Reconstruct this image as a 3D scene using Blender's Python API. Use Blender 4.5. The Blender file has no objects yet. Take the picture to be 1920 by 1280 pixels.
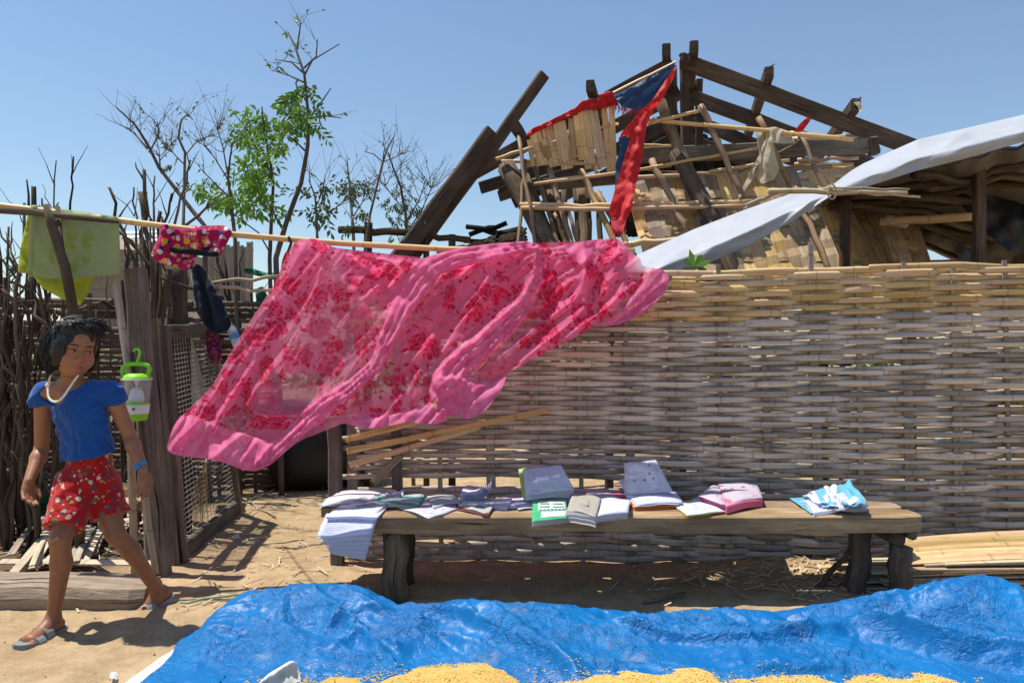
import bpy, bmesh, math, random
import numpy as np
from mathutils import Vector, Matrix, noise
from mathutils.geometry import delaunay_2d_cdt

rnd = random.Random(7)
S = bpy.context.scene
C = S.collection
# ------------------------------------------------------------------ camera
FPX, HZ, CAMH = 1387.0, 665.0, 1.25          # focal length in px of a 1920 wide picture, horizon row, eye height
cam_d = bpy.data.cameras.new('camera')
cam = bpy.data.objects.new('camera', cam_d); C.objects.link(cam)
cam_d.sensor_width = 36.0; cam_d.lens = FPX/1920*36.0
cam.location = (0, 0, CAMH); cam.rotation_euler = (math.radians(90), 0, 0)
cam_d.shift_y = (HZ-640)/1920
cam_d.clip_start = 0.05; cam_d.clip_end = 3000
S.camera = cam
# ------------------------------------------------------------------ world, sun, exposure
SUN_EL, LX, LY = math.radians(70), 0.93, -0.20          # light travels to +x and a little towards the camera
_l = math.hypot(LX, LY); LX /= _l; LY /= _l
sun_dir = Vector((LX*math.cos(SUN_EL), LY*math.cos(SUN_EL), -math.sin(SUN_EL)))
W = bpy.data.worlds.new('World'); S.world = W; W.use_nodes = True
wn = W.node_tree.nodes; wl = W.node_tree.links
sky = wn.new('ShaderNodeTexSky'); sky.sky_type = 'NISHITA'; sky.sun_disc = False
sky.sun_elevation = SUN_EL; sky.sun_rotation = math.atan2(-LX, -LY)
sky.air_density = 1.25; sky.dust_density = 0.35; sky.ozone_density = 3.0; sky.altitude = 100
wn['Background'].inputs['Strength'].default_value = 0.103
wl.new(sky.outputs['Color'], wn['Background'].inputs['Color'])
sl = bpy.data.lights.new('sun', 'SUN'); so = bpy.data.objects.new('sun', sl); C.objects.link(so)
sl.energy = 5.0; sl.angle = math.radians(0.6); sl.color = (1.0, 0.95, 0.86)
so.rotation_euler = sun_dir.to_track_quat('-Z', 'Y').to_euler(); so.location = (-3, 1, 9)
S.view_settings.view_transform = 'Standard'; S.view_settings.look = 'None'
S.view_settings.exposure = 0.42; S.view_settings.gamma = 1.0
S.render.engine = 'CYCLES'
S.cycles.max_bounces = 8; S.cycles.transparent_max_bounces = 16

# ------------------------------------------------------------------ helpers
def P(px, py, Y):
    """point at depth Y seen at that spot of the 1920 x 1280 photograph"""
    return Vector(((px-960)*Y/FPX, Y, CAMH-(py-HZ)*Y/FPX))
def G(px, py, z=0.0):
    """point on the horizontal plane z"""
    Y = FPX*(CAMH-z)/(py-HZ); return Vector(((px-960)*Y/FPX, Y, z))
def ssig(x): return 1/(1+np.exp(-x))
def sstep(a, b, x):
    t = np.clip((x-a)/(b-a), 0, 1); return t*t*(3-2*t)
def gh(x, y):
    """ground height"""
    z = 0.012*noise.noise((x*1.3, y*1.3, 0))+0.006*noise.noise((x*4, y*4, 3))
    z += 0.075*math.exp(-((x-1.62)/0.42)**2-((y-4.28)/0.16)**2)*(1+0.3*noise.noise((x*9, y*9, 1)))
    return z

ROOT = {}
def tag(o, label=None, cat=None, group=None, kind=None):
    if label: o['label'] = label
    if cat: o['category'] = cat
    if group: o['group'] = group
    if kind: o['kind'] = kind
    return o
def thing(name, loc, label, cat, group=None):
    o = bpy.data.objects.new(name, None); C.objects.link(o); o.location = loc
    o.empty_display_size = 0.1
    ROOT[o] = Vector(loc); return tag(o, label, cat, group)
class MB:
    """collects shapes into one mesh"""
    def __init__(s): s.v = []; s.f = []; s.uv = []
    def add(s, v, f, uv=None):
        n = len(s.v); s.v += [tuple(p) for p in v]
        for i, q in enumerate(f):
            s.f.append([n+k for k in q])
            s.uv.append(uv[i] if uv else [(0, 0)]*len(q))
        return s
    def build(s, name, mat, parent=None, loc=None, smooth=False, kind=None, vcol=None):
        root = ROOT[parent] if parent is not None else Vector(loc if loc is not None else (np.mean(np.array(s.v), axis=0)))
        va = np.array(s.v, dtype=float)-np.array(root)
        me = bpy.data.meshes.new(name); me.from_pydata(va.tolist(), [], s.f)
        if any(u for u in s.uv):
            l = me.uv_layers.new(name='UVMap')
            flat = np.array([c for q in s.uv for p in q for c in p], dtype=np.float32)
            if len(flat) == 2*len(me.loops): l.data.foreach_set('uv', flat)
        if smooth: me.polygons.foreach_set('use_smooth', [True]*len(me.polygons))
        if vcol is not None:
            a = me.color_attributes.new('Col', 'FLOAT_COLOR', 'POINT')
            a.data.foreach_set('color', np.array(vcol, dtype=np.float32).ravel())
        mats = mat if isinstance(mat, (list, tuple)) else [mat]
        for m in mats: me.materials.append(m)
        o = bpy.data.objects.new(name, me); C.objects.link(o)
        if parent is not None: o.parent = parent
        else: o.location = root
        ROOT[o] = root
        if kind: o['kind'] = kind
        return o
def basis(d, up=Vector((0, 0, 1))):
    d = d.normalized()
    if abs(d.dot(up)) > 0.97: up = Vector((0, 1, 0)) if abs(d.y) < 0.9 else Vector((1, 0, 0))
    s = d.cross(up).normalized(); u = s.cross(d).normalized(); return d, s, u
def loft(rings, close=True, caps=True, u=None, uvoff=0.0):
    """rings: list of lists of points (same count)"""
    n = len(rings[0]); v = [p for r in rings for p in r]; f = []; uv = []
    if u is None:
        u = [0]
        for a, b in zip(rings[:-1], rings[1:]): u.append(u[-1]+(Vector(b[0])-Vector(a[0])).length)
    per = [0]
    for k in range(n): per.append(per[-1]+(Vector(rings[0][k])-Vector(rings[0][(k+1) % n])).length)
    for i in range(len(rings)-1):
        for k in range(n if close else n-1):
            k2 = (k+1) % n
            f.append([i*n+k, i*n+k2, (i+1)*n+k2, (i+1)*n+k])
            uv.append([(u[i]+uvoff, per[k]), (u[i]+uvoff, per[k+1]), (u[i+1]+uvoff, per[k+1]), (u[i+1]+uvoff, per[k])])
    if caps and close:
        f.append(list(range(n))[::-1]); uv.append([(uvoff, 0.3+0.01*k) for k in range(n)])
        b = (len(rings)-1)*n
        f.append([b+k for k in range(n)]); uv.append([(uvoff, 0.3+0.01*k) for k in range(n)])
    return v, f, uv
def tube(pts, rad, n=7, jit=0.0, seed=0):
    pts = [Vector(p) for p in pts]; R = random.Random(seed*31+len(pts)); rings = []
    if not isinstance(rad, (list, tuple)): rad = [rad]*len(pts)
    if len(rad) == 2 and len(pts) > 2:
        a, b = rad; rad = [a+(b-a)*i/(len(pts)-1) for i in range(len(pts))]
    _, s, u = basis(pts[1]-pts[0])
    for i, p in enumerate(pts):
        d = (pts[min(i+1, len(pts)-1)]-pts[max(i-1, 0)]).normalized()
        s = (s-d*s.dot(d)).normalized(); u = s.cross(d)
        rings.append([p+(s*math.cos(a)+u*math.sin(a))*rad[i]*(1+jit*(R.random()-0.5)) for a in [2*math.pi*k/n for k in range(n)]])
    return loft(rings, uvoff=R.random()*20)
def wob(a, b, n, amp, seed):
    """a wobbling polyline from a to b"""
    a = Vector(a); b = Vector(b); L = (b-a).length; R = random.Random(seed); o = R.random()*100
    return [a.lerp(b, i/n)+amp*math.sin(math.pi*min(1, max(0.0, (i+0.6)/(n+1))))*Vector((noise.noise((o+i*0.7, 0, 0)), noise.noise((o+i*0.7, 5, 0)), noise.noise((o+i*0.7, 9, 0)))) for i in range(n+1)]
def beam(p0, p1, w, h, up=Vector((0, 0, 1)), ch=0.12, seg=4, jit=0.006, seed=0, side=None):
    """sawn timber: chamfered box section, h along 'up', slightly uneven"""
    p0 = Vector(p0); p1 = Vector(p1); R = random.Random(seed+int(abs(p0.x*917+p0.z*331)*10)); rings = []
    d, s, u = basis(p1-p0, up)
    c = ch*min(w, h); a, b = w/2, h/2
    prof = [(-a+c, -b), (a-c, -b), (a, -b+c), (a, b-c), (a-c, b), (-a+c, b), (-a, b-c), (-a, -b+c)]
    for i in range(seg+1):
        q = p0.lerp(p1, i/seg); js = R.uniform(-jit, jit); ju = R.uniform(-jit, jit)
        rings.append([q+s*(x*(1+js*3)+js)+u*(y*(1+ju*3)+ju) for x, y in prof])
    return loft(rings, uvoff=R.random()*20)
def slat(p0, p1, w, t, nrm, seg=3, bow=0.0, seed=0, taper=1.0, prof='flat'):
    """a thin strip from p0 to p1 of width w, thickness t facing nrm"""
    p0 = Vector(p0); p1 = Vector(p1); d = (p1-p0).normalized(); s = d.cross(Vector(nrm)).normalized(); u = s.cross(d)
    R = random.Random(seed); rings = []
    for i in range(seg+1):
        k = i/seg; q = p0.lerp(p1, k)+u*bow*math.sin(math.pi*k)
        ww = w*(1+(taper-1)*k)*R.uniform(0.95, 1.05)/2
        rings.append([q-s*ww-u*t/2, q+s*ww-u*t/2, q+s*ww*0.96+u*t*0.3, q+u*t*0.5, q-s*ww*0.96+u*t*0.3])
    return loft(rings, uvoff=R.random()*20)
def lathe(base, prof, n=20, axis=Vector((0, 0, 1)), caps=True):
    """prof: list of (radius, height)"""
    d, s, u = basis(axis); base = Vector(base)
    return loft([[base+d*h+(s*math.cos(2*math.pi*k/n)+u*math.sin(2*math.pi*k/n))*r for k in range(n)] for r, h in prof], caps=caps)
def pline(a, t):
    """interpolate rows of control points: a = [(key, val...), ...]"""
    a = np.array(a, float); return [np.interp(t, a[:, 0], a[:, k]) for k in range(1, a.shape[1])]
def pdist(X, Y, poly):
    """distance from points to a polyline and the place along it 0..1"""
    best = np.full(X.shape, 1e9); par = np.zeros(X.shape); L = 0; segs = []
    for (ax, ay), (bx, by) in zip(poly[:-1], poly[1:]): segs.append((L, math.hypot(bx-ax, by-ay))); L += segs[-1][1]
    for (ax, ay), (bx, by), (l0, l) in zip(poly[:-1], poly[1:], segs):
        t = np.clip(((X-ax)*(bx-ax)+(Y-ay)*(by-ay))/(l*l+1e-9), 0, 1)
        d = np.hypot(X-ax-t*(bx-ax), Y-ay-t*(by-ay)); m = d < best
        best = np.where(m, d, best); par = np.where(m, (l0+t*l)/L, par)
    return best, par
def pside(X, Y, poly):
    """like pdist, signed by the side of the polyline"""
    best = np.full(X.shape, 1e9); sg = np.ones(X.shape)
    for (ax, ay), (bx, by) in zip(poly[:-1], poly[1:]):
        t = np.clip(((X-ax)*(bx-ax)+(Y-ay)*(by-ay))/((bx-ax)**2+(by-ay)**2+1e-9), 0, 1); d = np.hypot(X-ax-t*(bx-ax), Y-ay-t*(by-ay)); m = d < best
        sg = np.where(m, np.sign((bx-ax)*(Y-ay)-(by-ay)*(X-ax)), sg); best = np.where(m, d, best)
    return best*sg
def creases(X, Y, segs):
    """sum of sharp tent-shaped creases: (x0, y0, x1, y1, height, half width)"""
    r = np.zeros(X.shape)
    for x0, y0, x1, y1, a, w in segs:
        L2 = (x1-x0)**2+(y1-y0)**2+1e-9; m = (X > min(x0, x1)-w) & (X < max(x0, x1)+w) & (Y > min(y0, y1)-w) & (Y < max(y0, y1)+w)
        x, y = X[m], Y[m]; t = ((x-x0)*(x1-x0)+(y-y0)*(y1-y0))/L2; c = np.clip(t, 0, 1); d = np.hypot(x-x0-c*(x1-x0), y-y0-c*(y1-y0)); r[m] += a*np.clip(1-d/w, 0, 1)*np.clip(1-(2*c-1)**4, 0, 1)
    return r
def inpoly(X, Y, poly):
    r = np.zeros(X.shape, bool); n = len(poly)
    for i in range(n):
        (x1, y1), (x2, y2) = poly[i], poly[(i+1) % n]
        c = ((y1 > Y) != (y2 > Y)) & (X < (x2-x1)*(Y-y1)/((y2-y1) if y2 != y1 else 1e-9)+x1); r ^= c
    return r
def sdpoly(X, Y, poly):
    """signed distance to polygon, negative inside"""
    d, _ = pdist(X, Y, list(poly)+[poly[0]]); return np.where(inpoly(X, Y, poly), -d, d)
def densify(poly, step, closed=True, smooth=0):
    out = []; n = len(poly)
    for i in range(n if closed else n-1):
        a = np.array(poly[i], float); b = np.array(poly[(i+1) % n], float); k = max(1, int(np.hypot(*(b-a))/step))
        for j in range(k): out.append(tuple(a+(b-a)*j/k))
    if not closed: out.append(tuple(poly[-1]))
    o = np.array(out)
    for _ in range(smooth): o = 0.5*o+0.25*(np.roll(o, 1, 0)+np.roll(o, -1, 0))
    return [tuple(p) for p in o]
_perm = np.random.RandomState(3).permutation(512)
def vnoise(x, y, seed=0):
    """smooth value noise on arrays, about -1..1"""
    xi = np.floor(x).astype(int); yi = np.floor(y).astype(int); fx = x-xi; fy = y-yi
    fx = fx*fx*fx*(fx*(fx*6-15)+10); fy = fy*fy*fy*(fy*(fy*6-15)+10)
    def h(i, j): return _perm[(_perm[(i+seed*17) & 511]+j*7+seed) & 511]/255.5-1
    return (h(xi, yi)*(1-fx)+h(xi+1, yi)*fx)*(1-fy)+(h(xi, yi+1)*(1-fx)+h(xi+1, yi+1)*fx)*fy
def fbm(x, y, o=4, seed=0, ridged=False):
    r = 0; a = 1
    for i in range(o):
        n = vnoise(x*2**i, y*2**i, seed+i); r = r+a*((1-2*np.abs(n)) if ridged else n); a *= 0.5
    return r
def sheet_from_poly(poly, step, zfun, seed=0, extra=()):
    """triangulate the inside of a polygon (2-D), zfun(X, Y arrays) gives 3-D points; returns verts, tris, 2-D coords"""
    b = densify(poly, step); R = np.random.RandomState(seed)
    A = np.array(b); x0, y0 = A.min(0); x1, y1 = A.max(0)
    gx, gy = np.meshgrid(np.arange(x0, x1, step), np.arange(y0, y1, step*0.87))
    gx = gx+(np.arange(gx.shape[0]) % 2)[:, None]*step/2
    gx = gx.ravel(); gy = gy.ravel(); m = sdpoly(gx, gy, poly) < -step*0.55
    pts = [Vector(p) for p in b]+[Vector((x, y)) for x, y in zip(gx[m], gy[m])]
    n = len(b); r = delaunay_2d_cdt(pts, [], [list(range(n))], 1, 1e-5)
    co = np.array([(p.x, p.y) for p in r[0]]); return zfun(co[:, 0], co[:, 1]), [list(t) for t in r[2]], co
# ------------------------------------------------------------------ materials
class Mat:
    def __init__(s, name, rough=0.8, spec=0.3):
        s.m = bpy.data.materials.new(name); s.m.use_nodes = True; s.t = s.m.node_tree
        s.b = s.t.nodes['Principled BSDF']; s.out = s.t.nodes['Material Output']
        s.b.inputs['Roughness'].default_value = rough; s.b.inputs['Specular IOR Level'].default_value = spec
    def n(s, t, **k):
        x = s.t.nodes.new('ShaderNode'+t)
        for a, v in k.items(): setattr(x, a, v)
        return x
    def put(s, sock, v):
        if hasattr(v, 'is_linked'): s.t.links.new(v, sock)
        else: sock.default_value = v
    def coord(s, kind='Object', scale=(1, 1, 1), rand=True):
        c = s.n('TexCoord').outputs[kind]; mp = s.n('Mapping'); s.put(mp.inputs['Vector'], c); mp.inputs['Scale'].default_value = scale
        if rand:
            oi = s.n('ObjectInfo').outputs['Random']; ml = s.n('Math', operation='MULTIPLY'); s.put(ml.inputs[0], oi); ml.inputs[1].default_value = 37.0
            cb = s.n('CombineXYZ'); s.put(cb.inputs[0], ml.outputs[0]); s.put(cb.inputs[1], ml.outputs[0]); s.put(mp.inputs['Location'], cb.outputs[0])
        return mp.outputs[0]
    def noise(s, vec, scale=5, detail=4, rough=0.55, dist=0.0):
        x = s.n('TexNoise'); s.put(x.inputs['Vector'], vec); x.inputs['Scale'].default_value = scale; x.inputs['Detail'].default_value = detail
        x.inputs['Roughness'].default_value = rough; x.inputs['Distortion'].default_value = dist; return x.outputs['Fac']
    def voro(s, vec, scale=5, feature='F1', out='Distance', rnd=1.0):
        x = s.n('TexVoronoi', feature=feature); s.put(x.inputs['Vector'], vec); x.inputs['Scale'].default_value = scale; x.inputs['Randomness'].default_value = rnd; return x.outputs[out]
    def ramp(s, fac, stops):
        x = s.n('ValToRGB'); s.put(x.inputs[0], fac); e = x.color_ramp.elements
        while len(e) < len(stops): e.new(0.5)
        for i, (p, c) in enumerate(stops):
            e[i].position = p; e[i].color = (c, c, c, 1) if not isinstance(c, (tuple, list)) else (*c[:3], 1)
        return x.outputs[0]
    def mix(s, fac, a, b, mode='MIX'):
        x = s.n('MixRGB', blend_type=mode); s.put(x.inputs[0], fac)
        for k, v in ((1, a), (2, b)): s.put(x.inputs[k], (*v[:3], 1) if isinstance(v, (tuple, list)) else v)
        return x.outputs[0]
    def math(s, op, a, b=0.0, c=None, clamp=False):
        x = s.n('Math', operation=op, use_clamp=clamp); s.put(x.inputs[0], a); s.put(x.inputs[1], b)
        if c is not None: s.put(x.inputs[2], c)
        return x.outputs[0]
    def rand(s): return s.n('ObjectInfo').outputs['Random']
    def sep(s, v): x = s.n('SeparateXYZ'); s.put(x.inputs[0], v); return x.outputs
    def vary(s, col, lo=0.75, hi=1.2, hue=0.009):
        r = s.rand(); h = s.n('HueSaturation'); s.put(h.inputs['Color'], col)
        s.put(h.inputs['Value'], s.math('MULTIPLY_ADD', r, hi-lo, lo))
        w = s.n('TexWhiteNoise', noise_dimensions='1D'); s.put(w.inputs['W'], r)
        s.put(h.inputs['Hue'], s.math('MULTIPLY_ADD', w.outputs['Value'], 2*hue, 0.5-hue)); s.put(h.inputs['Saturation'], s.math('MULTIPLY_ADD', w.outputs['Value'], 0.3, 0.8)); return h.outputs[0]
    def color(s, c): s.put(s.b.inputs['Base Color'], (*c[:3], 1) if isinstance(c, (tuple, list)) else c); return s
    def bump(s, h, strength=0.4, dist=0.01):
        x = s.n('Bump'); x.inputs['Strength'].default_value = strength; x.inputs['Distance'].default_value = dist; s.put(x.inputs['Height'], h)
        s.put(s.b.inputs['Normal'], x.outputs[0]); return s

def plain(name, c, rough=0.7, spec=0.3, var=0.12, nscale=12, bump=0.0, trans=0.0):
    m = Mat(name, rough, spec); v = m.coord('Object'); f = m.noise(v, nscale, 5)
    m.color(m.mix(f, tuple(x*(1-var) for x in c), tuple(min(1, x*(1+var)) for x in c)))
    if bump: m.bump(m.noise(v, nscale*3, 4), bump, 0.004)
    if trans: m.b.inputs['Transmission Weight'].default_value = trans
    return m.m
def wood(name, dark, light, rough=0.85, gs=(3, 60, 1), lo=0.75, hi=1.2, bump=0.5, stain=0.5, cracks=True):
    m = Mat(name, rough, 0.15); uv = m.coord('UV', gs); f = m.noise(uv, 1.0, 6, 0.65, 0.4)
    f = m.ramp(f, [(0.28, 0.0), (0.72, 1.0)]); c = m.mix(f, dark, light)
    big = m.noise(m.coord('UV', (2.5, 5, 1)), 1.0, 4); c = m.mix(m.ramp(big, [(0.4, stain), (0.62, 0.0)]), c, tuple(x*0.45 for x in dark), 'MIX')
    h = f
    if cracks:
        cr = m.ramp(m.noise(m.coord('UV', (1.2, 38, 1)), 1.0, 3, 0.5, 0.3), [(0.30, 1.0), (0.36, 0.0)])
        c = m.mix(cr, c, tuple(x*0.25 for x in dark)); h = m.math('SUBTRACT', f, m.math('MULTIPLY', cr, 1.5))
    m.color(m.vary(c, lo, hi)); m.bump(h, bump, 0.006); return m.m
def bamboo(name, dark, light, rough=0.6, lo=0.7, hi=1.2, node=0.33, spot=0.4, grain=70, spec=0.3):
    m = Mat(name, rough, spec); uv = m.coord('UV', (2.2, grain, 1)); f = m.noise(uv, 1.0, 5, 0.6)
    c = m.mix(m.ramp(f, [(0.3, 0.0), (0.7, 1.0)]), dark, light)
    sp = m.noise(m.coord('UV', (7, 22, 1)), 1.0, 5, 0.65); c = m.mix(m.ramp(sp, [(0.56, 0.0), (0.72, spot)]), c, tuple(x*0.3 for x in dark))
    u = m.sep(m.coord('UV'))[0]; fr = m.math('FRACT', m.math('DIVIDE', u, node)); ring = m.ramp(fr, [(0.0, 1.0), (0.022, 0.3), (0.05, 0.0), (0.96, 0.0)])
    c = m.mix(m.math('MULTIPLY', ring, 0.7), c, tuple(x*0.4 for x in dark)); m.color(m.vary(c, lo, hi)); m.bump(m.math('ADD', m.math('MULTIPLY', f, 0.3), ring), 0.4, 0.004); return m.m

mt = {}
mt['timber'] = wood('dark_timber', (0.048, 0.032, 0.022), (0.152, 0.104, 0.072), 0.75)
mt['timber_old'] = wood('grey_timber', (0.10, 0.082, 0.066), (0.25, 0.21, 0.172), 0.9)
mt['bench'] = wood('bench_plank', (0.230, 0.147, 0.078), (0.515, 0.368, 0.216), 0.75, stain=0.6, lo=0.97, hi=1.03)
mt['log'] = wood('log_bark', (0.088, 0.064, 0.044), (0.240, 0.176, 0.120), 0.95, gs=(5, 30, 1), bump=0.9)
mt['log_dark'] = wood('dark_log_bark', (0.05, 0.035, 0.025), (0.16, 0.11, 0.075), 0.95, gs=(5, 30, 1), bump=0.9)
mt['twig'] = wood('twig_bark', (0.068, 0.050, 0.037), (0.167, 0.130, 0.099), 0.95, lo=0.6, hi=1.3, cracks=False)
mt['trunk'] = wood('sapling_bark', (0.085, 0.066, 0.054), (0.20, 0.16, 0.125), 0.9, cracks=False)
mt['trunk_pale'] = wood('pale_sapling_bark', (0.16, 0.14, 0.10), (0.33, 0.30, 0.22), 0.9, cracks=False)
mt['strip_grey'] = bamboo('weathered_bamboo_strip', (0.315, 0.255, 0.205), (0.62, 0.52, 0.43), 0.6, 0.5, 1.2, spot=0.8)
mt['strip_gold'] = bamboo('new_bamboo_strip', (0.380, 0.242, 0.104), (0.627, 0.442, 0.209), 0.45, 0.8, 1.08, spot=0.35)
mt['stake'] = bamboo('weathered_stake', (0.229, 0.176, 0.132), (0.405, 0.334, 0.255), 0.8, 0.7, 1.15)
mt['strip_brown'] = bamboo('brown_bamboo_strip', (0.068, 0.046, 0.031), (0.167, 0.115, 0.074), 0.75, 0.55, 1.25, spot=0.8)
mt['pole'] = bamboo('bamboo_pole', (0.44, 0.28, 0.14), (0.68, 0.47, 0.26), 0.45, 0.9, 1.1, node=0.42)
mt['pole_brown'] = bamboo('brown_bamboo_pole', (0.19, 0.115, 0.06), (0.38, 0.24, 0.125), 0.6, 0.8, 1.15, node=0.42)
mt['slat_gold'] = bamboo('flattened_bamboo_slat', (0.40, 0.245, 0.105), (0.70, 0.47, 0.23), 0.6, 0.62, 1.12, node=0.5, spot=0.5, grain=45)
mt['slat_grey'] = bamboo('greyed_flattened_bamboo_slat', (0.28, 0.205, 0.135), (0.54, 0.41, 0.28), 0.7, 0.62, 1.12, node=0.5, spot=0.7, grain=45)
mt['slat_pale'] = bamboo('bleached_bamboo_slat', (0.370, 0.282, 0.185), (0.616, 0.510, 0.370), 0.7, 0.65, 1.1, node=0.5, spot=0.4, grain=45)
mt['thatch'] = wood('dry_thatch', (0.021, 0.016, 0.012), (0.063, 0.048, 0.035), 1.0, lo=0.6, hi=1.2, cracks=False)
mt['metal_wire'] = plain('galvanised_wire', (0.30, 0.29, 0.27), 0.5, 0.5)
mt['black'] = plain('black_plastic', (0.012, 0.012, 0.013), 0.5, 0.4, 0.3)
mt['rope'] = plain('jute_rope', (0.42, 0.31, 0.17), 0.9)
mt['rope_green'] = plain('green_rope', (0.22, 0.34, 0.22), 0.9)
def leafm(name, c1, c2, tr=0.35):
    m = Mat(name, 0.45, 0.35); f = m.noise(m.coord('Object', rand=False), 9, 2); c = m.mix(m.ramp(f, [(0.3, 0.0), (0.7, 1.0)]), c1, c2); m.color(c)
    t = m.n('BsdfTranslucent'); m.put(t.inputs[0], m.mix(1.0, c, (1.5, 1.6, 0.9), 'MULTIPLY')); x = m.n('MixShader'); x.inputs[0].default_value = tr
    m.put(x.inputs[1], m.b.outputs[0]); m.put(x.inputs[2], t.outputs[0]); m.put(m.out.inputs['Surface'], x.outputs[0]); return m.m
mt['leaf'] = leafm('green_leaf', (0.05, 0.125, 0.018), (0.13, 0.25, 0.035))
mt['leaf_dull'] = leafm('dull_leaf', (0.055, 0.085, 0.035), (0.11, 0.15, 0.06))
mt['leaf_bright'] = leafm('bright_leaf', (0.08, 0.19, 0.02), (0.19, 0.34, 0.05))
def clothm(name, c, rough=0.9, tr=0.25, weave=900, var=0.18, colnode=None, sheen=0.2):
    m = Mat(name, rough, 0.15); v = m.coord('Object', rand=False)
    cc = colnode(m) if colnode else m.mix(m.noise(v, 8, 4), tuple(x*(1-var) for x in c), tuple(min(1, x*(1+var)) for x in c))
    m.color(cc); m.bump(m.noise(v, weave/8, 3), 0.15, 0.002); m.b.inputs['Sheen Weight'].default_value = sheen
    if tr:
        t = m.n('BsdfTranslucent'); m.put(t.inputs[0], cc); x = m.n('MixShader'); x.inputs[0].default_value = tr
        m.put(x.inputs[1], m.b.outputs[0]); m.put(x.inputs[2], t.outputs[0]); m.put(m.out.inputs['Surface'], x.outputs[0])
    return m.m
def groundm():
    m = Mat('dry_earth', 0.95, 0.1); v = m.coord('Object', rand=False)
    a = m.noise(v, 0.9, 6, 0.6); b = m.noise(v, 7, 8, 0.7); d = m.noise(v, 55, 6, 0.7)
    c = m.mix(m.ramp(a, [(0.3, 0.0), (0.7, 1.0)]), (0.365, 0.262, 0.15), (0.465, 0.345, 0.21))
    c = m.mix(m.ramp(b, [(0.42, 0.55), (0.62, 0.0)]), c, (0.22, 0.145, 0.075)); c = m.mix(m.ramp(d, [(0.5, 0.0), (0.72, 0.45)]), c, (0.54, 0.40, 0.24))
    x = m.sep(v)   # darker litter-strewn soil by gate and brush fence, its colour deepened for the shade there
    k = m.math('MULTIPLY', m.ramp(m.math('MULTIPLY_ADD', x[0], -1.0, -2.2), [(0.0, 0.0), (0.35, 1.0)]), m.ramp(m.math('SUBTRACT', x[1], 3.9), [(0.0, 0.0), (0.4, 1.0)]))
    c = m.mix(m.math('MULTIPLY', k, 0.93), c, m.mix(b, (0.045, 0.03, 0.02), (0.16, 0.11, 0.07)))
    m.color(c); m.bump(m.math('ADD', m.math('MULTIPLY', b, 1.0), m.math('MULTIPLY', d, 0.45)), 0.8, 0.02); return m.m
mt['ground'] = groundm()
# ------------------------------------------------------------------ ground
def make_ground():
    fx = np.arange(-5.0, 4.2, 0.035); fy = np.arange(1.4, 8.5, 0.035)
    g = np.cumsum(0.06*1.25**np.arange(38))
    xs = np.concatenate([(-5.0-g)[::-1], fx, fx[-1]+g]); ys = np.concatenate([(1.4-g[:25])[::-1], fy, fy[-1]+g])
    X, Y = np.meshgrid(xs, ys); Z = np.array([[gh(a, b) for a in xs] for b in ys])
    near = (X > -5) & (X < 4.2) & (Y > 1.4) & (Y < 8.5)
    Z = Z+near*(0.005*fbm(X*7, Y*7, 3, 5)+0.004*np.clip(fbm(X*22, Y*22, 2, 8), 0, 2))
    n = len(xs); idx = np.arange(len(xs)*len(ys)).reshape(len(ys), n)
    f = np.stack([idx[:-1, :-1], idx[:-1, 1:], idx[1:, 1:], idx[1:, :-1]], -1).reshape(-1, 4)
    me = bpy.data.meshes.new('ground'); me.from_pydata(np.stack([X, Y, Z], -1).reshape(-1, 3).tolist(), [], f.tolist())
    me.polygons.foreach_set('use_smooth', [True]*len(me.polygons)); me.materials.append(mt['ground'])
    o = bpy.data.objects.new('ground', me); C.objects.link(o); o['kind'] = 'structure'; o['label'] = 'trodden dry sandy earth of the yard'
make_ground()

# ------------------------------------------------------------------ woven bamboo fences
def weave_strip(line, nrm, s0, s1, z, stakes, row, w, t, A, seed, zfun=None):
    """one split-bamboo strip that runs over and under the stakes"""
    R = random.Random(seed); pts = []
    ss = [s0]+[s for i, st in enumerate(stakes) for s in (st-0.03, st+0.03) if s0 < s < s1]
    mids = [0.5*(a+b) for a, b in zip(stakes[:-1], stakes[1:]) if s0 < 0.5*(a+b) < s1]
    ss = sorted(ss+mids+[s1]); rings = []; zo = R.uniform(0, 100); tw = R.uniform(-0.3, 0.3); za = 0.018 if R.random() < 0.14 else 0.0075; w *= R.choice((.82, .95, 1, 1.06))
    for s in ss:
        i = int(np.argmin([abs(s-q) for q in stakes])); sg = 1 if (i+row) % 2 == 0 else -1
        d = abs(s-stakes[i]); half = 0.5*abs(stakes[min(i+1, len(stakes)-1)]-stakes[max(i-1, 0)])/ (1 if 0 < i < len(stakes)-1 else 0.5)/1.0
        off = sg*A*math.cos(min(1.0, d/(0.5*half+1e-6))*math.pi/2)
        zz = z+za*noise.noise((zo+s*1.3, row*0.37, 0))+(zfun(s) if zfun else 0); c = line(s)+nrm*off; c.z += zz
        ww = w/2*(1+0.2*noise.noise((zo+s*1.7, 3, 0)))
        if s == s0 or s == s1: ww *= R.uniform(0.35, 0.95)
        up = Vector((0, 0, 1))*math.cos(tw)+nrm*math.sin(tw)
        rings.append([c-up*ww-nrm*t*0.35, c-up*ww*0.62+nrm*t*0.4, c+nrm*t*0.62, c+up*ww*0.62+nrm*t*0.4, c+up*ww-nrm*t*0.35, c-nrm*t*0.2])
    return loft(rings, u=[s-s0 for s in ss], uvoff=R.random()*20)

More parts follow.
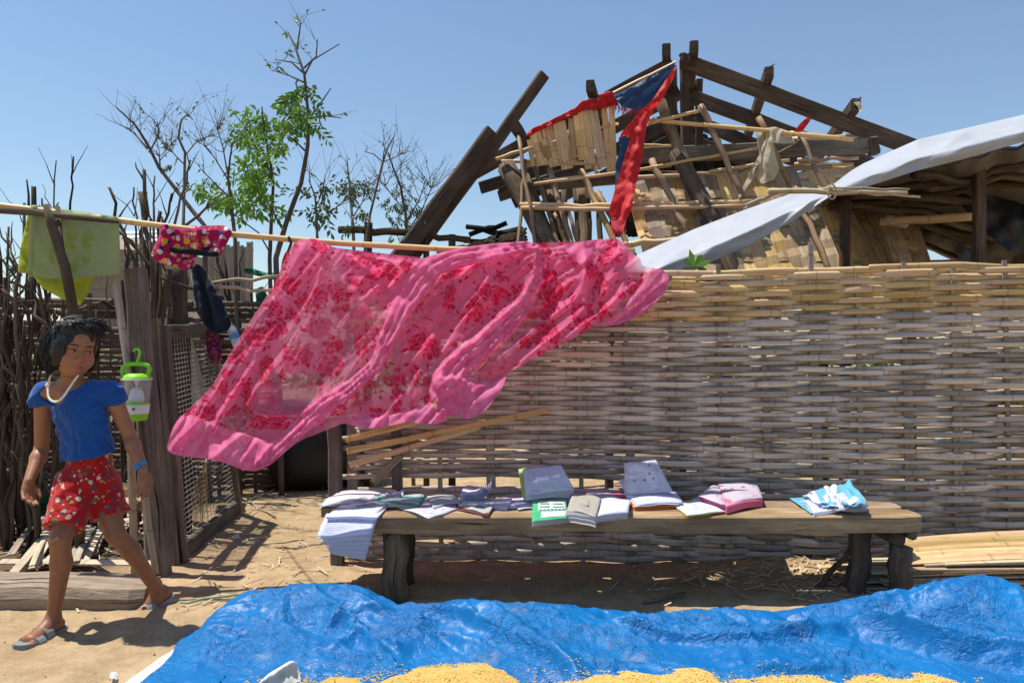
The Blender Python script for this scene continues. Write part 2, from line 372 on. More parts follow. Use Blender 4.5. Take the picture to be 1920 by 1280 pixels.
def make_main_fence():
    pL = Vector((-1.01, 4.50, 0)); pR = Vector((3.35, 4.34, 0)); D = (pR-pL); L = D.length; D.normalize(); N = Vector((D.y, -D.x, 0))
    if N.y > 0: N = -N
    def line(s): return pL+D*s
    f = thing('woven_bamboo_fence', line(L/2), 'long woven fence of split bamboo, golden along the top, behind the bench', 'fence')
    stakes = []; s = 0.03
    while s < L: stakes.append(s); s += rnd.uniform(0.265, 0.31)
    rows = 58; pitch = 1.715/rows
    def top(s): return 1.695+0.012*s+0.01*math.sin(s*2.1)
    for i, s in enumerate(stakes):
        b = line(s); ext = [0.06, 0.02, 0.09, 0.03, 0.15, 0.05][i % 6]*rnd.uniform(0.6, 1.3); lean = -0.03+rnd.uniform(-0.012, 0.012)
        mb = MB()
        for q in range(1 if i % 3 == 2 else 2):
            o = (q-0.3)*0.032; zt = top(s)+(ext if q == 0 else -rnd.uniform(0.1, 0.7))
            mb.add(*slat(b+D*(o-lean*0.5)+Vector((0, 0, -0.05)), b+D*(o+lean*0.7)+Vector((0, 0, zt)), 0.026+0.006*rnd.random(), 0.014, N, 5, 0, i*3+q))
        mb.build('stake', mt['stake'], f)
    for r in range(rows):
        z = 0.012+pitch*(r+0.5)
        if r >= rows-2: z += 0.004
        s0 = rnd.uniform(-0.05, 0.12) if r < 28 else rnd.uniform(0, 0.5)
        if r >= 28 and r < rows-10: s0 = rnd.uniform(0.35, 0.8)
        k = 0
        def zf(s, r=r): return (0.012*s+0.01*math.sin(s*2.1))*(r/rows)+0.035*math.sin(s*1.15+0.6)*(1-r/rows)**2*(0.4 if r < 3 else 1)*(1 if r > 1 else 0)
        while s0 < L-0.1:
            ln = rnd.uniform(0.75, 1.9); s1 = min(L, s0+ln)
            gold = r >= rows-9 or (r == rows-10 and s0 < 1.9)
            if not (r in (14, 15, 18, 11) and s0 < 0.3 and r != 18):
                dz = 0.004*(k % 2)
                mb = MB().add(*weave_strip(line, N, s0, s1, z+dz, stakes, r, pitch*(rnd.uniform(1.1, 1.38) if 14 < r < rows-11 else rnd.uniform(1.3, 1.6)), 0.008, 0.021+0.004*(k % 2), r*100+k, zf))
                mb.build('strip', mt['strip_gold' if gold else 'strip_grey'], f, smooth=True)
            s0 = s1-rnd.uniform(0.03, 0.12); k += 1
    # end post and the loose pieces at the broken left end
    for px, y0, y1, Y, w in ((629, 800, 1078, 4.44, 0.075),):
        MB().add(*beam(P(px-4, 780, Y), P(px+6, 1086, Y-0.02), w, w, seg=5, seed=3)).build('end_post', mt['timber_old'], f)
    MB().add(*slat(P(700, 905, 4.40), P(782, 822, 4.40), 0.045, 0.012, N, 3, 0, 5)).build('brace_slat', mt['stake'], f)
    for k, (a, b) in enumerate((((650, 846), (1030, 768)), ((648, 824), (840, 776)), ((655, 872), (900, 800)))):
        MB().add(*slat(P(*a, 4.36), P(*b, 4.41), 0.035, 0.01, N, 4, 0.015, k)).build('strip', mt['slat_gold'], f)
    MB().add(*slat(P(745, 1075, 4.42), P(742, 800, 4.42), 0.055, 0.02, N, 3, 0, 5)).build('stake', mt['timber_old'], f)
    # the tall stake that carries the clothes pole
    MB().add(*tube(wob(Vector((0.585, 4.52, -0.05)), Vector((0.60, 4.44, 1.93)), 6, 0.02, 4), [0.03, 0.022], 7)).build('stake', mt['twig'], f, smooth=True)
make_main_fence()

def make_back_fence():
    pL = Vector((-5.1, 5.55, 0)); pR = Vector((-2.15, 6.75, 0)); D = (pR-pL); L = D.length; D.normalize(); N = Vector((D.y, -D.x, 0))
    def line(s): return pL+D*s
    f = thing('woven_bamboo_fence', line(L/2), 'old brown woven bamboo fence with gaps, behind the walking girl', 'fence')
    stakes = []; s = 0.05
    while s < L: stakes.append(s); s += rnd.uniform(0.30, 0.38)
    for i, s in enumerate(stakes):
        MB().add(*slat(line(s)-Vector((0, 0, .05)), line(s+rnd.uniform(-.03, .03))+Vector((0, 0, 1.72+rnd.uniform(-.05, .2))), 0.035, 0.016, N, 4, 0, i)).build('stake', mt['strip_brown'], f)
    rows = 36; pitch = 1.68/rows
    for r in range(rows):
        s0 = rnd.uniform(-0.1, 0.2); k = 0
        while s0 < L-0.1:
            s1 = min(L, s0+rnd.uniform(0.8, 1.8))
            if rnd.random() > (0.07 if r < 30 else 0.2):
                MB().add(*weave_strip(line, N, s0, s1, 0.04+pitch*(r+.5), stakes, r, pitch*rnd.uniform(0.85, 1.2), 0.008, 0.026, 7000+r*100+k)).build('strip', mt['strip_brown'], f, smooth=True)
            s0 = s1-rnd.uniform(-0.02, 0.1); k += 1
make_back_fence()
# ------------------------------------------------------------------ bench
BZ = 0.44
def make_bench():
    t = thing('plank_bench', (0.55, 3.9, 0), 'rough two-plank wooden bench on log legs, strewn with books', 'bench')
    R = random.Random(5)
    def plank(name, x0, x1, ya, yb, z0, z1, seed, notch=0.0):
        rr = random.Random(seed); n = 26; rings = []
        for i in range(n+1):
            k = i/n; x = x0+(x1-x0)*k; e = 1.0
            ja = 0.008*noise.noise((x*2.3, seed, 0))+0.003*noise.noise((x*11, seed, 2)); jb = 0.008*noise.noise((x*2.1, seed, 7)); zt = z1+0.004*noise.noise((x*1.7, seed, 4)); zb = z0+0.012*noise.noise((x*1.4, seed, 9))
            if i == n: ja += 0.03; jb -= 0.035
            if i == 0: ja += 0.012
            c = 0.009
            rings.append([Vector(p) for p in ((x, ya+ja+c, zb), (x, ya+ja+0.002, zb+0.014), (x, ya+ja, zt-c), (x, ya+ja+c, zt-0.001), (x, (ya+yb)/2, zt+0.002), (x, yb+jb-c, zt), (x, yb+jb, zt-c), (x, yb+jb, zb))])
        MB().add(*loft(rings)).build(name, mt['bench'], t)
    plank('front_plank', -0.945, 2.075, 3.715, 3.925, BZ-0.088, BZ, 3)
    plank('back_plank', -1.02, 2.09, 3.94, 4.135, BZ-0.06, BZ-0.004, 8)
    def leg(pts, rad, m, seed):
        MB().add(*tube(pts, rad, 11, 0.3, seed)).build('leg', mt[m], t, smooth=True)
    def L(x, y, r0, r1, m, seed, top=BZ-0.07, lean=0.0):
        pts = [Vector((x+lean*(k/6)+0.008*math.sin(k*1.7+seed), y, -0.04+(top+0.04)*k/6)) for k in range(7)]; leg(pts, [r0+(r1-r0)*k/6 for k in range(7)], m, seed)
    L(-0.60, 3.80, 0.070, 0.060, 'log', 1); L(-0.58, 4.06, 0.045, 0.045, 'log_dark', 2)
    L(1.83, 3.93, 0.056, 0.050, 'log_dark', 3, lean=0.03); L(1.995, 3.80, 0.052, 0.056, 'log', 4, top=0.27)
    MB().add(*tube(wob((1.62, 3.97, -0.02), (1.80, 3.93, 0.22), 5, 0.03, 3), [0.018, 0.012], 6)).build('root_brace', mt['log_dark'], t, smooth=True)
    MB().add(*tube([(1.90, 4.09, 0.335), (1.96, 3.98, 0.318), (1.965, 3.80, 0.312), (1.968, 3.755, 0.310)], 0.034, 9, 0.15, 2)).build('cross_bar', mt['log'], t, smooth=True)
    MB().add(*tube([(2.01, 4.08, 0.34), (2.03, 3.78, 0.336), (2.03, 3.745, 0.336)], 0.024, 8, 0.15, 3)).build('cross_bar', mt['log'], t, smooth=True)
    MB().add(*tube([(-0.62, 4.10, 0.33), (-0.61, 3.79, 0.328), (-0.61, 3.745, 0.328)], 0.026, 8, 0.15, 3)).build('cross_bar', mt['log'], t, smooth=True)
make_bench()
# ------------------------------------------------------------------ storm-damaged bamboo house
HD = Vector((0.22, 1.0, 0)).normalized()            # ridge direction, away from the camera
HR = P(1276, 116, 7.5); HS = Vector((HD.y, -HD.x, 0))  # ridge front end; direction along the gable
def HP(px, py, off=0.0):
    """point of the photograph on the gable plane (off: metres behind it)"""
    off -= max(0, py-320)*0.0024      # the walls lean back, their feet are nearer
    ray = P(px, py, 1.0)-Vector((0, 0, CAMH)); o = Vector((0, 0, CAMH)); q = HR+HD*off
    return o+ray*((q-o).dot(HD)/ray.dot(HD))
def make_house():
    base = HP(1290, 500); base.z = 0
    h = thing('bamboo_house', base, 'storm-wrecked timber and bamboo house with bare rafters and torn walls', 'house')
    sd = [0]
    def B(name, a, b, w, hh, m='timber', up=None, seg=4):
        sd[0] += 1; return MB().add(*beam(a, b, w, hh, up or Vector((0, 0, 1)), seg=seg, seed=sd[0])).build(name, mt[m], h)
    def T(name, a, b, r0, r1, m='twig', n=6, amp=0.03, par=None):
        sd[0] += 1; return MB().add(*tube(wob(a, b, n, amp, sd[0]), [r0, r1], 7, 0.08, sd[0])).build(name, mt[m], par or h, smooth=True)
    # rafter pairs, one behind the other
    Lf = HP(848, 345); Rf = HP(1712, 276)
    for k, off in enumerate((0, 0.9, 1.75, 2.6)):
        o = HD*off; ap = HR+o+Vector((0, 0, -0.0))
        if k == 0:
            B('rafter', Lf+o, ap+Vector((-0.08, 0, -0.02)), 0.07, 0.15, seg=6)
        else: B('rafter', (Lf+o).lerp(ap, 0.12), ap, 0.07, 0.15)
        B('rafter', ap+Vector((0.02, 0, 0)), (Rf+o) if k < 2 else (Rf+o).lerp(ap, 0.25), 0.07, 0.15, seg=6)
    # purlins on top of the rafters, running back from their sawn ends
    def purlin(px, py, ln, w=0.085, hh=0.12):
        a = HP(px, py, -0.22); B('purlin', a, a+HD*ln, w, hh)
    for q in ((1250, 92, 3.3), (1301, 88, 3.3), (1441, 136, 3.2), (1604, 196, 2.9), (1106, 160, 2.0), (966, 238, 0.7)): purlin(*q)
    # ridge king post and short struts at the apex
    B('ridge_block', HP(1275, 112, -0.1), HP(1300, 112, -0.1), 0.12, 0.09)
    for x, y0, y1, off in ((1282, 112, 275, 0.08), (1262, 125, 275, 0.9), (1310, 150, 280, 0.95), (1286, 185, 300, 1.75)): B('king_post', HP(x, y0, off), HP(x+2, y1, off), 0.075, 0.075)
    # tie beam, inner tie beams and the broken wall plates on the left
    B('tie_beam', HP(1196, 292, -0.06), HP(1644, 272, -0.06), 0.07, 0.15, 'timber_old', seg=7)
    B('tie_beam', HP(1635, 262, -0.08), HP(1640, 290, -0.08), 0.09, 0.09)
    B('wall_plate', HP(900, 352, 0.7), HP(1090, 296, 0.7), 0.09, 0.13)
    B('wall_plate', HP(935, 368, 1.6), HP(1115, 310, 1.6), 0.09, 0.13)
    B('wall_plate', HP(1010, 348, 0.25), HP(1200, 330, 0.25), 0.07, 0.12, 'timber_old')
    # round posts, leaning with the wreck
    for x0, y0, x1, y1, r, off in ((950, 312, 1050, 500, .10, -.12), (985, 330, 1060, 510, .05, .1), (1238, 190, 1292, 330, .055, -.16), (1268, 285, 1345, 430, .085, -.14), (1325, 410, 1395, 560, .07, -.14), (1030, 360, 1078, 520, .05, .15), (1090, 350, 1100, 520, .055, .4)):
        T('post', HP(x0, y0, off), HP(x1, y1, off), r, r*0.95, 'log')
    # bamboo poles leaning along the wall
    for i, (x0, y0, x1, y1, r, off) in enumerate(((1090, 320, 1160, 470, .035, -.18), (1030, 315, 1085, 500, .03, -.1), (972, 255, 1010, 500, .022, -.2), (1313, 198, 1395, 372, .032, -.22), (1222, 300, 1290, 435, .035, -.2), (1240, 215, 1248, 240, .02, .2), (1422, 220, 1480, 345, .03, -.2), (1500, 255, 1570, 400, .025, -.16), (1000, 300, 1060, 505, .025, .05), (1060, 380, 1100, 510, .02, -.05), (985, 300, 970, 480, .02, -.22), (1110, 310, 1125, 330, .02, -.2), (1120, 360, 1190, 480, .03, -.16), (1590, 380, 1660, 520, .03, -.14), (1625, 390, 1685, 520, .03, -.12), (1490, 350, 1560, 520, .03, -.12), (1040, 400, 1075, 505, .018, -.14))):
        T('pole', HP(x0, y0, off), HP(x1, y1, off), r, r*0.85, 'pole_brown', 7, 0.04)
    for i, (x0, y0, x1, y1, r, off) in enumerate(((975, 384, 1180, 386, .028, -.24), (978, 390, 1170, 393, .024, -.26), (1165, 384, 1410, 378, .026, -.22), (1160, 391, 1400, 386, .022, -.24), (1000, 345, 1260, 310, .018, -.2), (1180, 333, 1330, 325, .02, -.2), (1170, 458, 1300, 447, .032, -.3), (1215, 224, 1600, 262, .022, -.26), (1215, 232, 1310, 208, .018, -.28), (930, 298, 1000, 276, .02, -.24), (940, 302, 1150, 308, .02, -.1), (1190, 272, 1262, 274, .02, .3), (1210, 316, 1420, 278, .016, -.26), (1480, 262, 1630, 255, .028, .2), (1500, 272, 1640, 268, .025, .35), (1330, 322, 1480, 300, .02, -.18), (1480, 250, 1600, 262, .03, .4), (1500, 290, 1620, 280, .022, .5), (1495, 300, 1610, 296, .022, .5), (1490, 308, 1600, 308, .022, .5), (1500, 316, 1640, 316, .022, .55))):
        T('batten', HP(x0, y0, off), HP(x1, y1, off), r, r*0.9, 'pole', 7, 0.02)
    # plaited wall of flattened bamboo: leaning uprights, cross bands woven through them
    wall = MB().add(*beam(HP(1195, 334, 0.06), HP(1560, 312, 0.06), 0.03, 0.05)).build('plaited_wall', mt['slat_grey'], h)
    n = 22; N = (-HD+Vector((0, 0, .45))).normalized()
    def W(i, v): # i: upright index, v: 0 top .. 1 bottom
        x = 1180+i*21.5; t = HP(x, 335-i*1.05); b = HP(x+62+i*1.4, 560); return t.lerp(b, v)
    vs = [0.05, 0.17, 0.30, 0.43, 0.56, 0.69, 0.82, 0.95]
    for i in range(n):
        pts = []; top = rnd.uniform(-0.015, 0.02)+(0.06*max(0, i-24) if i > 99 else 0)
        m = 'slat_gold' if rnd.random() < 0.6 else 'slat_grey'
        K = 17; rings = []; w = 0.128*rnd.uniform(0.82, 1.12)/2
        for k in range(K):
            v = top+(1-top)*k/(K-1); j = int(np.argmin([abs(v-q) for q in vs])); sg = -1 if (i+2*j) % 3 == 0 else 1
            c = W(i, v)+N*sg*0.012*math.cos(min(1, abs(v-vs[j])/0.065)*math.pi/2); d = (W(i, 1)-W(i, 0)).normalized(); s = d.cross(N).normalized()
            rings.append([c-s*w-N*.003, c+s*w-N*.003, c+s*w+N*.002, c+N*.006, c-s*w+N*.002])
        MB().add(*loft(rings, uvoff=rnd.random()*20)).build('slat', mt[m], wall)
    for j, v in enumerate(vs):
        i0 = 0
        while i0 < n-2:
            i1 = min(n-1, i0+rnd.randint(9, 16)); rings = []; hw = 0.048*rnd.uniform(0.8, 1.15)
            for i in range(i0*2, i1*2+1):
                ii = i/2; sg = 0 if i % 2 else (1 if (i//2+2*j) % 3 == 0 else -1)
                c = W(ii, v+rnd.uniform(-.004, .004))+N*sg*0.012; u = (W(ii, v-0.05)-W(ii, v+0.05)).normalized()
                rings.append([c-u*hw-N*.003, c-u*hw+N*.002, c+N*.006, c+u*hw+N*.002, c+u*hw-N*.003])
            MB().add(*loft(rings, uvoff=rnd.random()*20)).build('slat', mt['slat_gold' if rnd.random() < 0.5 else 'slat_grey'], wall); i0 = i1-1
    # the side of the wall in the shelter's shade
    side = MB().add(*beam(HP(1590, 335, 0.02), HP(1700, 420, 0.5), 0.03, 0.05)).build('plaited_wall', mt['slat_grey'], h)
    for i in range(13):
        x = 1570+i*14
        MB().add(*slat(HP(x-25, 345+i*6, 0.03+.04*i), HP(x+22, 560, .03+.04*i), 0.085, 0.008, N, 4, rnd.uniform(-.03, .03), i)).build('slat', mt['slat_grey'], side)
    for j in range(4): MB().add(*slat(HP(1560, 400+j*36, 0.0), HP(1720, 425+j*36, .45), 0.10, 0.008, N, 4, 0, j+40)).build('slat', mt['slat_grey'], side)
    # ragged gable mat under the left rafter
    gm = MB().add(*tube(wob(HP(985, 278, -.12), HP(1150, 276, -.12), 5, .01, 3), .014, 6)).build('gable_mat', mt['pole'], h)
    for i, (x0, y0, x1, y1, w) in enumerate(((1002, 246, 1018, 310, 22), (1025, 238, 1042, 312, 24), (1048, 228, 1064, 317, 24), (1072, 222, 1074, 298, 14), (1084, 216, 1094, 300, 20), (1093, 205, 1108, 316, 22), (1110, 204, 1132, 314, 18), (1132, 198, 1144, 322, 12), (1146, 196, 1152, 324, 12), (992, 262, 1000, 312, 10), (1015, 262, 1030, 300, 16), (1060, 250, 1075, 305, 16), (1118, 250, 1124, 318, 8))):
        MB().add(*slat(HP(x0, y0, -.15+.012*(i % 2)), HP(x1, y1, -.15+.012*(i % 3)), w*7.3/FPX, 0.008, N, 3, rnd.uniform(-.01, .02), i)).build('slat', mt['slat_gold'], gm)
    for i, (x0, y0, x1, y1) in enumerate(((985, 308, 1150, 306), (1010, 268, 1130, 248), (1000, 286, 1150, 262), (995, 298, 1120, 290), (1060, 252, 1160, 232))):
        MB().add(*slat(HP(x0, y0, -.135), HP(x1, y1, -.135), .035, .008, N, 4, 0, i)).build('slat', mt['slat_gold'], gm)
    # loose stalks and dark thatch of the back roof, enlarged to stand for the shaded interior
    for i in range(5):
        T('pole', HP(1035+i*22, 345+4*i, 0.9), HP(1048+i*20, 520, 0.9), .035, .03, 'log_dark', 5)
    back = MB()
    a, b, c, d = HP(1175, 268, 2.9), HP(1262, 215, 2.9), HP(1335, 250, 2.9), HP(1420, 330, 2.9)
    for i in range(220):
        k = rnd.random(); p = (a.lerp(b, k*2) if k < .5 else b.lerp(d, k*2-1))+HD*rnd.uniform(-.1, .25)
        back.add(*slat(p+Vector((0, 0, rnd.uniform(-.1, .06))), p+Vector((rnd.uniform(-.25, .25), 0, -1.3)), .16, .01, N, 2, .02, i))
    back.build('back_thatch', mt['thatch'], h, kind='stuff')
    # tattered bits caught on the frame
    cl = MB().add(*tube(wob(HP(1500, 262, -.2), HP(1392, 326, -.24), 6, .02, 4)+wob(HP(1380, 330, -.24), HP(1200, 318, -.2), 5, .02, 6), .006, 5)); cl.build('cord', mt['rope'], h)
    for i, (x, y) in enumerate(((1442, 128), (1604, 190), (1274, 106))):
        T('loose_tie', HP(x, y, -.26), HP(x+10, y-8, -.26), .012, .006, 'twig', 3)
    return h
make_house()

def crumpled(poly, step, plane, amp, sc, seed, folds=(), thick=0.0, off=0.0, base=None, warp=None):
    """cloth sheet: outline in photograph px on a depth function, with relief folds (metres towards the camera)"""
    def zf(X, Y):
        dep = np.zeros(X.shape)
        for pl, a, w in folds:
            d, t = pdist(X, Y, pl); dep = dep+a*np.exp(-(d/w)**2)
        dep = dep+amp*(fbm(X/sc, Y/sc, 4, seed)+0.7*np.abs(fbm(X/sc*1.7, Y/sc*0.8, 3, seed+9)))
        return np.array([tuple(plane(x, y, -k)) for x, y, k in zip(X, Y, dep+off)])
    return sheet_from_poly(poly, step, zf, seed)
def build_sheet(name, s, mat, parent=None, thick=None, uvs=1/100., loc=None):
    v, f, co = s; mb = MB(); mb.add(v, f, [[(co[i][0]*uvs, co[i][1]*uvs) for i in q] for q in f])
    o = mb.build(name, mat, parent, smooth=True, loc=loc)
    if thick: m = o.modifiers.new('t', 'SOLIDIFY'); m.thickness = thick; m.offset = 0
    return o

mt['red_cloth'] = clothm('red_tarpaulin', (0.62, 0.03, 0.035), 0.55, 0.35, var=0.25)
mt['blue_cloth'] = clothm('navy_tarpaulin', (0.022, 0.065, 0.16), 0.5, 0.25, var=0.3)
mt['pinkred_cloth'] = clothm('faded_red_cloth', (0.55, 0.045, 0.065), 0.8, 0.3, var=0.3)
mt['white_rag'] = clothm('yellowed_plastic_sheet', (0.62, 0.55, 0.42), 0.5, 0.5)
def make_house_cloths():
    loc = HP(1200, 250, -.3)
    t = thing('torn_tarpaulin', loc, 'torn red and navy tarpaulin streamer hanging from the wrecked gable', 'tarpaulin')
    hp = lambda x, y, d: HP(x, y, -.30+d)
    build_sheet('navy_panel', crumpled([(1150, 178), (1190, 160), (1225, 138), (1266, 118), (1256, 150), (1238, 178), (1222, 198), (1190, 206), (1165, 200)], 5, hp, .03, 40, 3, [([(1160, 190), (1262, 124)], .06, 9), ([(1200, 205), (1255, 135)], -.05, 8)]), mt['blue_cloth'], t)
    build_sheet('red_band', crumpled([(1264, 128), (1270, 122), (1262, 148), (1240, 190), (1222, 214), (1214, 232), (1210, 250), (1206, 290), (1192, 350), (1184, 392), (1172, 420), (1160, 412), (1143, 404), (1142, 392), (1158, 340), (1172, 290), (1182, 260), (1170, 254), (1160, 262), (1166, 248), (1186, 226), (1198, 208), (1222, 190), (1248, 150)], 5, lambda x, y, d: HP(x, y, -.36+d), .035, 26, 5, [([(1262, 135), (1205, 232), (1175, 390)], .06, 8), ([(1230, 200), (1190, 330), (1160, 400)], -.05, 7)]), mt['red_cloth'], t)
    build_sheet('navy_panel', crumpled([(1160, 258), (1182, 252), (1178, 290), (1166, 320), (1154, 345), (1154, 310), (1162, 280)], 5, hp, .03, 25, 7), mt['blue_cloth'], t)
    build_sheet('frayed_end', crumpled([(1146, 402), (1172, 418), (1168, 438), (1160, 446), (1152, 430), (1146, 425)], 5, lambda x, y, d: HP(x, y, -.345+d), .03, 12, 9), mt['pinkred_cloth'], t)
    MB().add(*tube(wob(HP(1150, 174, -.34), HP(1268, 116, -.34), 5, .01, 1), .012, 6)).build('cane', mt['pole'], t)
    fr = MB()
    for i in range(60):
        x = rnd.uniform(1150, 1198); y = 196+(x-1150)*.2; p = HP(x, y, -.33); fr.add(*tube([p, HP(x+rnd.uniform(-6, 8), y+rnd.uniform(6, 18), -.33)], .0025, 3))
    for i in range(40):
        x = rnd.uniform(1146, 1172); y = 415+rnd.uniform(-3, 8); fr.add(*tube([HP(x, y, -.35), HP(x+rnd.uniform(-5, 5), y+rnd.uniform(8, 26), -.35)], .0025, 3))
    fr.build('fraying_threads', mt['pinkred_cloth'], t, kind='stuff')
    # crumpled red cloth lying on the left rafter
    def zf(X, Y): return np.array([tuple(HP(x, y, -.2-.05*noise.noise((x*.06, y*.12, 1))-.035*noise.noise((x*.2, y*.2, 4)))) for x, y in zip(X, Y)])
    build_sheet('rafter_cloth', sheet_from_poly([(988, 250), (1000, 240), (1040, 222), (1082, 200), (1090, 190), (1100, 188), (1108, 184), (1118, 188), (1126, 176), (1140, 172), (1152, 172), (1158, 186), (1160, 198), (1140, 200), (1120, 205), (1098, 206), (1070, 218), (1040, 232), (1010, 246), (992, 256)], 4, zf), mt['red_cloth'], None, .006).name
    o = bpy.data.objects['rafter_cloth']; tag(o, 'crumpled red cloth strip draped along the left roof rafter', 'cloth')
    o = build_sheet('plastic_rag', crumpled([(1418, 250), (1430, 240), (1455, 238), (1478, 246), (1492, 268), (1470, 270), (1448, 268), (1462, 318), (1450, 338), (1428, 345), (1416, 330), (1400, 352), (1385, 375), (1378, 380), (1398, 340), (1412, 310), (1424, 290), (1420, 270)], 5, lambda x, y, d: HP(x, y, -.24+d), .05, 28, 4, [([(1450, 245), (1440, 330)], .07, 12), ([(1430, 250), (1418, 330)], -.06, 8)]), mt['white_rag'], None)
    tag(o, 'yellowed translucent plastic rag knotted over the tie beam', 'rag')
    o = build_sheet('red_scrap', crumpled([(1486, 250), (1500, 232), (1518, 216), (1524, 220), (1508, 242), (1496, 256)], 4, lambda x, y, d: HP(x, y, .3+d), .02, 20, 4), mt['red_cloth'], None); tag(o, 'small bright red plastic scrap stuck among the roof purlins', 'scrap')
    o = build_sheet('white_scrap', crumpled([(1600, 192), (1612, 190), (1618, 204), (1612, 212), (1608, 200)], 3, lambda x, y, d: HP(x, y, -.28+d), .02, 20, 4), mt['white_rag'], None); tag(o, 'pale rag scrap snagged on the end of a roof purlin', 'scrap')
make_house_cloths()

# fallen rafters leaning on the left eave
def make_fallen():
    a = thing('fallen_beam', P(760, 520, 7.0), 'long dark timber leaning up past the eave, its end high in the sky', 'beam')
    MB().add(*beam(P(738, 530, 6.9), P(1020, 142, 7.55), 0.08, 0.115, Vector((0, 0, 1)), seg=8)).build('timber', mt['timber'], a)
    b = thing('fallen_beam', P(720, 540, 6.85), 'shorter dark timber doubled against the long leaning one', 'beam')
    MB().add(*beam(P(712, 530, 6.7), P(922, 248, 7.15), 0.09, 0.15, Vector((0, 0, 1)), seg=8)).build('timber', mt['timber'], b)
    for i, (x0, y0, x1, y1, r) in enumerate(((634, 430, 770, 436, .035), (768, 437, 882, 450, .03))):
        o = MB().add(*tube(wob(P(x0, y0, 6.9), P(x1, y1, 6.9), 6, .03, i), r, 7)).build('fence_rail', mt['log_dark'], None, smooth=True)
        tag(o, ['thick end of a brown rail on posts beside the leaning timbers', 'thin brown rail end running from the leaning timber to the thatch'][i], 'rail')
    for i, (x, y0, y1, r) in enumerate(((690, 418, 540, .04), (800, 430, 540, .03), (848, 440, 540, .035))):
        p = P(x, y0, 6.92); o = MB().add(*tube(wob(Vector((p.x, p.y, -.05)), p, 6, .05, i+9), r, 7)).build('rail_post', mt['log_dark'], None, smooth=True)
        tag(o, ['crooked post under the thick rail end', 'post where the two brown rails meet', 'short dark post beside the collapsed thatch'][i], 'post')
    th = MB(); R = random.Random(4)
    for i in range(420):
        x = R.uniform(870, 990); y = 460-(x-870)*.32+R.uniform(0, 90); p = P(x, y, 9.5-R.random()*1.2)
        q = P(x-R.uniform(20, 70), y+R.uniform(5, 40), 9.0-R.random()); th.add(*slat(p, q, R.uniform(.02, .06), .01, (0, -1, .5), 2, R.uniform(-.03, .03), i))
    bs = thing('collapsed_thatch', P(930, 560, 9), 'dark heap of collapsed thatch beside the wrecked house', 'thatch'); bs.location.z = 0; ROOT[bs] = Vector(bs.location)
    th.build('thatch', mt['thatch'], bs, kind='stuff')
    for i, (x0, y0, x1, y1) in enumerate(((872, 424, 960, 440), (880, 440, 950, 418), (905, 430, 985, 470), (870, 452, 985, 452))):
        MB().add(*tube(wob(P(x0, y0, 8.6), P(x1, y1, 8.6), 4, .05, i), .03, 6)).build('rafter', mt['thatch'], bs)
make_fallen()
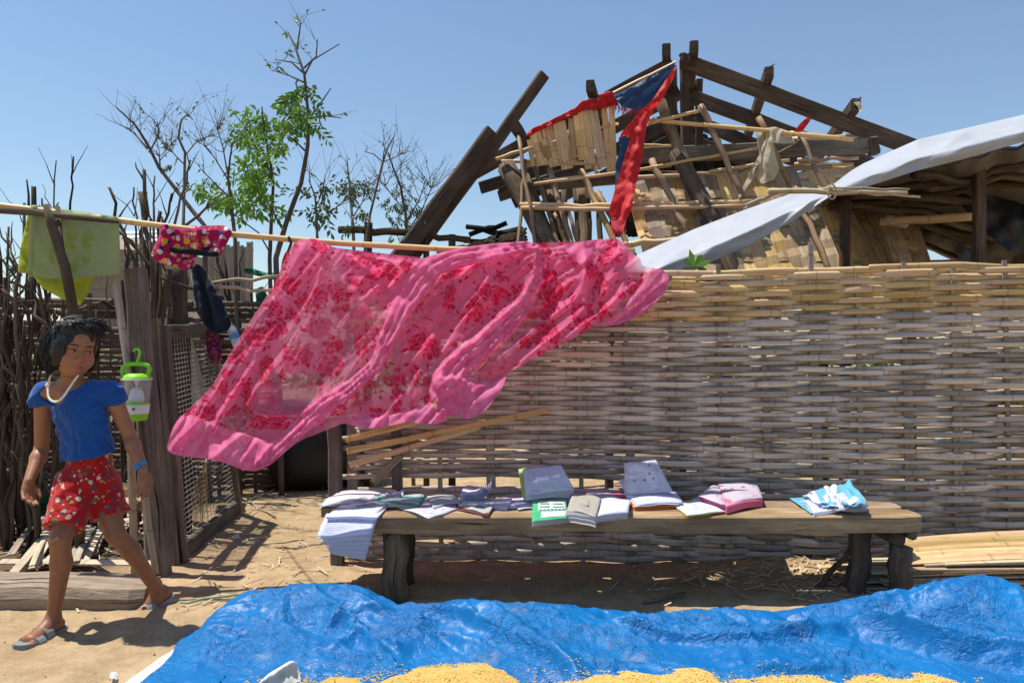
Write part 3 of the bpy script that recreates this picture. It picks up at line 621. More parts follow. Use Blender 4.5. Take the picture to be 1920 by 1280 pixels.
# ------------------------------------------------------------------ white tarpaulin shelter on the right
mt['white_tarp'] = clothm('white_plastic_sheet', (0.40, 0.425, 0.47), 0.45, 0.1, var=0.14, sheen=0)
mt['under_tarp'] = clothm('grey_and_shaded_plastic', (0.13, 0.118, 0.102), 0.8, 0.0, var=0.4, sheen=0)  # underside of the white roof sheet, its shade put into the colour
def make_shelter():
    t = thing('tarpaulin_shelter', Vector((3.6, 6.2, 0)), 'makeshift shelter roofed with a white plastic sheet over dark posts', 'shelter')
    # front edge: upper and lower outline of the folded white flap
    up = [(1150, 504), (1205, 474), (1300, 431), (1400, 393), (1500, 358), (1548, 348), (1620, 307), (1720, 263), (1800, 244), (1920, 216), (2050, 182)]
    lo = [(1150, 566), (1250, 526), (1300, 506), (1400, 463), (1500, 406), (1560, 370), (1620, 352), (1720, 320), (1800, 300), (1920, 266), (2050, 230)]
    K = 220; J = 24; g = np.zeros((K+1, J+1, 3))
    RC = random.Random(9); CR = []
    for q in range(50):
        x, y, a, L = RC.uniform(1150, 2050), RC.uniform(0, 60), RC.gauss(.1, .12), RC.uniform(90, 260); CR.append((x-L*math.cos(a), y-L*math.sin(a), x+L*math.cos(a), y+L*math.sin(a), RC.choice((-1, 1))*RC.uniform(.006, .016), RC.uniform(12, 30)))
    gx, gk = np.meshgrid(1150+900*np.arange(K+1)/K, 60*np.arange(J+1)/J, indexing='ij'); crz = creases(gx, gk, CR)
    for i in range(K+1):
        x = 1150+900*i/K; yu = pline(up, x)[0]; yl = pline(lo, x)[0]; Y = 5.35-0.25*(i/K)
        pinch = math.exp(-((x-1556)/26)**2)
        for j in range(J+1):
            k = j/J; y = yu+(yl-yu)*k; y = y*(1-.35*pinch)+(.5*(yu+yl)+6)*.35*pinch
            d = 0.30*max(0, .62-k)/.62+.02*max(0, k-.62)
            d += 0.03*noise.noise((x*.012, k*2.2, 1))+0.07*abs(noise.noise((x*.011+k*1.1, k*.9-x*.004, 5)))+crz[i, j]
            g[i, j] = P(x, y, Y+d)
    idx = np.arange((K+1)*(J+1)).reshape(K+1, J+1)
    q = np.stack([idx[:-1, :-1], idx[1:, :-1], idx[1:, 1:], idx[:-1, 1:]], -1).reshape(-1, 4).tolist()
    o = MB().add(g.reshape(-1, 3), q, [[(0.1*(k % 13), .1*(k//13)) for k in r] for r in q]).build('roof_flap', mt['white_tarp'], t, smooth=True)
    m = o.modifiers.new('t', 'SOLIDIFY'); m.thickness = .004
    # roof sheet going back from the flap's lower edge, sagging between the poles
    K2, J2 = 60, 26; g2 = np.zeros((K2+1, J2+1, 3)); back = [(1545, 395), (1600, 408), (1660, 430), (1760, 462), (1860, 505), (2050, 560)]
    for i in range(K2+1):
        x = 1545+505*i/K2; yl = pline(lo, x)[0]-4; yb = pline(back, x)[0]; yb = max(yb, yl+8)
        a = P(x, yl, 5.40-.12*(i/K2)); b = P(x-20, yb, 8.0+1.2*(1-i/K2))
        for j in range(J2+1):
            k = j/J2; p = a.lerp(b, k); p.z += .05*math.sin(k*14+i*.12)*(i/K2+.2)+.05*noise.noise((i*.22, k*4, 2)); g2[i, j] = p
    idx = np.arange((K2+1)*(J2+1)).reshape(K2+1, J2+1)
    q = np.stack([idx[:-1, :-1], idx[1:, :-1], idx[1:, 1:], idx[:-1, 1:]], -1).reshape(-1, 4).tolist()
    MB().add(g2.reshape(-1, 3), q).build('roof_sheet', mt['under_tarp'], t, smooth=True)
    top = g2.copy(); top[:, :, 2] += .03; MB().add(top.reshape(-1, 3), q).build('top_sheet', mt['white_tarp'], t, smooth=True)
    for j in range(1, 9):
        rg = [gp0 for gp0 in (Vector(g2[i, min(J2, 3*j)])-Vector((0, 0, .03)) for i in range(2, K2+1, 6))]; MB().add(*tube(rg, .028, 6)).build('roof_batten', mt['timber'], t, smooth=True)
    # white top skin over the roof sheet: the same sheet seen from above
    sd = 0
    def gp(i, k, dz=-.03):
        j = min(J2, max(0, int(k*J2))); ii = min(K2, max(0, int(i))); v = Vector(g2[ii, j]); v.z += dz; return v
    for i, (a, b, r) in enumerate(((( 6, .05), (60, .62), .035), ((4, .3), (60, .95), .035), ((20, .03), (60, .30), .03), ((8, .5), (40, 1), .03), ((2, .15), (60, .8), .028))):
        MB().add(*tube([gp(a[0]+(b[0]-a[0])*s/8, a[1]+(b[1]-a[1])*s/8, -.05) for s in range(9)], r, 7)).build('roof_pole', mt['timber'], t, smooth=True)
    # posts
    for px, y0, Y, w in ((1835, 285, 5.6, .075), (1584, 365, 5.75, .065)):
        a = P(px, y0, Y); MB().add(*beam(Vector((a.x, a.y, -.03)), a+Vector((0, 0, .05)), w, w, seg=6, seed=px)).build('post', mt['timber'], t)
    # ridge bamboo tied along the flap with its split ends sticking out
    for i, (x0, y0, x1, y1, r) in enumerate(((1440, 358, 1700, 362, .022), (1400, 385, 1470, 356, .016), (1560, 356, 1725, 370, .012), (1550, 352, 1705, 355, .010), (1460, 360, 1560, 354, .016), (1395, 392, 1445, 364, .010))):
        MB().add(*tube(wob(P(x0, y0, 5.18), P(x1, y1, 5.18), 6, .02, i), [r, r*.7], 6)).build('tie_pole', mt['slat_pale'], t, smooth=True)
    MB().add(*tube([P(1560+8*math.cos(a), 360+14*math.sin(a), 5.14) for a in np.linspace(0, 6.3, 13)], .006, 5)).build('lashing', mt['rope'], t)
    # crossing bamboo under the roof and a black sheet added to stand for the shade inside
    MB().add(*tube(wob(P(1650, 416, 6.3), P(1840, 405, 6.0), 6, .02, 7), .035, 7)).build('roof_pole', mt['pole'], t, smooth=True)
    MB().add(*tube(wob(P(1660, 412, 6.28), P(1700, 418, 6.28), 3, .01, 7), .045, 7)).build('roof_pole', mt['slat_pale'], t, smooth=True)
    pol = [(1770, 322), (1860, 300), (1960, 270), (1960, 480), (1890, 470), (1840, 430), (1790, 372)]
    build_sheet('shade_sheet', crumpled(pol, 14, lambda x, y, d: P(x, y, 6.3+d), .08, 60, 2), mt['black'], t)
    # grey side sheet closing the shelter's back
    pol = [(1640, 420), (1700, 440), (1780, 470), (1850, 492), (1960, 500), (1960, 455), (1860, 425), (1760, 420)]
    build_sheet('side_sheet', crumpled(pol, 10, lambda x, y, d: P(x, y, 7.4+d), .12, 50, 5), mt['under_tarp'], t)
    # crimson and pale bundles seen over the fence
    def lump(name, pts, mat, label, cat, Y, sq=0.6):
        mb = MB(); a = P(*pts, Y); return a
    def bundle(name, px, py, Y, rx, rz, mat, label, cat, seed):
        v = []; f = []; n, k = 20, 12; c = P(px, py, Y)
        for i in range(k+1):
            for j in range(n):
                th = math.pi*i/k; ph = 2*math.pi*j/n; d = Vector((math.sin(th)*math.cos(ph), math.sin(th)*math.sin(ph), math.cos(th))); r = 1+.22*noise.noise(d*2+Vector((seed, 0, 0)))+.12*noise.noise(d*6+Vector((seed, 4, 0)))
                v.append(c+Vector((d.x*rx*r, d.y*rx*.7*r, d.z*rz*r)))
        for i in range(k):
            for j in range(n): f.append([i*n+j, i*n+(j+1) % n, (i+1)*n+(j+1) % n, (i+1)*n+j])
        tag(MB().add(v, f).build(name, mat, None, smooth=True), label, cat)
    bundle('cloth_bundle', 1768, 506, 5.5, .21, .075, clothm('crimson_cloth', (0.20, 0.012, 0.05), .8, 0), 'dark crimson cloth bundle lying behind the fence top', 'bundle', 1)
    bundle('cloth_bundle', 1822, 490, 5.7, .10, .10, mt['under_tarp'], 'pale grey plastic bundle beside the shelter post', 'bundle', 4)
    bundle('cloth_bundle', 1500, 512, 5.5, .09, .04, plain('dark_print_cloth', (.05, .045, .05), .9, var=.9, nscale=40), 'dark patterned bundle peeping over the golden fence top', 'bundle', 7)
    bundle('cloth_bundle', 1572, 512, 5.5, .11, .045, plain('dark_green_cloth', (.03, .045, .03), .9, var=.9, nscale=40), 'dark green bundle peeping over the golden fence top', 'bundle', 9)
    # platform behind the fence that carries the bundles, widened to shade the ground
    pf = thing('storage_platform', Vector((2.35, 5.5, 0)), 'dark raised platform just behind the golden fence top', 'platform')
    MB().add(*beam((.75, 5.6, 1.765), (3.8, 5.65, 1.765), 1.5, .05, seg=6)).build('deck', mt['timber'], pf)
    MB().add(*beam((-.95, 4.95, 1.60), (3.8, 4.92, 1.60), .66, .04, seg=6)).build('shade_deck', mt['timber'], pf)  # added out of sight to shade the ground seen through the fence
    for x in (-.8, .3, 1.5, 2.8): MB().add(*beam((x, 5.2, -.03), (x, 5.2, 1.6), .06, .06)).build('leg', mt['timber'], pf)  # legs of the added shading deck
    for x in (1.25, 2.3, 3.55):
        MB().add(*beam((x, 5.5, -.03), (x, 5.5, 1.76), .08, .08)).build('leg', mt['timber'], pf)
    # broad-leaved seedling in front of the wall
    s = thing('seedling', Vector((1.22, 4.95, 0)), 'fresh green seedling with spread leaves above the fence top', 'plant')
    top = P(1302, 500, 4.95); MB().add(*tube(wob((1.25, 4.95, 0), top, 6, .04, 3), [.008, .004], 5)).build('stem', mt['leaf_dull'], s)
    for i, a in enumerate((150, 110, 60, 20, -25, 200)):
        d = Vector((math.cos(math.radians(a)), -.25, math.sin(math.radians(a)))).normalized(); tip = top+d*(.095+.03*(i % 2)); nn = Vector((0, -1, .3)); w = d.cross(nn).normalized()*.022
        MB().add([top, top+d*.035+w*.6, top+d*.07+w, tip, top+d*.07-w, top+d*.035-w*.6], [[0, 1, 5], [1, 2, 4, 5], [2, 3, 4]]).build('leaf', mt['leaf_bright' if i < 4 else 'leaf_dull'], s)
make_shelter()
# ------------------------------------------------------------------ clothes pole and the washing on it
POLE = [(-60, 380), (0, 386), (110, 399), (220, 413), (330, 427), (440, 440), (620, 455), (830, 467), (1000, 470), (1190, 470)]
def poleY(px): return float(np.interp(px, [-60, 0, 600, 1190], [3.95, 3.98, 4.28, 4.36]))
def pole_pt(px, dy=0, dY=0.0): return P(px, pline(POLE, px)[0]+dy, poleY(px)+dY)
def make_poles():
    pts = [pole_pt(x) for x in np.linspace(-60, 1190, 26)]
    t = tag(MB().add(*tube(pts, [.0185, .0165], 9)).build('clothes_pole', mt['pole'], None, smooth=True), 'long straight tan bamboo clothes pole carrying the washing', 'pole')
    pts = [P(x, y, 3.94) for x, y in ((-60, 392), (0, 395), (60, 398), (120, 405), (170, 410), (222, 417))]
    tag(MB().add(*tube(pts, [.017, .015, .017, .014, .014, .008], 8, .2, 3)).build('crooked_branch', mt['twig'], None, smooth=True), 'crooked grey branch lying along the end of the clothes pole', 'branch')
    a = thing('forked_prop', G(150, 1000), 'forked grey branch propping up the clothes pole by the green towel', 'prop')
    MB().add(*tube([G(150, 1045), P(148, 760, 4.0), P(138, 585, 3.92), P(122, 500, 3.88), P(112, 470, 3.87), P(96, 418, 3.86), P(86, 384, 3.86)], [.028, .027, .026, .025, .024, .022, .015], 8, .15, 2)).build('stem', mt['twig'], a, smooth=True)
    MB().add(*tube([P(118, 490, 3.88), P(112, 440, 3.9), P(108, 388, 4.03)], [.018, .015, .012], 8, .15, 2)).build('fork', mt['twig'], a, smooth=True)
make_poles()

def rosem():
    """sheer net printed with roses, solid pink where the attribute Col says so"""
    m = Mat('rose_print_net', 0.85, 0.1); uv = m.coord('UV', (1, 1, 1), rand=False)
    w = m.n('TexNoise'); m.put(w.inputs['Vector'], uv); w.inputs['Scale'].default_value = 3.5
    vm = m.n('VectorMath', operation='MULTIPLY_ADD'); m.put(vm.inputs[0], w.outputs['Color']); vm.inputs[1].default_value = (.28, .28, 0); m.put(vm.inputs[2], uv); wv = vm.outputs[0]
    d1 = m.voro(wv, 2.9, rnd=0.85); pet = m.voro(wv, 11.0, rnd=1.0); gap = m.voro(wv, 11.0, 'DISTANCE_TO_EDGE', rnd=1.0)
    big = m.math('MULTIPLY', m.ramp(m.math('ADD', d1, m.math('MULTIPLY', pet, .22)), [(.55, 1.0), (.60, 0.0)]), m.ramp(gap, [(.02, .25), (.07, 1.0)]))
    d2 = m.voro(wv, 9.5, rnd=1.0); rsel = m.voro(wv, 9.5, 'F1', 'Color'); r0 = m.sep(rsel)[0]
    small = m.math('MULTIPLY', m.ramp(d2, [(.26, 1.0), (.32, 0.0)]), m.ramp(r0, [(.30, 0.0), (.34, 1.0)]))
    st = m.math('MULTIPLY', m.ramp(m.voro(wv, 4.0, 'DISTANCE_TO_EDGE'), [(.008, 1.0), (.016, 0.0)]), m.ramp(d1, [(.45, 0.0), (.5, .7)]))
    fl = m.math('MAXIMUM', m.math('MAXIMUM', big, small), st, clamp=True)
    tone = m.noise(uv, 16, 4); red = m.mix(m.ramp(tone, [(.35, 0.), (.65, 1.)]), (.52, .008, .05), (.86, .07, .19)); netc = m.mix(m.noise(uv, 2, 3), (.86, .21, .41), (.93, .38, .55))
    at = m.n('Attribute', attribute_name='Col').outputs['Color']; sp = m.n('SeparateColor'); m.put(sp.inputs[0], at); solid, dens = sp.outputs[0], sp.outputs[1]
    netc = m.mix(m.math('MULTIPLY', dens, .55), netc, (.90, .12, .32)); c = m.mix(fl, netc, red)
    pinkc = m.mix(m.ramp(m.noise(uv, 6, 5, .65), [(.35, 0.), (.65, 1.)]), (.80, .14, .35), (.92, .29, .50)); c = m.mix(solid, c, pinkc); m.color(c)
    fine = m.noise(uv, 60, 2); bw = m.math('ADD', m.noise(uv, 9, 3), m.math('MULTIPLY', fine, .3)); m.bump(bw, .12, .01)
    tl = m.n('BsdfTranslucent'); m.put(tl.inputs[0], c); x = m.n('MixShader'); x.inputs[0].default_value = .52; m.put(x.inputs[1], m.b.outputs[0]); m.put(x.inputs[2], tl.outputs[0])
    tp = m.n('BsdfTransparent'); y = m.n('MixShader')
    al = m.math('MAXIMUM', m.math('MULTIPLY_ADD', fl, .24, m.math('MULTIPLY_ADD', dens, .38, .50)), solid, clamp=True)
    m.put(y.inputs[0], al); m.put(y.inputs[1], tp.outputs[0]); m.put(y.inputs[2], x.outputs[0]); m.put(m.out.inputs['Surface'], y.outputs[0]); return m.m
mt['rose'] = rosem()
def C6(pts): return [(300+x*.5104, 420+y*.5104) for x, y in pts]
def make_net():
    out = [(545, 462), (556, 450), (590, 446), (610, 456), (628, 464), (660, 472), (720, 479), (790, 486), (812, 478), (840, 470), (880, 462), (930, 456), (990, 452), (1006, 458), (1030, 466), (1062, 458), (1100, 451), (1150, 446), (1166, 447), (1178, 462), (1184, 476), (1200, 480), (1204, 500), (1222, 502), (1240, 504), (1252, 512), (1258, 524), (1250, 536), (1252, 546), (1238, 556), (1216, 582), (1190, 596), (1172, 604), (1140, 612), (1116, 610), (1090, 626), (1040, 652), (1000, 672), (962, 694), (946, 706), (948, 716), (936, 736), (912, 768), (878, 788), (858, 778), (842, 776), (828, 794), (790, 794), (762, 790), (735, 797), (700, 803), (668, 800), (646, 792), (612, 806), (566, 824), (540, 842), (510, 870), (479, 884), (452, 880), (425, 868), (392, 860), (350, 856), (318, 850), (311, 842), (322, 806), (330, 790), (352, 768), (380, 742), (404, 712), (430, 664), (458, 618), (486, 576), (512, 536), (528, 500)]
    b1 = [(1004, 457), (958, 464), (912, 473), (860, 480), (812, 495), (780, 530), (759, 566), (732, 620), (706, 682), (660, 724), (606, 760), (556, 806), (520, 840), (486, 872)]
    b1w = [10, 14, 18, 20, 24, 24, 19, 15, 13, 15, 17, 17, 17, 12]
    b2 = [(1009, 468), (1008, 520), (984, 570), (945, 612), (908, 645), (866, 680), (840, 712)]
    b2w = [5, 10, 16, 21, 23, 24, 30]
    polys = [C6(p) for p in ([(985, 615), (1010, 560), (1100, 560), (1180, 590), (1270, 560), (1285, 590), (1240, 660), (1140, 740), (1060, 715), (1010, 660)],
        [(0, 850), (60, 690), (160, 720), (300, 765), (420, 800), (340, 930), (200, 900), (0, 870)],
        [(330, 585), (480, 575), (640, 598), (660, 640), (560, 690), (480, 708), (340, 700)],
        [(1585, 390), (1700, 310), (1760, 235), (1800, 170), (1900, 140), (1900, 250), (1760, 360), (1620, 400)],
        [(1440, 90), (1520, 60), (1630, 45), (1600, 90), (1562, 150), (1566, 290), (1550, 290), (1548, 160), (1500, 110)],
        [(700, 722), (850, 700), (985, 660), (1060, 700), (1050, 760), (850, 770), (690, 780)])]
    dens_p = [C6(p) for p in ([(430, 230), (530, 40), (640, 90), (600, 200), (500, 320), (420, 480), (330, 620), (200, 740), (90, 720), (300, 480)], [(620, 90), (830, 140), (1000, 140), (930, 260), (860, 330), (700, 240)],
        [(1390, 100), (1450, 95), (1560, 160), (1640, 60), (1720, 80), (1780, 200), (1600, 380), (1300, 560), (1120, 610), (1100, 600), (1400, 380)], [(640, 750), (800, 620), (980, 600), (1000, 660), (850, 740)], [(900, 380), (1040, 160), (1370, 90), (1370, 200), (1310, 290), (1000, 530), (860, 600)])]
    dark_p = C6([(300, 755), (330, 715), (430, 703), (525, 712), (420, 805)])
    folds = [([(575, 452), (520, 560), (440, 700), (345, 820)], .075, 16), ([(606, 458), (600, 520), (560, 620), (470, 760)], .055, 14), ([(540, 520), (470, 640), (390, 780)], -.05, 14), ([(615, 470), (650, 540), (720, 600)], .05, 13), ([(640, 470), (720, 530), (760, 560)], -.04, 14), ([(660, 474), (760, 500), (800, 500)], .045, 9),
        ([(590, 600), (560, 700), (540, 760)], -.05, 22), ([(690, 560), (640, 660), (560, 730)], -.05, 25), ([(640, 640), (650, 740), (580, 790)], .03, 16), ([(890, 490), (830, 590), (810, 700)], -.05, 18), ([(850, 530), (800, 650), (760, 770)], .05, 13), ([(930, 480), (900, 560), (830, 660)], .035, 10), ([(970, 480), (960, 540), (880, 630)], -.05, 16),
        ([(1030, 480), (1040, 560), (1000, 640)], -.06, 18), ([(1094, 462), (1098, 500), (1100, 560)], .06, 8), ([(1165, 455), (1140, 540), (1040, 630), (960, 690)], .07, 14), ([(1190, 490), (1150, 570), (1060, 636)], .05, 10), ([(1120, 480), (1080, 560), (1000, 620), (900, 700)], .05, 10), ([(1140, 470), (1105, 550), (1020, 622)], -.04, 9),
        ([(1240, 512), (1200, 560), (1130, 606)], .05, 14), ([(1230, 540), (1180, 596)], -.04, 8), ([(860, 700), (890, 740), (880, 780)], .04, 12), ([(900, 690), (930, 720)], -.04, 10), ([(940, 640), (880, 730)], -.035, 8), ([(330, 830), (400, 770), (430, 740)], .05, 12), ([(360, 850), (430, 790)], -.045, 12), ([(400, 858), (470, 800)], .03, 10), ([(500, 860), (620, 780), (720, 770), (800, 760)], -.03, 12)]
    RC = random.Random(77); CRS = []
    for i in range(260):
        x, y = RC.uniform(330, 1240), RC.uniform(455, 860); k = min(1, max(0, (x-450)/650)); dx, dy = -.52-.28*k+RC.uniform(-.16, .16), .85-.25*k; L = RC.uniform(40, 150)
        CRS.append((x-dx*L, y-dy*L, x+dx*L, y+dy*L, RC.choice((-1, 1, 1))*RC.uniform(.008, .026), RC.uniform(5, 11)))
    def zf(X, Y):
        k = np.clip((Y-455)/400, 0, 1); base = np.interp(X, [300, 600, 1260], [4.10, 4.22, 4.30])-.34*k**1.1-.10*k*np.clip((650-X)/340, 0, 1)
        topc = sstep(0, 26, Y-np.interp(X, [q[0] for q in POLE], [q[1] for q in POLE])+12); base = base+(1-topc)*.045-.03
        dep = np.zeros(X.shape); taper = np.clip(.35+k*1.4, 0, 1)
        for pl, a, w in folds:
            d, t = pdist(X, Y, pl); dep += a*1.15*np.exp(-np.sqrt((d/w)**2+.02)*1.25)*(0.55+.45*np.sin(np.pi*np.clip(t, .02, .98)))
        # wrinkles stretched along the hang of the cloth
        a = math.radians(52); u = X*math.cos(a)-Y*math.sin(a)*-1; s = X*math.sin(a)+Y*math.cos(a); s = -X*math.sin(a)+Y*-math.cos(a)
        al = (-X*.62+Y*.78); ac = (X*.78+Y*.62)
        dep += .016*fbm(ac/34, al/190, 2, 4)*taper+.026*np.abs(fbm(ac/52+al/260, al/220, 2, 8))*taper
        inb = np.zeros(X.shape)
        for pl, wd in ((b1, b1w), (b2, b2w)):
            d, t = pdist(X, Y, pl); inb = np.maximum(inb, ssig((np.interp(t, np.linspace(0, 1, len(wd)), wd)-d)/1.5))
        dep += creases(X, Y, CRS)*(1-.7*inb)
        for pl, wd, amp in ((b1, b1w, .060), (b2, b2w, .065)):
            d, t = pdist(X, Y, pl); w = np.interp(t, np.linspace(0, 1, len(wd)), wd); sd = pside(X, Y, pl); e = ssig((w-d)/1.2); q = np.clip(sd/(w+1e-6), -1, 1); dep += amp*e*(.50+.30*q*(1 if amp > .062 else -1))+e*(.024*np.abs(((q*1.6+.25*fbm(t*14, q*0, 2, 3)) % 1)-.5)*2+.016*np.abs(fbm(t*20+q, q*2.2, 2, 6)))
        for i, pg in enumerate(polys): dep += [.045, .02, .02, .03, .05, .02][i]*ssig(-sdpoly(X, Y, pg)/1.2)
        dep -= .07*ssig(-sdpoly(X, Y, dark_p)/3)
        Yd = base-dep; return np.array([tuple(P(x, y, q)) for x, y, q in zip(X, Y, Yd)])
    v, f, co = sheet_from_poly(densify(out, 6, smooth=2), 3.8, zf, 3)
    X, Y = co[:, 0], co[:, 1]; solid = np.zeros(len(X)); dens = np.zeros(len(X))
    for pl, wd in ((b1, b1w), (b2, b2w)):
        d, t = pdist(X, Y, pl); w = np.interp(t, np.linspace(0, 1, len(wd)), wd); solid = np.maximum(solid, (d < w))
    for i, pg in enumerate(polys): solid = np.maximum(solid, (.5 if i == 2 else 1.)*(sdpoly(X, Y, pg) < 0))
    for pg in dens_p: dens = np.maximum(dens, sstep(14, -14, sdpoly(X, Y, pg)))
    kill = sdpoly(X, Y, dark_p) < 0; solid = np.where(kill, 0, solid); dens = np.where(kill, .6, dens)
    ang = np.where(X < 800, .5, -.2); U = X/112+.10*fbm(X/90, Y/90, 2, 1); V = Y/112+.10*fbm(X/90, Y/90, 2, 5)
    mb = MB().add(v, f, [[(U[i], V[i]) for i in q] for q in f])
    t = thing('mosquito_net', P(760, 470, 4.3), 'big pink rose-printed mosquito net draped over pole and fence', 'mosquito net')
    mb.build('net', mt['rose'], t, smooth=True, vcol=np.stack([solid, dens, solid*0, solid*0+1], -1))
    # the part of the net that falls behind the pole and fence
    def zb(X, Y):
        dep = .10+.02*fbm(X/60, Y/120, 3, 9); return np.array([tuple(P(x, y, 4.42+q+.1*(x < 640))) for x, y, q in zip(X, Y, dep)])
    v, f, co = sheet_from_poly(densify([(552, 456), (640, 466), (800, 484), (1000, 456), (1160, 450), (1190, 484), (1130, 560), (960, 620), (800, 640), (700, 690), (600, 700), (520, 700), (500, 640), (520, 560)], 10), 10, zb, 4)
    MB().add(v, f, [[(co[i][0]/112+3, co[i][1]/112) for i in q] for q in f]).build('back_fall', mt['rose'], t, smooth=True, vcol=np.tile([0, 1, 0, 1], (len(v), 1)))
    # across the pole and the fence top: opaque fold added to shade the ground below
    n, k = 70, 9; tv = []; tf = []; tu = []
    for i in range(n+1):
        x = 560+600*i/n; yt = float(np.interp(x, [552, 590, 640, 720, 800, 860, 930, 1000, 1040, 1100, 1165, 1190], [456, 448, 468, 480, 487, 468, 457, 454, 466, 454, 450, 484]))+5; a = P(x, yt, float(np.interp(x, [300, 600, 1260], [4.10, 4.22, 4.30]))+.01); b = P(x, yt+8, 4.54+.1*(x < 640))
        for j in range(k+1): s = j/k; p = a.lerp(b, s); p.z += .012*noise.noise((x*.03, s*2, 0))-.03*math.sin(math.pi*s); tv.append(p); tu.append((x/112, s*3))
    for i in range(n):
        for j in range(k): tf.append([i*(k+1)+j, (i+1)*(k+1)+j, (i+1)*(k+1)+j+1, i*(k+1)+j+1])
    MB().add(tv, tf, [[tu[i] for i in q] for q in tf]).build('shade_fold', mt['rose'], t, smooth=True, vcol=np.tile([1, 1, 0, 1], (len(tv), 1)))
make_net()

# ------------------------------------------------------------------ smaller washing
def towelc(m):
    v = m.coord('Object', rand=False); x = m.sep(v); a = m.voro(m.coord('Object', (1, 1, .55), rand=False), 11, rnd=.7); b = m.noise(v, 24, 5, .65)
    pat = m.math('MULTIPLY', m.ramp(a, [(.30, 1.0), (.42, 0.0)]), m.ramp(b, [(.42, 0.0), (.55, 1.0)])); c = m.mix(m.noise(v, 4, 3), (.42, .50, .23), (.50, .55, .33)); return m.mix(pat, c, (.36, .47, .10))
mt['towel'] = clothm('pale_green_towel', (.45, .55, .3), .95, .45, colnode=towelc)
mt['towel_in'] = clothm('lime_towel_lining', (.50, .58, .07), .95, .4)
def printc(bg, spots, sc=14, thr=.30):
    def f(m):
        uv = m.coord('UV', rand=False); c = m.mix(m.noise(uv, 2, 2), tuple(x*.85 for x in bg), bg)
        for i, col in enumerate(spots):
            mp = m.n('Mapping'); m.put(mp.inputs[0], uv); mp.inputs['Location'].default_value = (i*.37+.1, i*.61, 0); wv = m.n('TexNoise'); m.put(wv.inputs['Vector'], uv); wv.inputs['Scale'].default_value = sc*1.3
            vm = m.n('VectorMath', operation='MULTIPLY_ADD'); m.put(vm.inputs[0], wv.outputs['Color']); vm.inputs[1].default_value = (.05, .05, 0); m.put(vm.inputs[2], mp.outputs[0])
            d = m.voro(vm.outputs[0], sc*(1+.22*i)); r = m.sep(m.voro(vm.outputs[0], sc*(1+.22*i), 'F1', 'Color'))[i % 3]
            c = m.mix(m.math('MULTIPLY', m.ramp(d, [(thr, 1.0), (thr+.04, 0.0)]), m.ramp(r, [(.50, 0.0), (.52, 1.0)])), c, col)
        return c
    return f
mt['print_pink'] = clothm('bright_print_cotton', (.6, .02, .15), .85, .3, colnode=printc((.50, .012, .13), [(.80, .42, .03), (.02, .025, .08), (.75, .70, .66), (.62, .10, .06), (.78, .30, .35)], 5.2, .33))
mt['print_purple'] = clothm('purple_dotted_cotton', (.2, .02, .15), .85, .2, colnode=printc((.17, .012, .10), [(.75, .35, .45), (.70, .50, .12), (.55, .05, .2)], 22, .26))
mt['navy'] = clothm('navy_cotton', (.012, .022, .038), .9, .1)
mt['black_band'] = clothm('black_elastic', (.010, .009, .011), .9, 0)
def hang(name, label, cat, poly, mat, Yf, folds, amp, sc, seed, step=5, uvs=1/100., thick=.004, parent=None):
    s = crumpled(densify(poly, step, smooth=1), step, lambda x, y, d: P(x, y, Yf(x, y)+d), amp, sc, seed, folds); o = build_sheet(name, s, mat, parent, thick, uvs)
    if label: tag(o, label, cat)
    return o
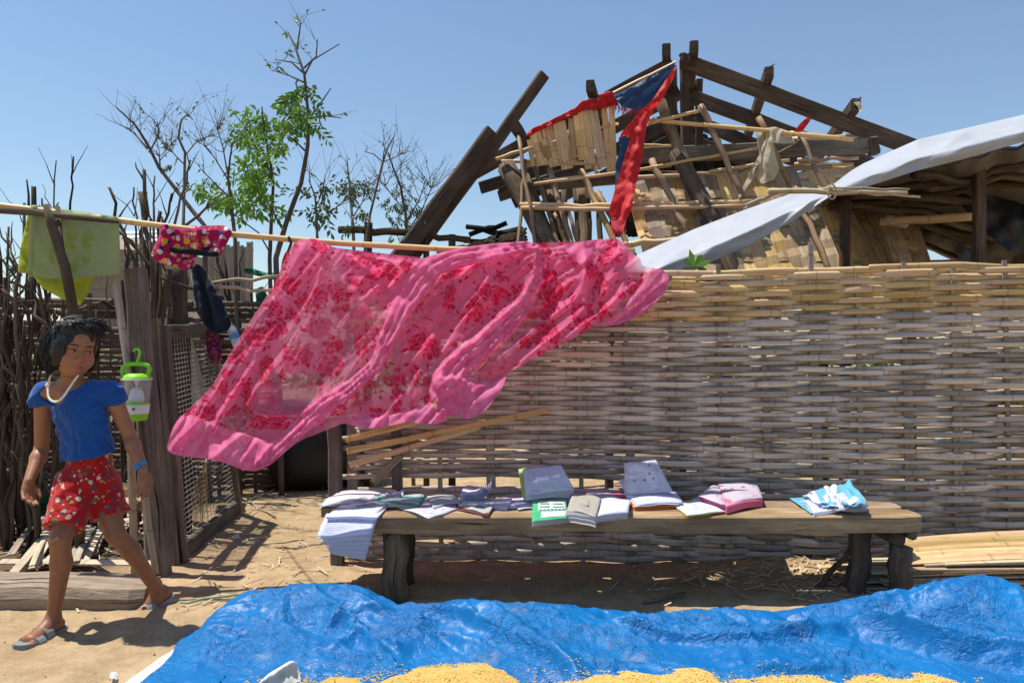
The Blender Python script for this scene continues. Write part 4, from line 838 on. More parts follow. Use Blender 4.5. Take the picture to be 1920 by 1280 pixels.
def make_small_wash():
    t = thing('green_towel', pole_pt(130), 'pale green towel folded over the end of the clothes pole', 'towel')
    hang('front_fold', None, None, [(57, 384), (90, 388), (140, 395), (223, 407), (224, 440), (226, 514), (190, 518), (140, 523), (90, 522), (52, 518), (54, 450)], mt['towel'], lambda x, y: poleY(x)-.035-.0002*(y-400)+.04*(y < 402), [([(60, 390), (54, 515)], .03, 9), ([(130, 400), (125, 520)], .015, 20), ([(190, 410), (196, 515)], -.012, 16)], .008, 60, 2, parent=t)
    hang('back_fold', None, None, [(56, 388), (140, 400), (222, 410), (210, 500), (176, 520), (165, 552), (148, 575), (120, 562), (80, 540), (58, 512), (34, 512), (36, 480), (44, 440)], mt['towel_in'], lambda x, y: poleY(x)+.05, [([(40, 500), (70, 530), (140, 560)], .03, 18), ([(110, 420), (140, 560)], .02, 20)], .012, 50, 5, parent=t)
    t = thing('print_shorts', pole_pt(360), 'small magenta printed shorts with black waistband slung over the pole', 'shorts')
    hang('front', None, None, [(299, 420), (330, 422), (372, 424), (420, 422), (436, 434), (430, 448), (418, 470), (412, 482), (380, 478), (366, 480), (364, 492), (358, 505), (345, 506), (330, 500), (306, 496), (286, 486), (284, 474), (292, 455), (300, 440)], mt['print_pink'], lambda x, y: poleY(x)-.045+.05*(y < 430), [([(310, 425), (296, 480)], .025, 7), ([(370, 430), (368, 490)], .03, 6), ([(340, 430), (330, 495)], -.015, 7), ([(425, 428), (405, 475)], .02, 6)], .010, 22, 4, 4, parent=t)
    hang('waistband', None, None, [(317, 463), (350, 466), (412, 472), (409, 482), (360, 478), (319, 473)], mt['black_band'], lambda x, y: poleY(x)-.075, [], .006, 22, 4, 4, parent=t)
    o = hang('dark_garment', 'dark navy garment hanging behind the gate top', 'garment', [(356, 498), (372, 494), (380, 500), (398, 530), (420, 570), (434, 604), (430, 618), (418, 622), (398, 626), (382, 606), (366, 580), (362, 540)], mt['navy'], lambda x, y: 4.9, [([(368, 500), (385, 600)], .03, 7), ([(378, 500), (418, 600)], .03, 7), ([(372, 500), (400, 610)], -.03, 6)], .012, 30, 3, 4)
    MB().add(*tube([P(364, 500, 4.9), P(368, 480, 4.6), pole_pt(372, 2)], .004, 5)).build('hanging_string', mt['rope'], o)
    o = hang('dotted_cloth', 'dark purple dotted cloth thrown over the far corner of the gate', 'cloth', [(362, 604), (374, 599), (392, 601), (404, 612), (413, 640), (416, 664), (410, 682), (398, 680), (386, 665), (384, 640), (376, 618), (364, 612)], mt['print_purple'], lambda x, y: 5.45, [([(380, 604), (400, 670)], .04, 8), ([(370, 604), (392, 640)], -.02, 5)], .015, 20, 6, 4, uvs=1/60.)
    o = hang('red_garment', 'scrap of red cloth pegged beside the pink net', 'cloth', [(536, 470), (544, 472), (542, 490), (534, 510), (526, 506), (530, 484)], mt['red_cloth'], lambda x, y: 4.33, [], .01, 20, 6, 4)
    pg = MB().add(*tube([P(541, 444, 4.22), P(546, 456, 4.22), P(540, 472, 4.26)], .008, 6)).build('clothes_peg', mt['black'], None); tag(pg, 'black peg gripping the bamboo pole beside the pink net', 'peg')
make_small_wash()
# ------------------------------------------------------------------ blue ground sheet and drying paddy
def tarpm():
    m = Mat('blue_woven_tarpaulin', 0.42, 0.28); v = m.coord('Object', rand=False)
    a = m.noise(v, 2.2, 4); c = m.mix(m.ramp(a, [(.3, 0.), (.7, 1.)]), (.002, .10, .31), (.004, .15, .40))
    d = m.noise(v, 2.6, 5, .6); dd = m.noise(v, 17, 5, .7); dust = m.math('MULTIPLY', m.ramp(d, [(.57, 0.), (.70, 1.)]), m.ramp(dd, [(.38, 0.), (.65, .55)])); c = m.mix(dust, c, (.42, .38, .36))
    cr = m.voro(v, 17, 'DISTANCE_TO_EDGE'); w = m.noise(v, 9, 6, .6, .8); w2 = m.noise(v, 28, 4, .6, 1.2)
    h = m.math('ADD', m.math('MULTIPLY', m.math('ABSOLUTE', m.math('SUBTRACT', w, .5)), 2.2), m.math('MULTIPLY', m.math('ABSOLUTE', m.math('SUBTRACT', w2, .5)), .9)); h = m.math('ADD', h, m.math('MULTIPLY', m.math('MINIMUM', cr, .12), 1.2))
    msk = m.ramp(m.noise(v, 2.7, 3, .6), [(.38, .12), (.62, 1.0)]); h = m.math('MULTIPLY', h, msk)
    m.color(c); m.put(m.b.inputs['Roughness'], m.math('MULTIPLY_ADD', dust, .35, .40)); m.bump(h, .8, .025); return m.m
mt['tarp'] = tarpm()
BACK = [(385, 1176, 3.30), (420, 1142, 3.36), (470, 1114, 3.42), (540, 1103, 3.46), (610, 1100, 3.48), (690, 1110, 3.46), (722, 1126, 3.44), (748, 1140, 3.42), (820, 1133, 3.42), (900, 1128, 3.43), (1000, 1130, 3.43), (1060, 1138, 3.42), (1130, 1150, 3.42), (1240, 1152, 3.44), (1400, 1147, 3.46), (1480, 1143, 3.46), (1560, 1130, 3.44), (1640, 1112, 3.42), (1700, 1104, 3.42), (1760, 1092, 3.42), (1820, 1086, 3.42), (1872, 1084, 3.42), (1892, 1096, 3.42), (1920, 1112, 3.42), (2000, 1130, 3.42), (2200, 1150, 3.42)]
def make_tarp():
    xs = np.array([P(*b).x for b in BACK]); ys = np.array([b[2] for b in BACK]); zs = np.array([P(*b).z for b in BACK])
    nx, ny = 420, 150; X = np.linspace(-1.40, 3.0, nx)[None, :].repeat(ny, 0); v = (np.linspace(0, 1, ny)**1.0)[:, None].repeat(nx, 1)
    yb = np.interp(X, xs, ys); zb = np.interp(X, xs, zs); Y = yb-v*(yb-2.25)
    lw = np.interp(X, [-2, .9, 1.1, 1.75, 1.95, 3], [.30, .30, .10, .10, .30, .30]); lip = .012+(zb-.012)*np.exp(-(np.clip(yb-Y-.02, 0, 9)/lw)**1.5)
    Z = lip.copy()
    def gl(pl, z=.05): return [(G(x, y, z).x, G(x, y, z).y) for x, y in pl]
    folds = [([(520, 1125), (650, 1190), (760, 1262)], .055, .035), ([(620, 1150), (760, 1178), (900, 1212), (1010, 1262)], .07, .06), ([(690, 1114), (850, 1160), (960, 1200), (1090, 1275)], .09, .075), ([(640, 1170), (740, 1212)], -.05, .05), ([(800, 1185), (880, 1220)], -.045, .05), ([(430, 1150), (380, 1220), (330, 1290)], .03, .05), ([(500, 1150), (560, 1230), (560, 1280)], .035, .05), ([(620, 1230), (680, 1200), (720, 1250)], .05, .03), ([(760, 1145), (900, 1150), (1100, 1190), (1300, 1235)], .03, .04), ([(1100, 1170), (1250, 1205), (1400, 1215)], .035, .05), ([(1180, 1180), (1480, 1195), (1560, 1190)], .05, .035), ([(1300, 1160), (1450, 1165), (1560, 1160)], -.05, .04), ([(1560, 1190), (1620, 1160), (1650, 1140)], .07, .04), ([(1600, 1180), (1720, 1205), (1850, 1235), (1950, 1245)], .06, .045), ([(1640, 1175), (1760, 1180), (1900, 1200)], -.055, .05), ([(1400, 1250), (1600, 1235), (1800, 1250)], .03, .04), ([(1500, 1225), (1700, 1220)], -.025, .04), ([(1880, 1100), (1905, 1160), (1930, 1200)], .06, .02), ([(1000, 1230), (1250, 1250)], .025, .04)]
    for pl, a, w in folds:
        d, t = pdist(X, Y, gl(pl)); Z += np.clip(v*5, 0, 1)*a*1.1*np.exp(-np.sqrt((d/w)**2+.03)*1.3)*np.sin(np.pi*np.clip(t*.9+.08, 0, 1))**.5
    # overlapping folds that break off steeply towards the camera
    for pl, a, wb, wf in (([(690, 1146), (770, 1162), (860, 1182), (960, 1212), (1100, 1282)], .065, .16, .02), ([(1120, 1172), (1260, 1190), (1400, 1204), (1490, 1196), (1580, 1186)], .06, .12, .018), ([(1590, 1178), (1680, 1196), (1780, 1218), (1930, 1240), (2050, 1250)], .09, .12, .02), ([(600, 1200), (640, 1186), (690, 1196), (760, 1228)], .06, .08, .015), ([(1380, 1262), (1560, 1246), (1760, 1256)], .035, .08, .015), ([(430, 1150), (520, 1140), (600, 1150)], .04, .10, .02)):
        p2 = gl(pl); sd = pside(X, Y, p2); dd, t = pdist(X, Y, p2); ends = np.clip(np.sin(np.pi*np.clip(t, 0, 1))*2.5, 0, 1); back = np.where(sd*np.sign(p2[-1][0]-p2[0][0]) > 0, 1, 0); Z += a*ends*np.where(back == 1, np.exp(-dd/wb), np.exp(-dd/wf))*np.clip(v*6, 0, 1)
    RC = random.Random(5); CR = []
    for i in range(1300):
        x, y = RC.uniform(-1.4, 3.0), RC.uniform(2.6, 3.45); a = RC.gauss(-.35, .8); L = RC.uniform(.03, .22)*(.5+RC.random()); CR.append((x-math.cos(a)*L, y-math.sin(a)*L, x+math.cos(a)*L, y+math.sin(a)*L, RC.choice((-1, 1, 1))*RC.uniform(.002, .009), RC.uniform(.010, .04)))
    Z += .02*np.abs(fbm(X*2.2, Y*3, 2, 3))+creases(X, Y, CR)+.002*fbm(X*30, Y*34, 2, 7)
    Z += .03*fbm(X*1.4, Y*2.2, 2, 12)*np.clip(v*4, 0, 1)*np.clip((1-v)*3, 0, 1); edge = np.clip((X+1.40)/.12, 0, 1); Z = Z*(.25+.75*edge)
    Z = np.where(Z < .03, .03-.016*np.tanh((.03-Z)/.03), Z); X2 = X+.02*fbm(X*3, Y*6, 2, 21)*(X < -1.2)+np.where(X < -1.1, (v-.3)*.05, 0)
    global TGRID; TGRID = (X2, Y, Z)
    # the far edge hangs down to the ground behind its ridge
    drop = np.stack([X2[0], Y[0]+.035+.01*vnoise(X2[0]*4, X2[0]*0, 3), np.maximum(.006, Z[0]*.45)], -1); drop2 = np.stack([X2[0], Y[0]+.06, 0*Z[0]+.003], -1)
    V = np.concatenate([drop2[None], drop[None], np.stack([X2, Y, Z], -1)], 0); R, Cn = V.shape[:2]
    idx = np.arange(R*Cn).reshape(R, Cn); f = np.stack([idx[:-1, :-1], idx[1:, :-1], idx[1:, 1:], idx[:-1, 1:]], -1).reshape(-1, 4)
    o = MB().add(V.reshape(-1, 3), f.tolist()).build('blue_tarpaulin', mt['tarp'], None, smooth=True); tag(o, 'crumpled blue plastic tarpaulin spread on the ground in front of the bench', 'tarpaulin')
    # pale woven sheet whose border shows under the blue one, and the turned-up white corner
    wm = plain('white_woven_sack', (.55, .52, .47), .7, .3, .12, 30, .3)
    pl = [(-1.50, 2.2), (-1.475, 2.8), (-1.44, 3.1), (-1.40, 3.40), (-1.25, 3.42), (-1.25, 2.2)]
    v, f, co = sheet_from_poly(densify(pl, .05, smooth=1), .03, lambda X, Y: np.stack([X, Y, .004+.004*fbm(X*8, Y*8, 2, 1)], -1)); o = MB().add(v, f).build('pale_ground_sheet', wm, None, smooth=True); tag(o, 'pale sheet whose border peeps out under the blue tarpaulin', 'ground sheet')
    o = hang('turned_corner', 'turned-up whitish tarpaulin corner standing beside the paddy', 'tarpaulin corner', [(478, 1286), (505, 1262), (545, 1238), (552, 1238), (562, 1262), (566, 1290), (520, 1300)], wm, lambda x, y: 2.72+.0009*(1290-y), [([(480, 1284), (548, 1240)], .02, 6)], .012, 30, 3, 4)
make_tarp()

TARP = {}
def make_paddy():
    m = Mat('paddy_grain', .6, .3); c = m.mix(m.rand(), (.5, .3, .08), (.6, .38, .12)); v = m.coord('Object', rand=False); m.color(m.mix(m.noise(v, 160, 2), (.50, .315, .065), (.80, .57, .20)))
    def heap(label, bumps, x0, x1, n, seed):
        R = np.random.RandomState(seed)
        def hz(X, Y):
            z = np.full(X.shape, -.02)
            for cx, cy, a, sx, sy in bumps: z = np.maximum(z, a*np.exp(-((X-cx)/sx)**4-np.abs((Y-cy)/sy)**2.2))
            return z+.008*fbm(X*9, Y*9, 3, seed)
        t = thing('paddy_heap', Vector((.5*(x0+x1), 2.55, 0)), label, 'grain')
        xs = np.arange(x0, x1, .02); ys = np.arange(2.1, 3.0, .02); X, Y = np.meshgrid(xs, ys); Z = hz(X, Y)-.004; idx = np.arange(X.size).reshape(X.shape)
        f = np.stack([idx[:-1, :-1], idx[:-1, 1:], idx[1:, 1:], idx[1:, :-1]], -1).reshape(-1, 4); zq = Z.ravel()[f].max(1); f = f[zq > .012]
        MB().add(np.stack([X, Y, Z], -1).reshape(-1, 3), f.tolist()).build('mound', m.m, t, smooth=True)
        px = R.uniform(x0, x1, n*6); py = R.uniform(2.45, 3.0, n*6); z = hz(px, py); k = np.where(z > .022+.02*R.rand(n*6)**3)[0][:n]; p = np.stack([px[k], py[k], z[k]+.001], -1)
        TX, TY, TZ = TGRID; ns = 700; sx = R.uniform(x0, x1, ns); sy = 2.70+np.abs(R.normal(0, .055, ns)); ci = np.clip(((sx+1.40)/4.40*(TX.shape[1]-1)).astype(int), 0, TX.shape[1]-1); ri = np.array([np.argmin(np.abs(TY[:, c]-q)) for c, q in zip(ci, sy)]); p = np.concatenate([p, np.stack([TX[ri, ci], TY[ri, ci], TZ[ri, ci]+.002], -1)+np.stack([R.uniform(-.005, .005, ns), R.uniform(-.003, .003, ns), 0*sx], -1)]); n = len(p)
        a = R.uniform(0, 6.28, n); e = R.uniform(-.35, .35, n); d = np.stack([np.cos(a)*np.cos(e), np.sin(a)*np.cos(e), np.sin(e)], -1)*.0058; s = np.stack([-np.sin(a), np.cos(a), 0*a], -1)*.0022; u = np.array([0, 0, .0022])
        V = np.stack([p-d, p+s, p+u, p-s, p-u, p+d], 1).reshape(-1, 3); b = (np.arange(n)*6)[:, None, None]; F = (b+np.array([[0, 2, 1], [0, 3, 2], [0, 4, 3], [0, 1, 4], [5, 1, 2], [5, 2, 3], [5, 3, 4], [5, 4, 1]])[None]).reshape(-1, 3)
        me = bpy.data.meshes.new('grains'); me.from_pydata((V-np.array(ROOT[t])).tolist(), [], F.tolist()); me.materials.append(m.m); o = bpy.data.objects.new('grains', me); C.objects.link(o); o.parent = t; o['kind'] = 'stuff'
    heap('golden paddy heap lying under the long diagonal tarpaulin fold', [(-.24, 2.5, .120, .27, .34), (-.62, 2.5, .085, .12, .30)], -1.0, .1, 15000, 3)
    heap('wide golden paddy spread with a small peak on the blue tarpaulin', [(.46, 2.5, .112, .34, .33), (.66, 2.5, .125, .10, .335), (1.0, 2.5, .075, .30, .33), (1.4, 2.5, .065, .3, .33)], .08, 1.8, 17000, 6)
make_paddy()
# ------------------------------------------------------------------ the girl: blended volumes turned into one skin
class Field:
    """signed-distance volume on a grid; shapes are blended in with a smooth union"""
    def __init__(s, lo, hi, res):
        s.lo = np.array(lo, np.float32); s.res = res; s.n = np.ceil((np.array(hi)-s.lo)/res).astype(int)+1
        s.d = np.full(tuple(s.n), 1.0, np.float32)
    def sub(s, a, b, pad):
        i0 = np.clip(np.floor((np.minimum(a, b)-pad-s.lo)/s.res).astype(int), 0, s.n-1); i1 = np.clip(np.ceil((np.maximum(a, b)+pad-s.lo)/s.res).astype(int)+1, 1, s.n)
        sl = tuple(slice(x, y) for x, y in zip(i0, i1)); ax = [s.lo[k]+s.res*np.arange(i0[k], i1[k], dtype=np.float32) for k in range(3)]
        return sl, np.meshgrid(*ax, indexing='ij', sparse=True)
    def put(s, sl, e, k, neg=False):
        d = s.d[sl]
        if neg:
            e = -e; h = np.clip(.5-.5*(d-e)/k, 0, 1); s.d[sl] = d*(1-h)+e*h+k*h*(1-h)
        else:
            h = np.clip(.5+.5*(e-d)/k, 0, 1); s.d[sl] = e*(1-h)+d*h-k*h*(1-h)
    def cap(s, a, b, ra, rb, k=.012, neg=False):
        a = np.array(a, np.float32); b = np.array(b, np.float32); sl, (x, y, z) = s.sub(a, b, max(ra, rb)+2*k+.01); v = b-a; L = float(v@v)+1e-9
        t = np.clip(((x-a[0])*v[0]+(y-a[1])*v[1]+(z-a[2])*v[2])/L, 0, 1)
        e = np.sqrt((x-a[0]-t*v[0])**2+(y-a[1]-t*v[1])**2+(z-a[2]-t*v[2])**2)-(ra+(rb-ra)*t); s.put(sl, e, k, neg)
    def ell(s, c, r, M=None, k=.012, neg=False):
        c = np.array(c, np.float32); r = np.array(r, np.float32); sl, (x, y, z) = s.sub(c, c, float(r.max())*1.25+2*k+.01)
        M = np.eye(3) if M is None else M; x = x-c[0]; y = y-c[1]; z = z-c[2]; q = [(M[i][0]*x+M[i][1]*y+M[i][2]*z)/r[i] for i in range(3)]
        g = np.sqrt(q[0]**2+q[1]**2+q[2]**2)+1e-6; g2 = np.sqrt((q[0]/r[0])**2+(q[1]/r[1])**2+(q[2]/r[2])**2)+1e-6; s.put(sl, g*(g-1)/g2, k, neg)
    def loft(s, stations, fwd, k=.012, wave=None):
        """stations: (centre, half width, half depth) along a path; elliptical sections, depth along fwd"""
        P0 = np.array([np.array(q[0]) for q in stations]); sl, (x, y, z) = s.sub(P0.min(0), P0.max(0), max(q[1] for q in stations)+.05)
        x, y, z = np.broadcast_arrays(x, y, z); best = None; ax = P0[-1]-P0[0]; ax = ax/np.linalg.norm(ax); cum = (P0-P0[0])@ax
        t = (x-P0[0][0])*ax[0]+(y-P0[0][1])*ax[1]+(z-P0[0][2])*ax[2]; tc = np.clip(t, cum[0], cum[-1])
        c = [np.interp(tc, cum, P0[:, i]) for i in range(3)]; a = np.interp(tc, cum, [q[1] for q in stations]); b = np.interp(tc, cum, [q[2] for q in stations])
        f = np.array(fwd)-ax*np.dot(fwd, ax); f = f/np.linalg.norm(f); r = np.cross(ax, f); dx, dy, dz = x-c[0], y-c[1], z-c[2]
        u = dx*r[0]+dy*r[1]+dz*r[2]; v = dx*f[0]+dy*f[1]+dz*f[2]
        if wave is not None: m = 1+wave(np.arctan2(v/b, u/a), (tc-cum[0])/(cum[-1]-cum[0])); a = a*m; b = b*m
        e = (np.sqrt((u/a)**2+(v/b)**2)-1)*np.minimum(a, b); over = np.maximum(cum[0]-t, t-cum[-1])
        e = np.where(over > 0, np.sqrt(np.maximum(e, 0)**2+over**2)+np.minimum(np.maximum(e, over), 0), np.maximum(e, over)); s.put(sl, e.astype(np.float32), k)
    def mesh(s):
        d = s.d; nx, ny, nz = d.shape; ins = d < 0
        cs = [(i, j, k) for i in (0, 1) for j in (0, 1) for k in (0, 1)]; cnt = np.zeros((nx-1, ny-1, nz-1), np.int8)
        for i, j, k in cs: cnt += ins[i:nx-1+i, j:ny-1+j, k:nz-1+k]
        I = np.argwhere((cnt > 0) & (cnt < 8)); vid = np.full(cnt.shape, -1, np.int64); vid[tuple(I.T)] = np.arange(len(I)); acc = np.zeros((len(I), 3)); num = np.zeros(len(I))
        for a in range(3):
            for o1 in (0, 1):
                for o2 in (0, 1):
                    p = np.zeros(3, int); oth = [q for q in range(3) if q != a]; p[oth[0]] = o1; p[oth[1]] = o2; q = p.copy(); q[a] = 1
                    A = I+p; B = I+q; da = d[tuple(A.T)]; db = d[tuple(B.T)]; m = (da < 0) != (db < 0); t = np.where(m, da/np.where(m, da-db, 1), 0)
                    acc += (A+t[:, None]*(B-A))*m[:, None]; num += m
        V = s.lo+(acc/num[:, None])*s.res; F = []
        for a in range(3):
            b, c = (a+1) % 3, (a+2) % 3; s1 = [slice(1, n-1) for n in d.shape]; s1[a] = slice(0, d.shape[a]-1); s2 = list(s1); s2[a] = slice(1, d.shape[a]); m0 = ins[tuple(s1)]; m1 = ins[tuple(s2)]
            E = np.argwhere(m0 != m1); off = np.ones(3, int); off[a] = 0; E = E+off; sg = m0[tuple((E-off).T)]
            def g(db, dc): q = E.copy(); q[:, b] += db; q[:, c] += dc; return vid[tuple(q.T)]
            Q = np.stack([g(-1, -1), g(0, -1), g(0, 0), g(-1, 0)], -1); Q[~sg] = Q[~sg][:, ::-1]; F.append(Q)
        return V, np.concatenate(F)
def field_mesh(name, fl, mat, parent, smooth_it=2, col=None, disp=None):
    V, F = fl.mesh()
    n = len(V); e = np.concatenate([F[:, [0, 1]], F[:, [1, 2]], F[:, [2, 3]], F[:, [3, 0]]]); e = np.concatenate([e, e[:, ::-1]])
    for i in range(smooth_it):
        a = np.zeros((n, 3)); np.add.at(a, e[:, 0], V[e[:, 1]]); c = np.bincount(e[:, 0], minlength=n)[:, None]; V = V+(.5 if i % 2 == 0 else -.42)*(a/np.maximum(c, 1)-V)
    if disp is not None: V = disp(V)
    mb = MB(); mb.v = [tuple(p) for p in V]; mb.f = F.tolist(); mb.uv = []
    return mb.build(name, mat, parent, smooth=True, vcol=col(V) if col else None)

def skinm():
    m = Mat('skin', .5, .35); at = m.n('Attribute', attribute_name='Col').outputs['Color']; v = m.coord('Object', rand=False)
    m.color(m.mix(1.0, at, m.ramp(m.noise(v, 30, 3), [(.3, (.9, .9, .9)), (.7, (1.07, 1.07, 1.07))]), 'MULTIPLY')); m.b.inputs['Subsurface Weight'].default_value = .12; m.b.inputs['Subsurface Radius'].default_value = (.012, .005, .003); m.b.inputs['Subsurface Scale'].default_value = .6
    m.bump(m.noise(v, 220, 3), .08, .002); return m.m
mt['skin'] = skinm()
def blousec(m):
    v = m.coord('Object', rand=False); return m.mix(m.noise(v, 9, 4), (.006, .052, .24), (.010, .085, .34))
mt['blouse'] = clothm('royal_blue_cotton', (.01, .07, .3), .85, .05, colnode=blousec)
def shortsc(m):
    v = m.coord('Object', rand=False); c = m.mix(m.noise(v, 6, 3), (.34, .006, .010), (.44, .012, .014))
    for i, (sc, thr, sel, col) in enumerate(((30, .30, .66, (.50, .47, .34)), (27, .32, .70, (.10, .13, .07)), (62, .20, .70, (.62, .52, .36)), (33, .24, .76, (.40, .30, .10)), (36, .28, .74, (.05, .07, .10)))):
        mp = m.n('Mapping'); m.put(mp.inputs[0], v); mp.inputs['Location'].default_value = (i*.31, i*.17, i*.23); wv = m.n('TexNoise'); m.put(wv.inputs['Vector'], mp.outputs[0]); wv.inputs['Scale'].default_value = 40
        vm = m.n('VectorMath', operation='MULTIPLY_ADD'); m.put(vm.inputs[0], wv.outputs['Color']); vm.inputs[1].default_value = (.02, .02, .02); m.put(vm.inputs[2], mp.outputs[0])
        d = m.voro(vm.outputs[0], sc); r = m.sep(m.voro(vm.outputs[0], sc, 'F1', 'Color'))[i % 3]; c = m.mix(m.math('MULTIPLY', m.ramp(d, [(thr, 1.), (thr+.05, 0.)]), m.ramp(r, [(sel, 0.), (sel+.02, 1.)])), c, col)
    return c
mt['shorts'] = clothm('red_print_cotton', (.4, .01, .01), .85, .08, colnode=shortsc)
def hairm():
    m = Mat('black_hair', .42, .4); m.color((.006, .005, .005)); return m.m
mt['hair'] = hairm()
mt['sandal'] = plain('grey_rubber_sandal', (.20, .215, .21), .65, .3, .15)
mt['pearl'] = plain('pearl_bead', (.80, .76, .68), .3, .5, .05)
def nrm(v): v = np.array(v, float); return v/np.linalg.norm(v)
def make_girl():
    pv = lambda x, y, Y: np.array(P(x, y, Y))
    g = thing('person', G(150, 1190), 'girl walking past in blue blouse and red printed shorts, looking back', 'person')
    body_f = nrm((-.55, -.83, 0)); side = nrm(np.cross((0, 0, 1), body_f))       # she walks towards camera-left; side = her left (picture right)
    neck = pv(135, 722, 3.41); pelvis = pv(166, 884, 3.46); chest = pv(148, 770, 3.42)
    shR = pv(82, 733, 3.40); shL = pv(207, 731, 3.40)
    # head frame
    yaw = math.radians(47); pit = math.radians(-9); rol = math.radians(-8); hs = 1.1
    hf = np.array((math.sin(yaw)*math.cos(pit), -math.cos(yaw)*math.cos(pit), math.sin(pit))); up0 = np.array((math.sin(-rol)*.9, .05, 1.0)); hr = nrm(np.cross(up0, hf)); hu = np.cross(hf, hr)
    HC = pv(139, 654, 3.37); Mh = np.stack([hr, hf, hu])/hs; h = lambda x, y, z: HC+(hr*x+hf*y+hu*z)*hs
    F = Field((-2.52, 2.98, -.03), (-1.52, 3.92, 1.46), .0046)
    # torso (mostly under the blouse), hips
    F.loft([(pelvis-np.array((0, 0, .05)), .105, .085), (pelvis+(chest-pelvis)*.35, .098, .072), (chest-np.array((0, 0, .03)), .118, .080), (chest+np.array((0, 0, .05)), .115, .078), (neck-np.array((0, 0, .025)), .07, .055)], body_f, .03)
    F.cap(shR, shL, .036, .036, .04); F.cap(neck-np.array((0, 0, .06)), neck+np.array((0, 0, .005)), .062, .046, .03)
    F.cap(neck-np.array((0, 0, .03)), h(0, -.016, -.055), .044, .043, .02); F.cap(neck+np.array((0, 0, .0)), shR*.6+neck*.4-np.array((0, 0, .005)), .036, .030, .03); F.cap(neck+np.array((0, 0, .0)), shL*.6+neck*.4-np.array((0, 0, .005)), .036, .030, .03)
    # head
    F.ell(h(0, -.004, .032), (.073, .090, .082), Mh, .012); F.ell(h(0, .016, -.034), (.066, .070, .078), Mh, .02); F.ell(h(0, .040, -.076), (.040, .038, .034), Mh, .022)
    for sx in (-1, 1):
        F.ell(h(sx*.039, .047, -.036), (.028, .027, .030), Mh, .018); F.ell(h(sx*.0295, .089, .006), (.016, .013, .0095), Mh, .010, True)
        F.ell(h(sx*.0295, .0735, .0035), (.0155, .0125, .0125), Mh, .004); F.cap(h(sx*.012, .083, .022), h(sx*.045, .070, .022), .006, .004, .012)
        F.ell(h(sx*.073, -.006, -.012), (.008, .018, .028), Mh, .006); F.ell(h(sx*.0115, .0905, -.0335), (.0085, .008, .007), Mh, .006)
    F.cap(h(0, .083, .006), h(0, .0985, -.028), .0065, .0105, .010); F.cap(h(0, .095, -.030), h(0, .090, -.034), .0095, .008, .006)
    F.ell(h(0, .078, -.062), (.026, .014, .020), Mh, .012)
    F.cap(h(-.016, .083, -.0565), h(.016, .083, -.0565), .0045, .0045, .005); F.cap(h(0, .089, -.0555), h(0, .0885, -.057), .006, .006, .005); F.cap(h(-.013, .084, -.0675), h(.013, .084, -.0675), .0065, .0065, .005)
    F.cap(h(-.021, .088, -.0618), h(.021, .088, -.0618), .0022, .0022, .003, True)
    # arms
    elR, wrR = pv(78, 842, 3.50), pv(54, 902, 3.36); elL, wrL = pv(243, 818, 3.46), pv(268, 880, 3.38)
    for sh, el, wr in ((shR, elR, wrR), (shL, elL, wrL)):
        F.cap(sh, el, .040, .030, .02); m = el+(wr-el)*.28; F.cap(el, m, .031, .033, .012); F.cap(m, wr, .033, .0215, .015)
    # hands: palm, four fingers, thumb
    def hand(wr, down, palmn, thumbside, curl):
        d = nrm(down); pn = nrm(palmn-d*np.dot(palmn, d)); ts = np.cross(d, pn)*thumbside; tip = wr+d*.066
        F.ell(wr+d*.038, (.030, .014, .042), np.stack([ts, pn, d]), .012)
        for i in range(4):
            b = wr+d*(.070-.004*abs(i-1.3))+ts*(.024-.0155*i); L = [.033, .037, .035, .028][i]; a0 = math.radians(curl*(.5+.12*i)); a1 = math.radians(curl*(1.2+.15*i))
            d1 = d*math.cos(a0)+pn*math.sin(a0)+ts*(.10-.07*i); m = b+nrm(d1)*L; d2 = d*math.cos(a1)+pn*math.sin(a1); e = m+nrm(d2)*L*.85
            F.cap(b-d*.012, m, .0088, .0080, .004); F.cap(m, e, .0080, .0066, .003)
        b = wr+d*.020+ts*.020; m = b+nrm(d*.75+ts*.6+pn*.25)*.034; F.cap(b, m, .0115, .0095, .008); F.cap(m, m+nrm(d*.95+ts*.15+pn*.3)*.028, .0092, .0074, .003)
    hand(wrR, pv(50, 965, 3.30)-wrR, -side*-1, -1, 42); hand(wrL, pv(272, 940, 3.33)-wrL, -side, 1, 34)
    # legs
    hipR, knR, anR = pv(146, 905, 3.42), pv(113, 1012, 3.26), pv(100, 1158, 3.34); hipL, knL, anL = pv(187, 905, 3.48), pv(216, 1000, 3.44), pv(296, 1108, 3.70)
    for hp, kn, an in ((hipR, knR, anR), (hipL, knL, anL)):
        F.cap(hp, hp+(kn-hp)*.5, .068, .057, .03); F.cap(hp+(kn-hp)*.5, kn, .057, .043, .02); sh = kn+(an-kn)*.30+np.array((.004, .016, 0)); F.cap(kn, sh, .042, .043, .015); F.cap(sh, an, .042, .026, .02)
    footd = {}
    def foot(an, heading, pitch, toe_z):
        d = nrm(heading); s = nrm(np.cross((0, 0, 1), d)); c, sn = math.cos(pitch), math.sin(pitch); d3 = d*c-np.array((0, 0, 1))*sn; u = np.cross(d3, s); u = u if u[2] > 0 else -u
        heel = an-u*.042-d3*.022; ball = heel+d3*.150; F.ell(heel+u*.006, (.030, .034, .030), np.stack([s, d3, u]), .02); F.cap(an, heel+d3*.07+u*.012, .030, .030, .025); F.cap(heel+d3*.05+u*.004, ball+u*-.006, .028, .026, .02)
        for sx in (-1, 1): F.cap(heel+d3*.04, ball+s*sx*.018-u*.008, .024, .020, .02)
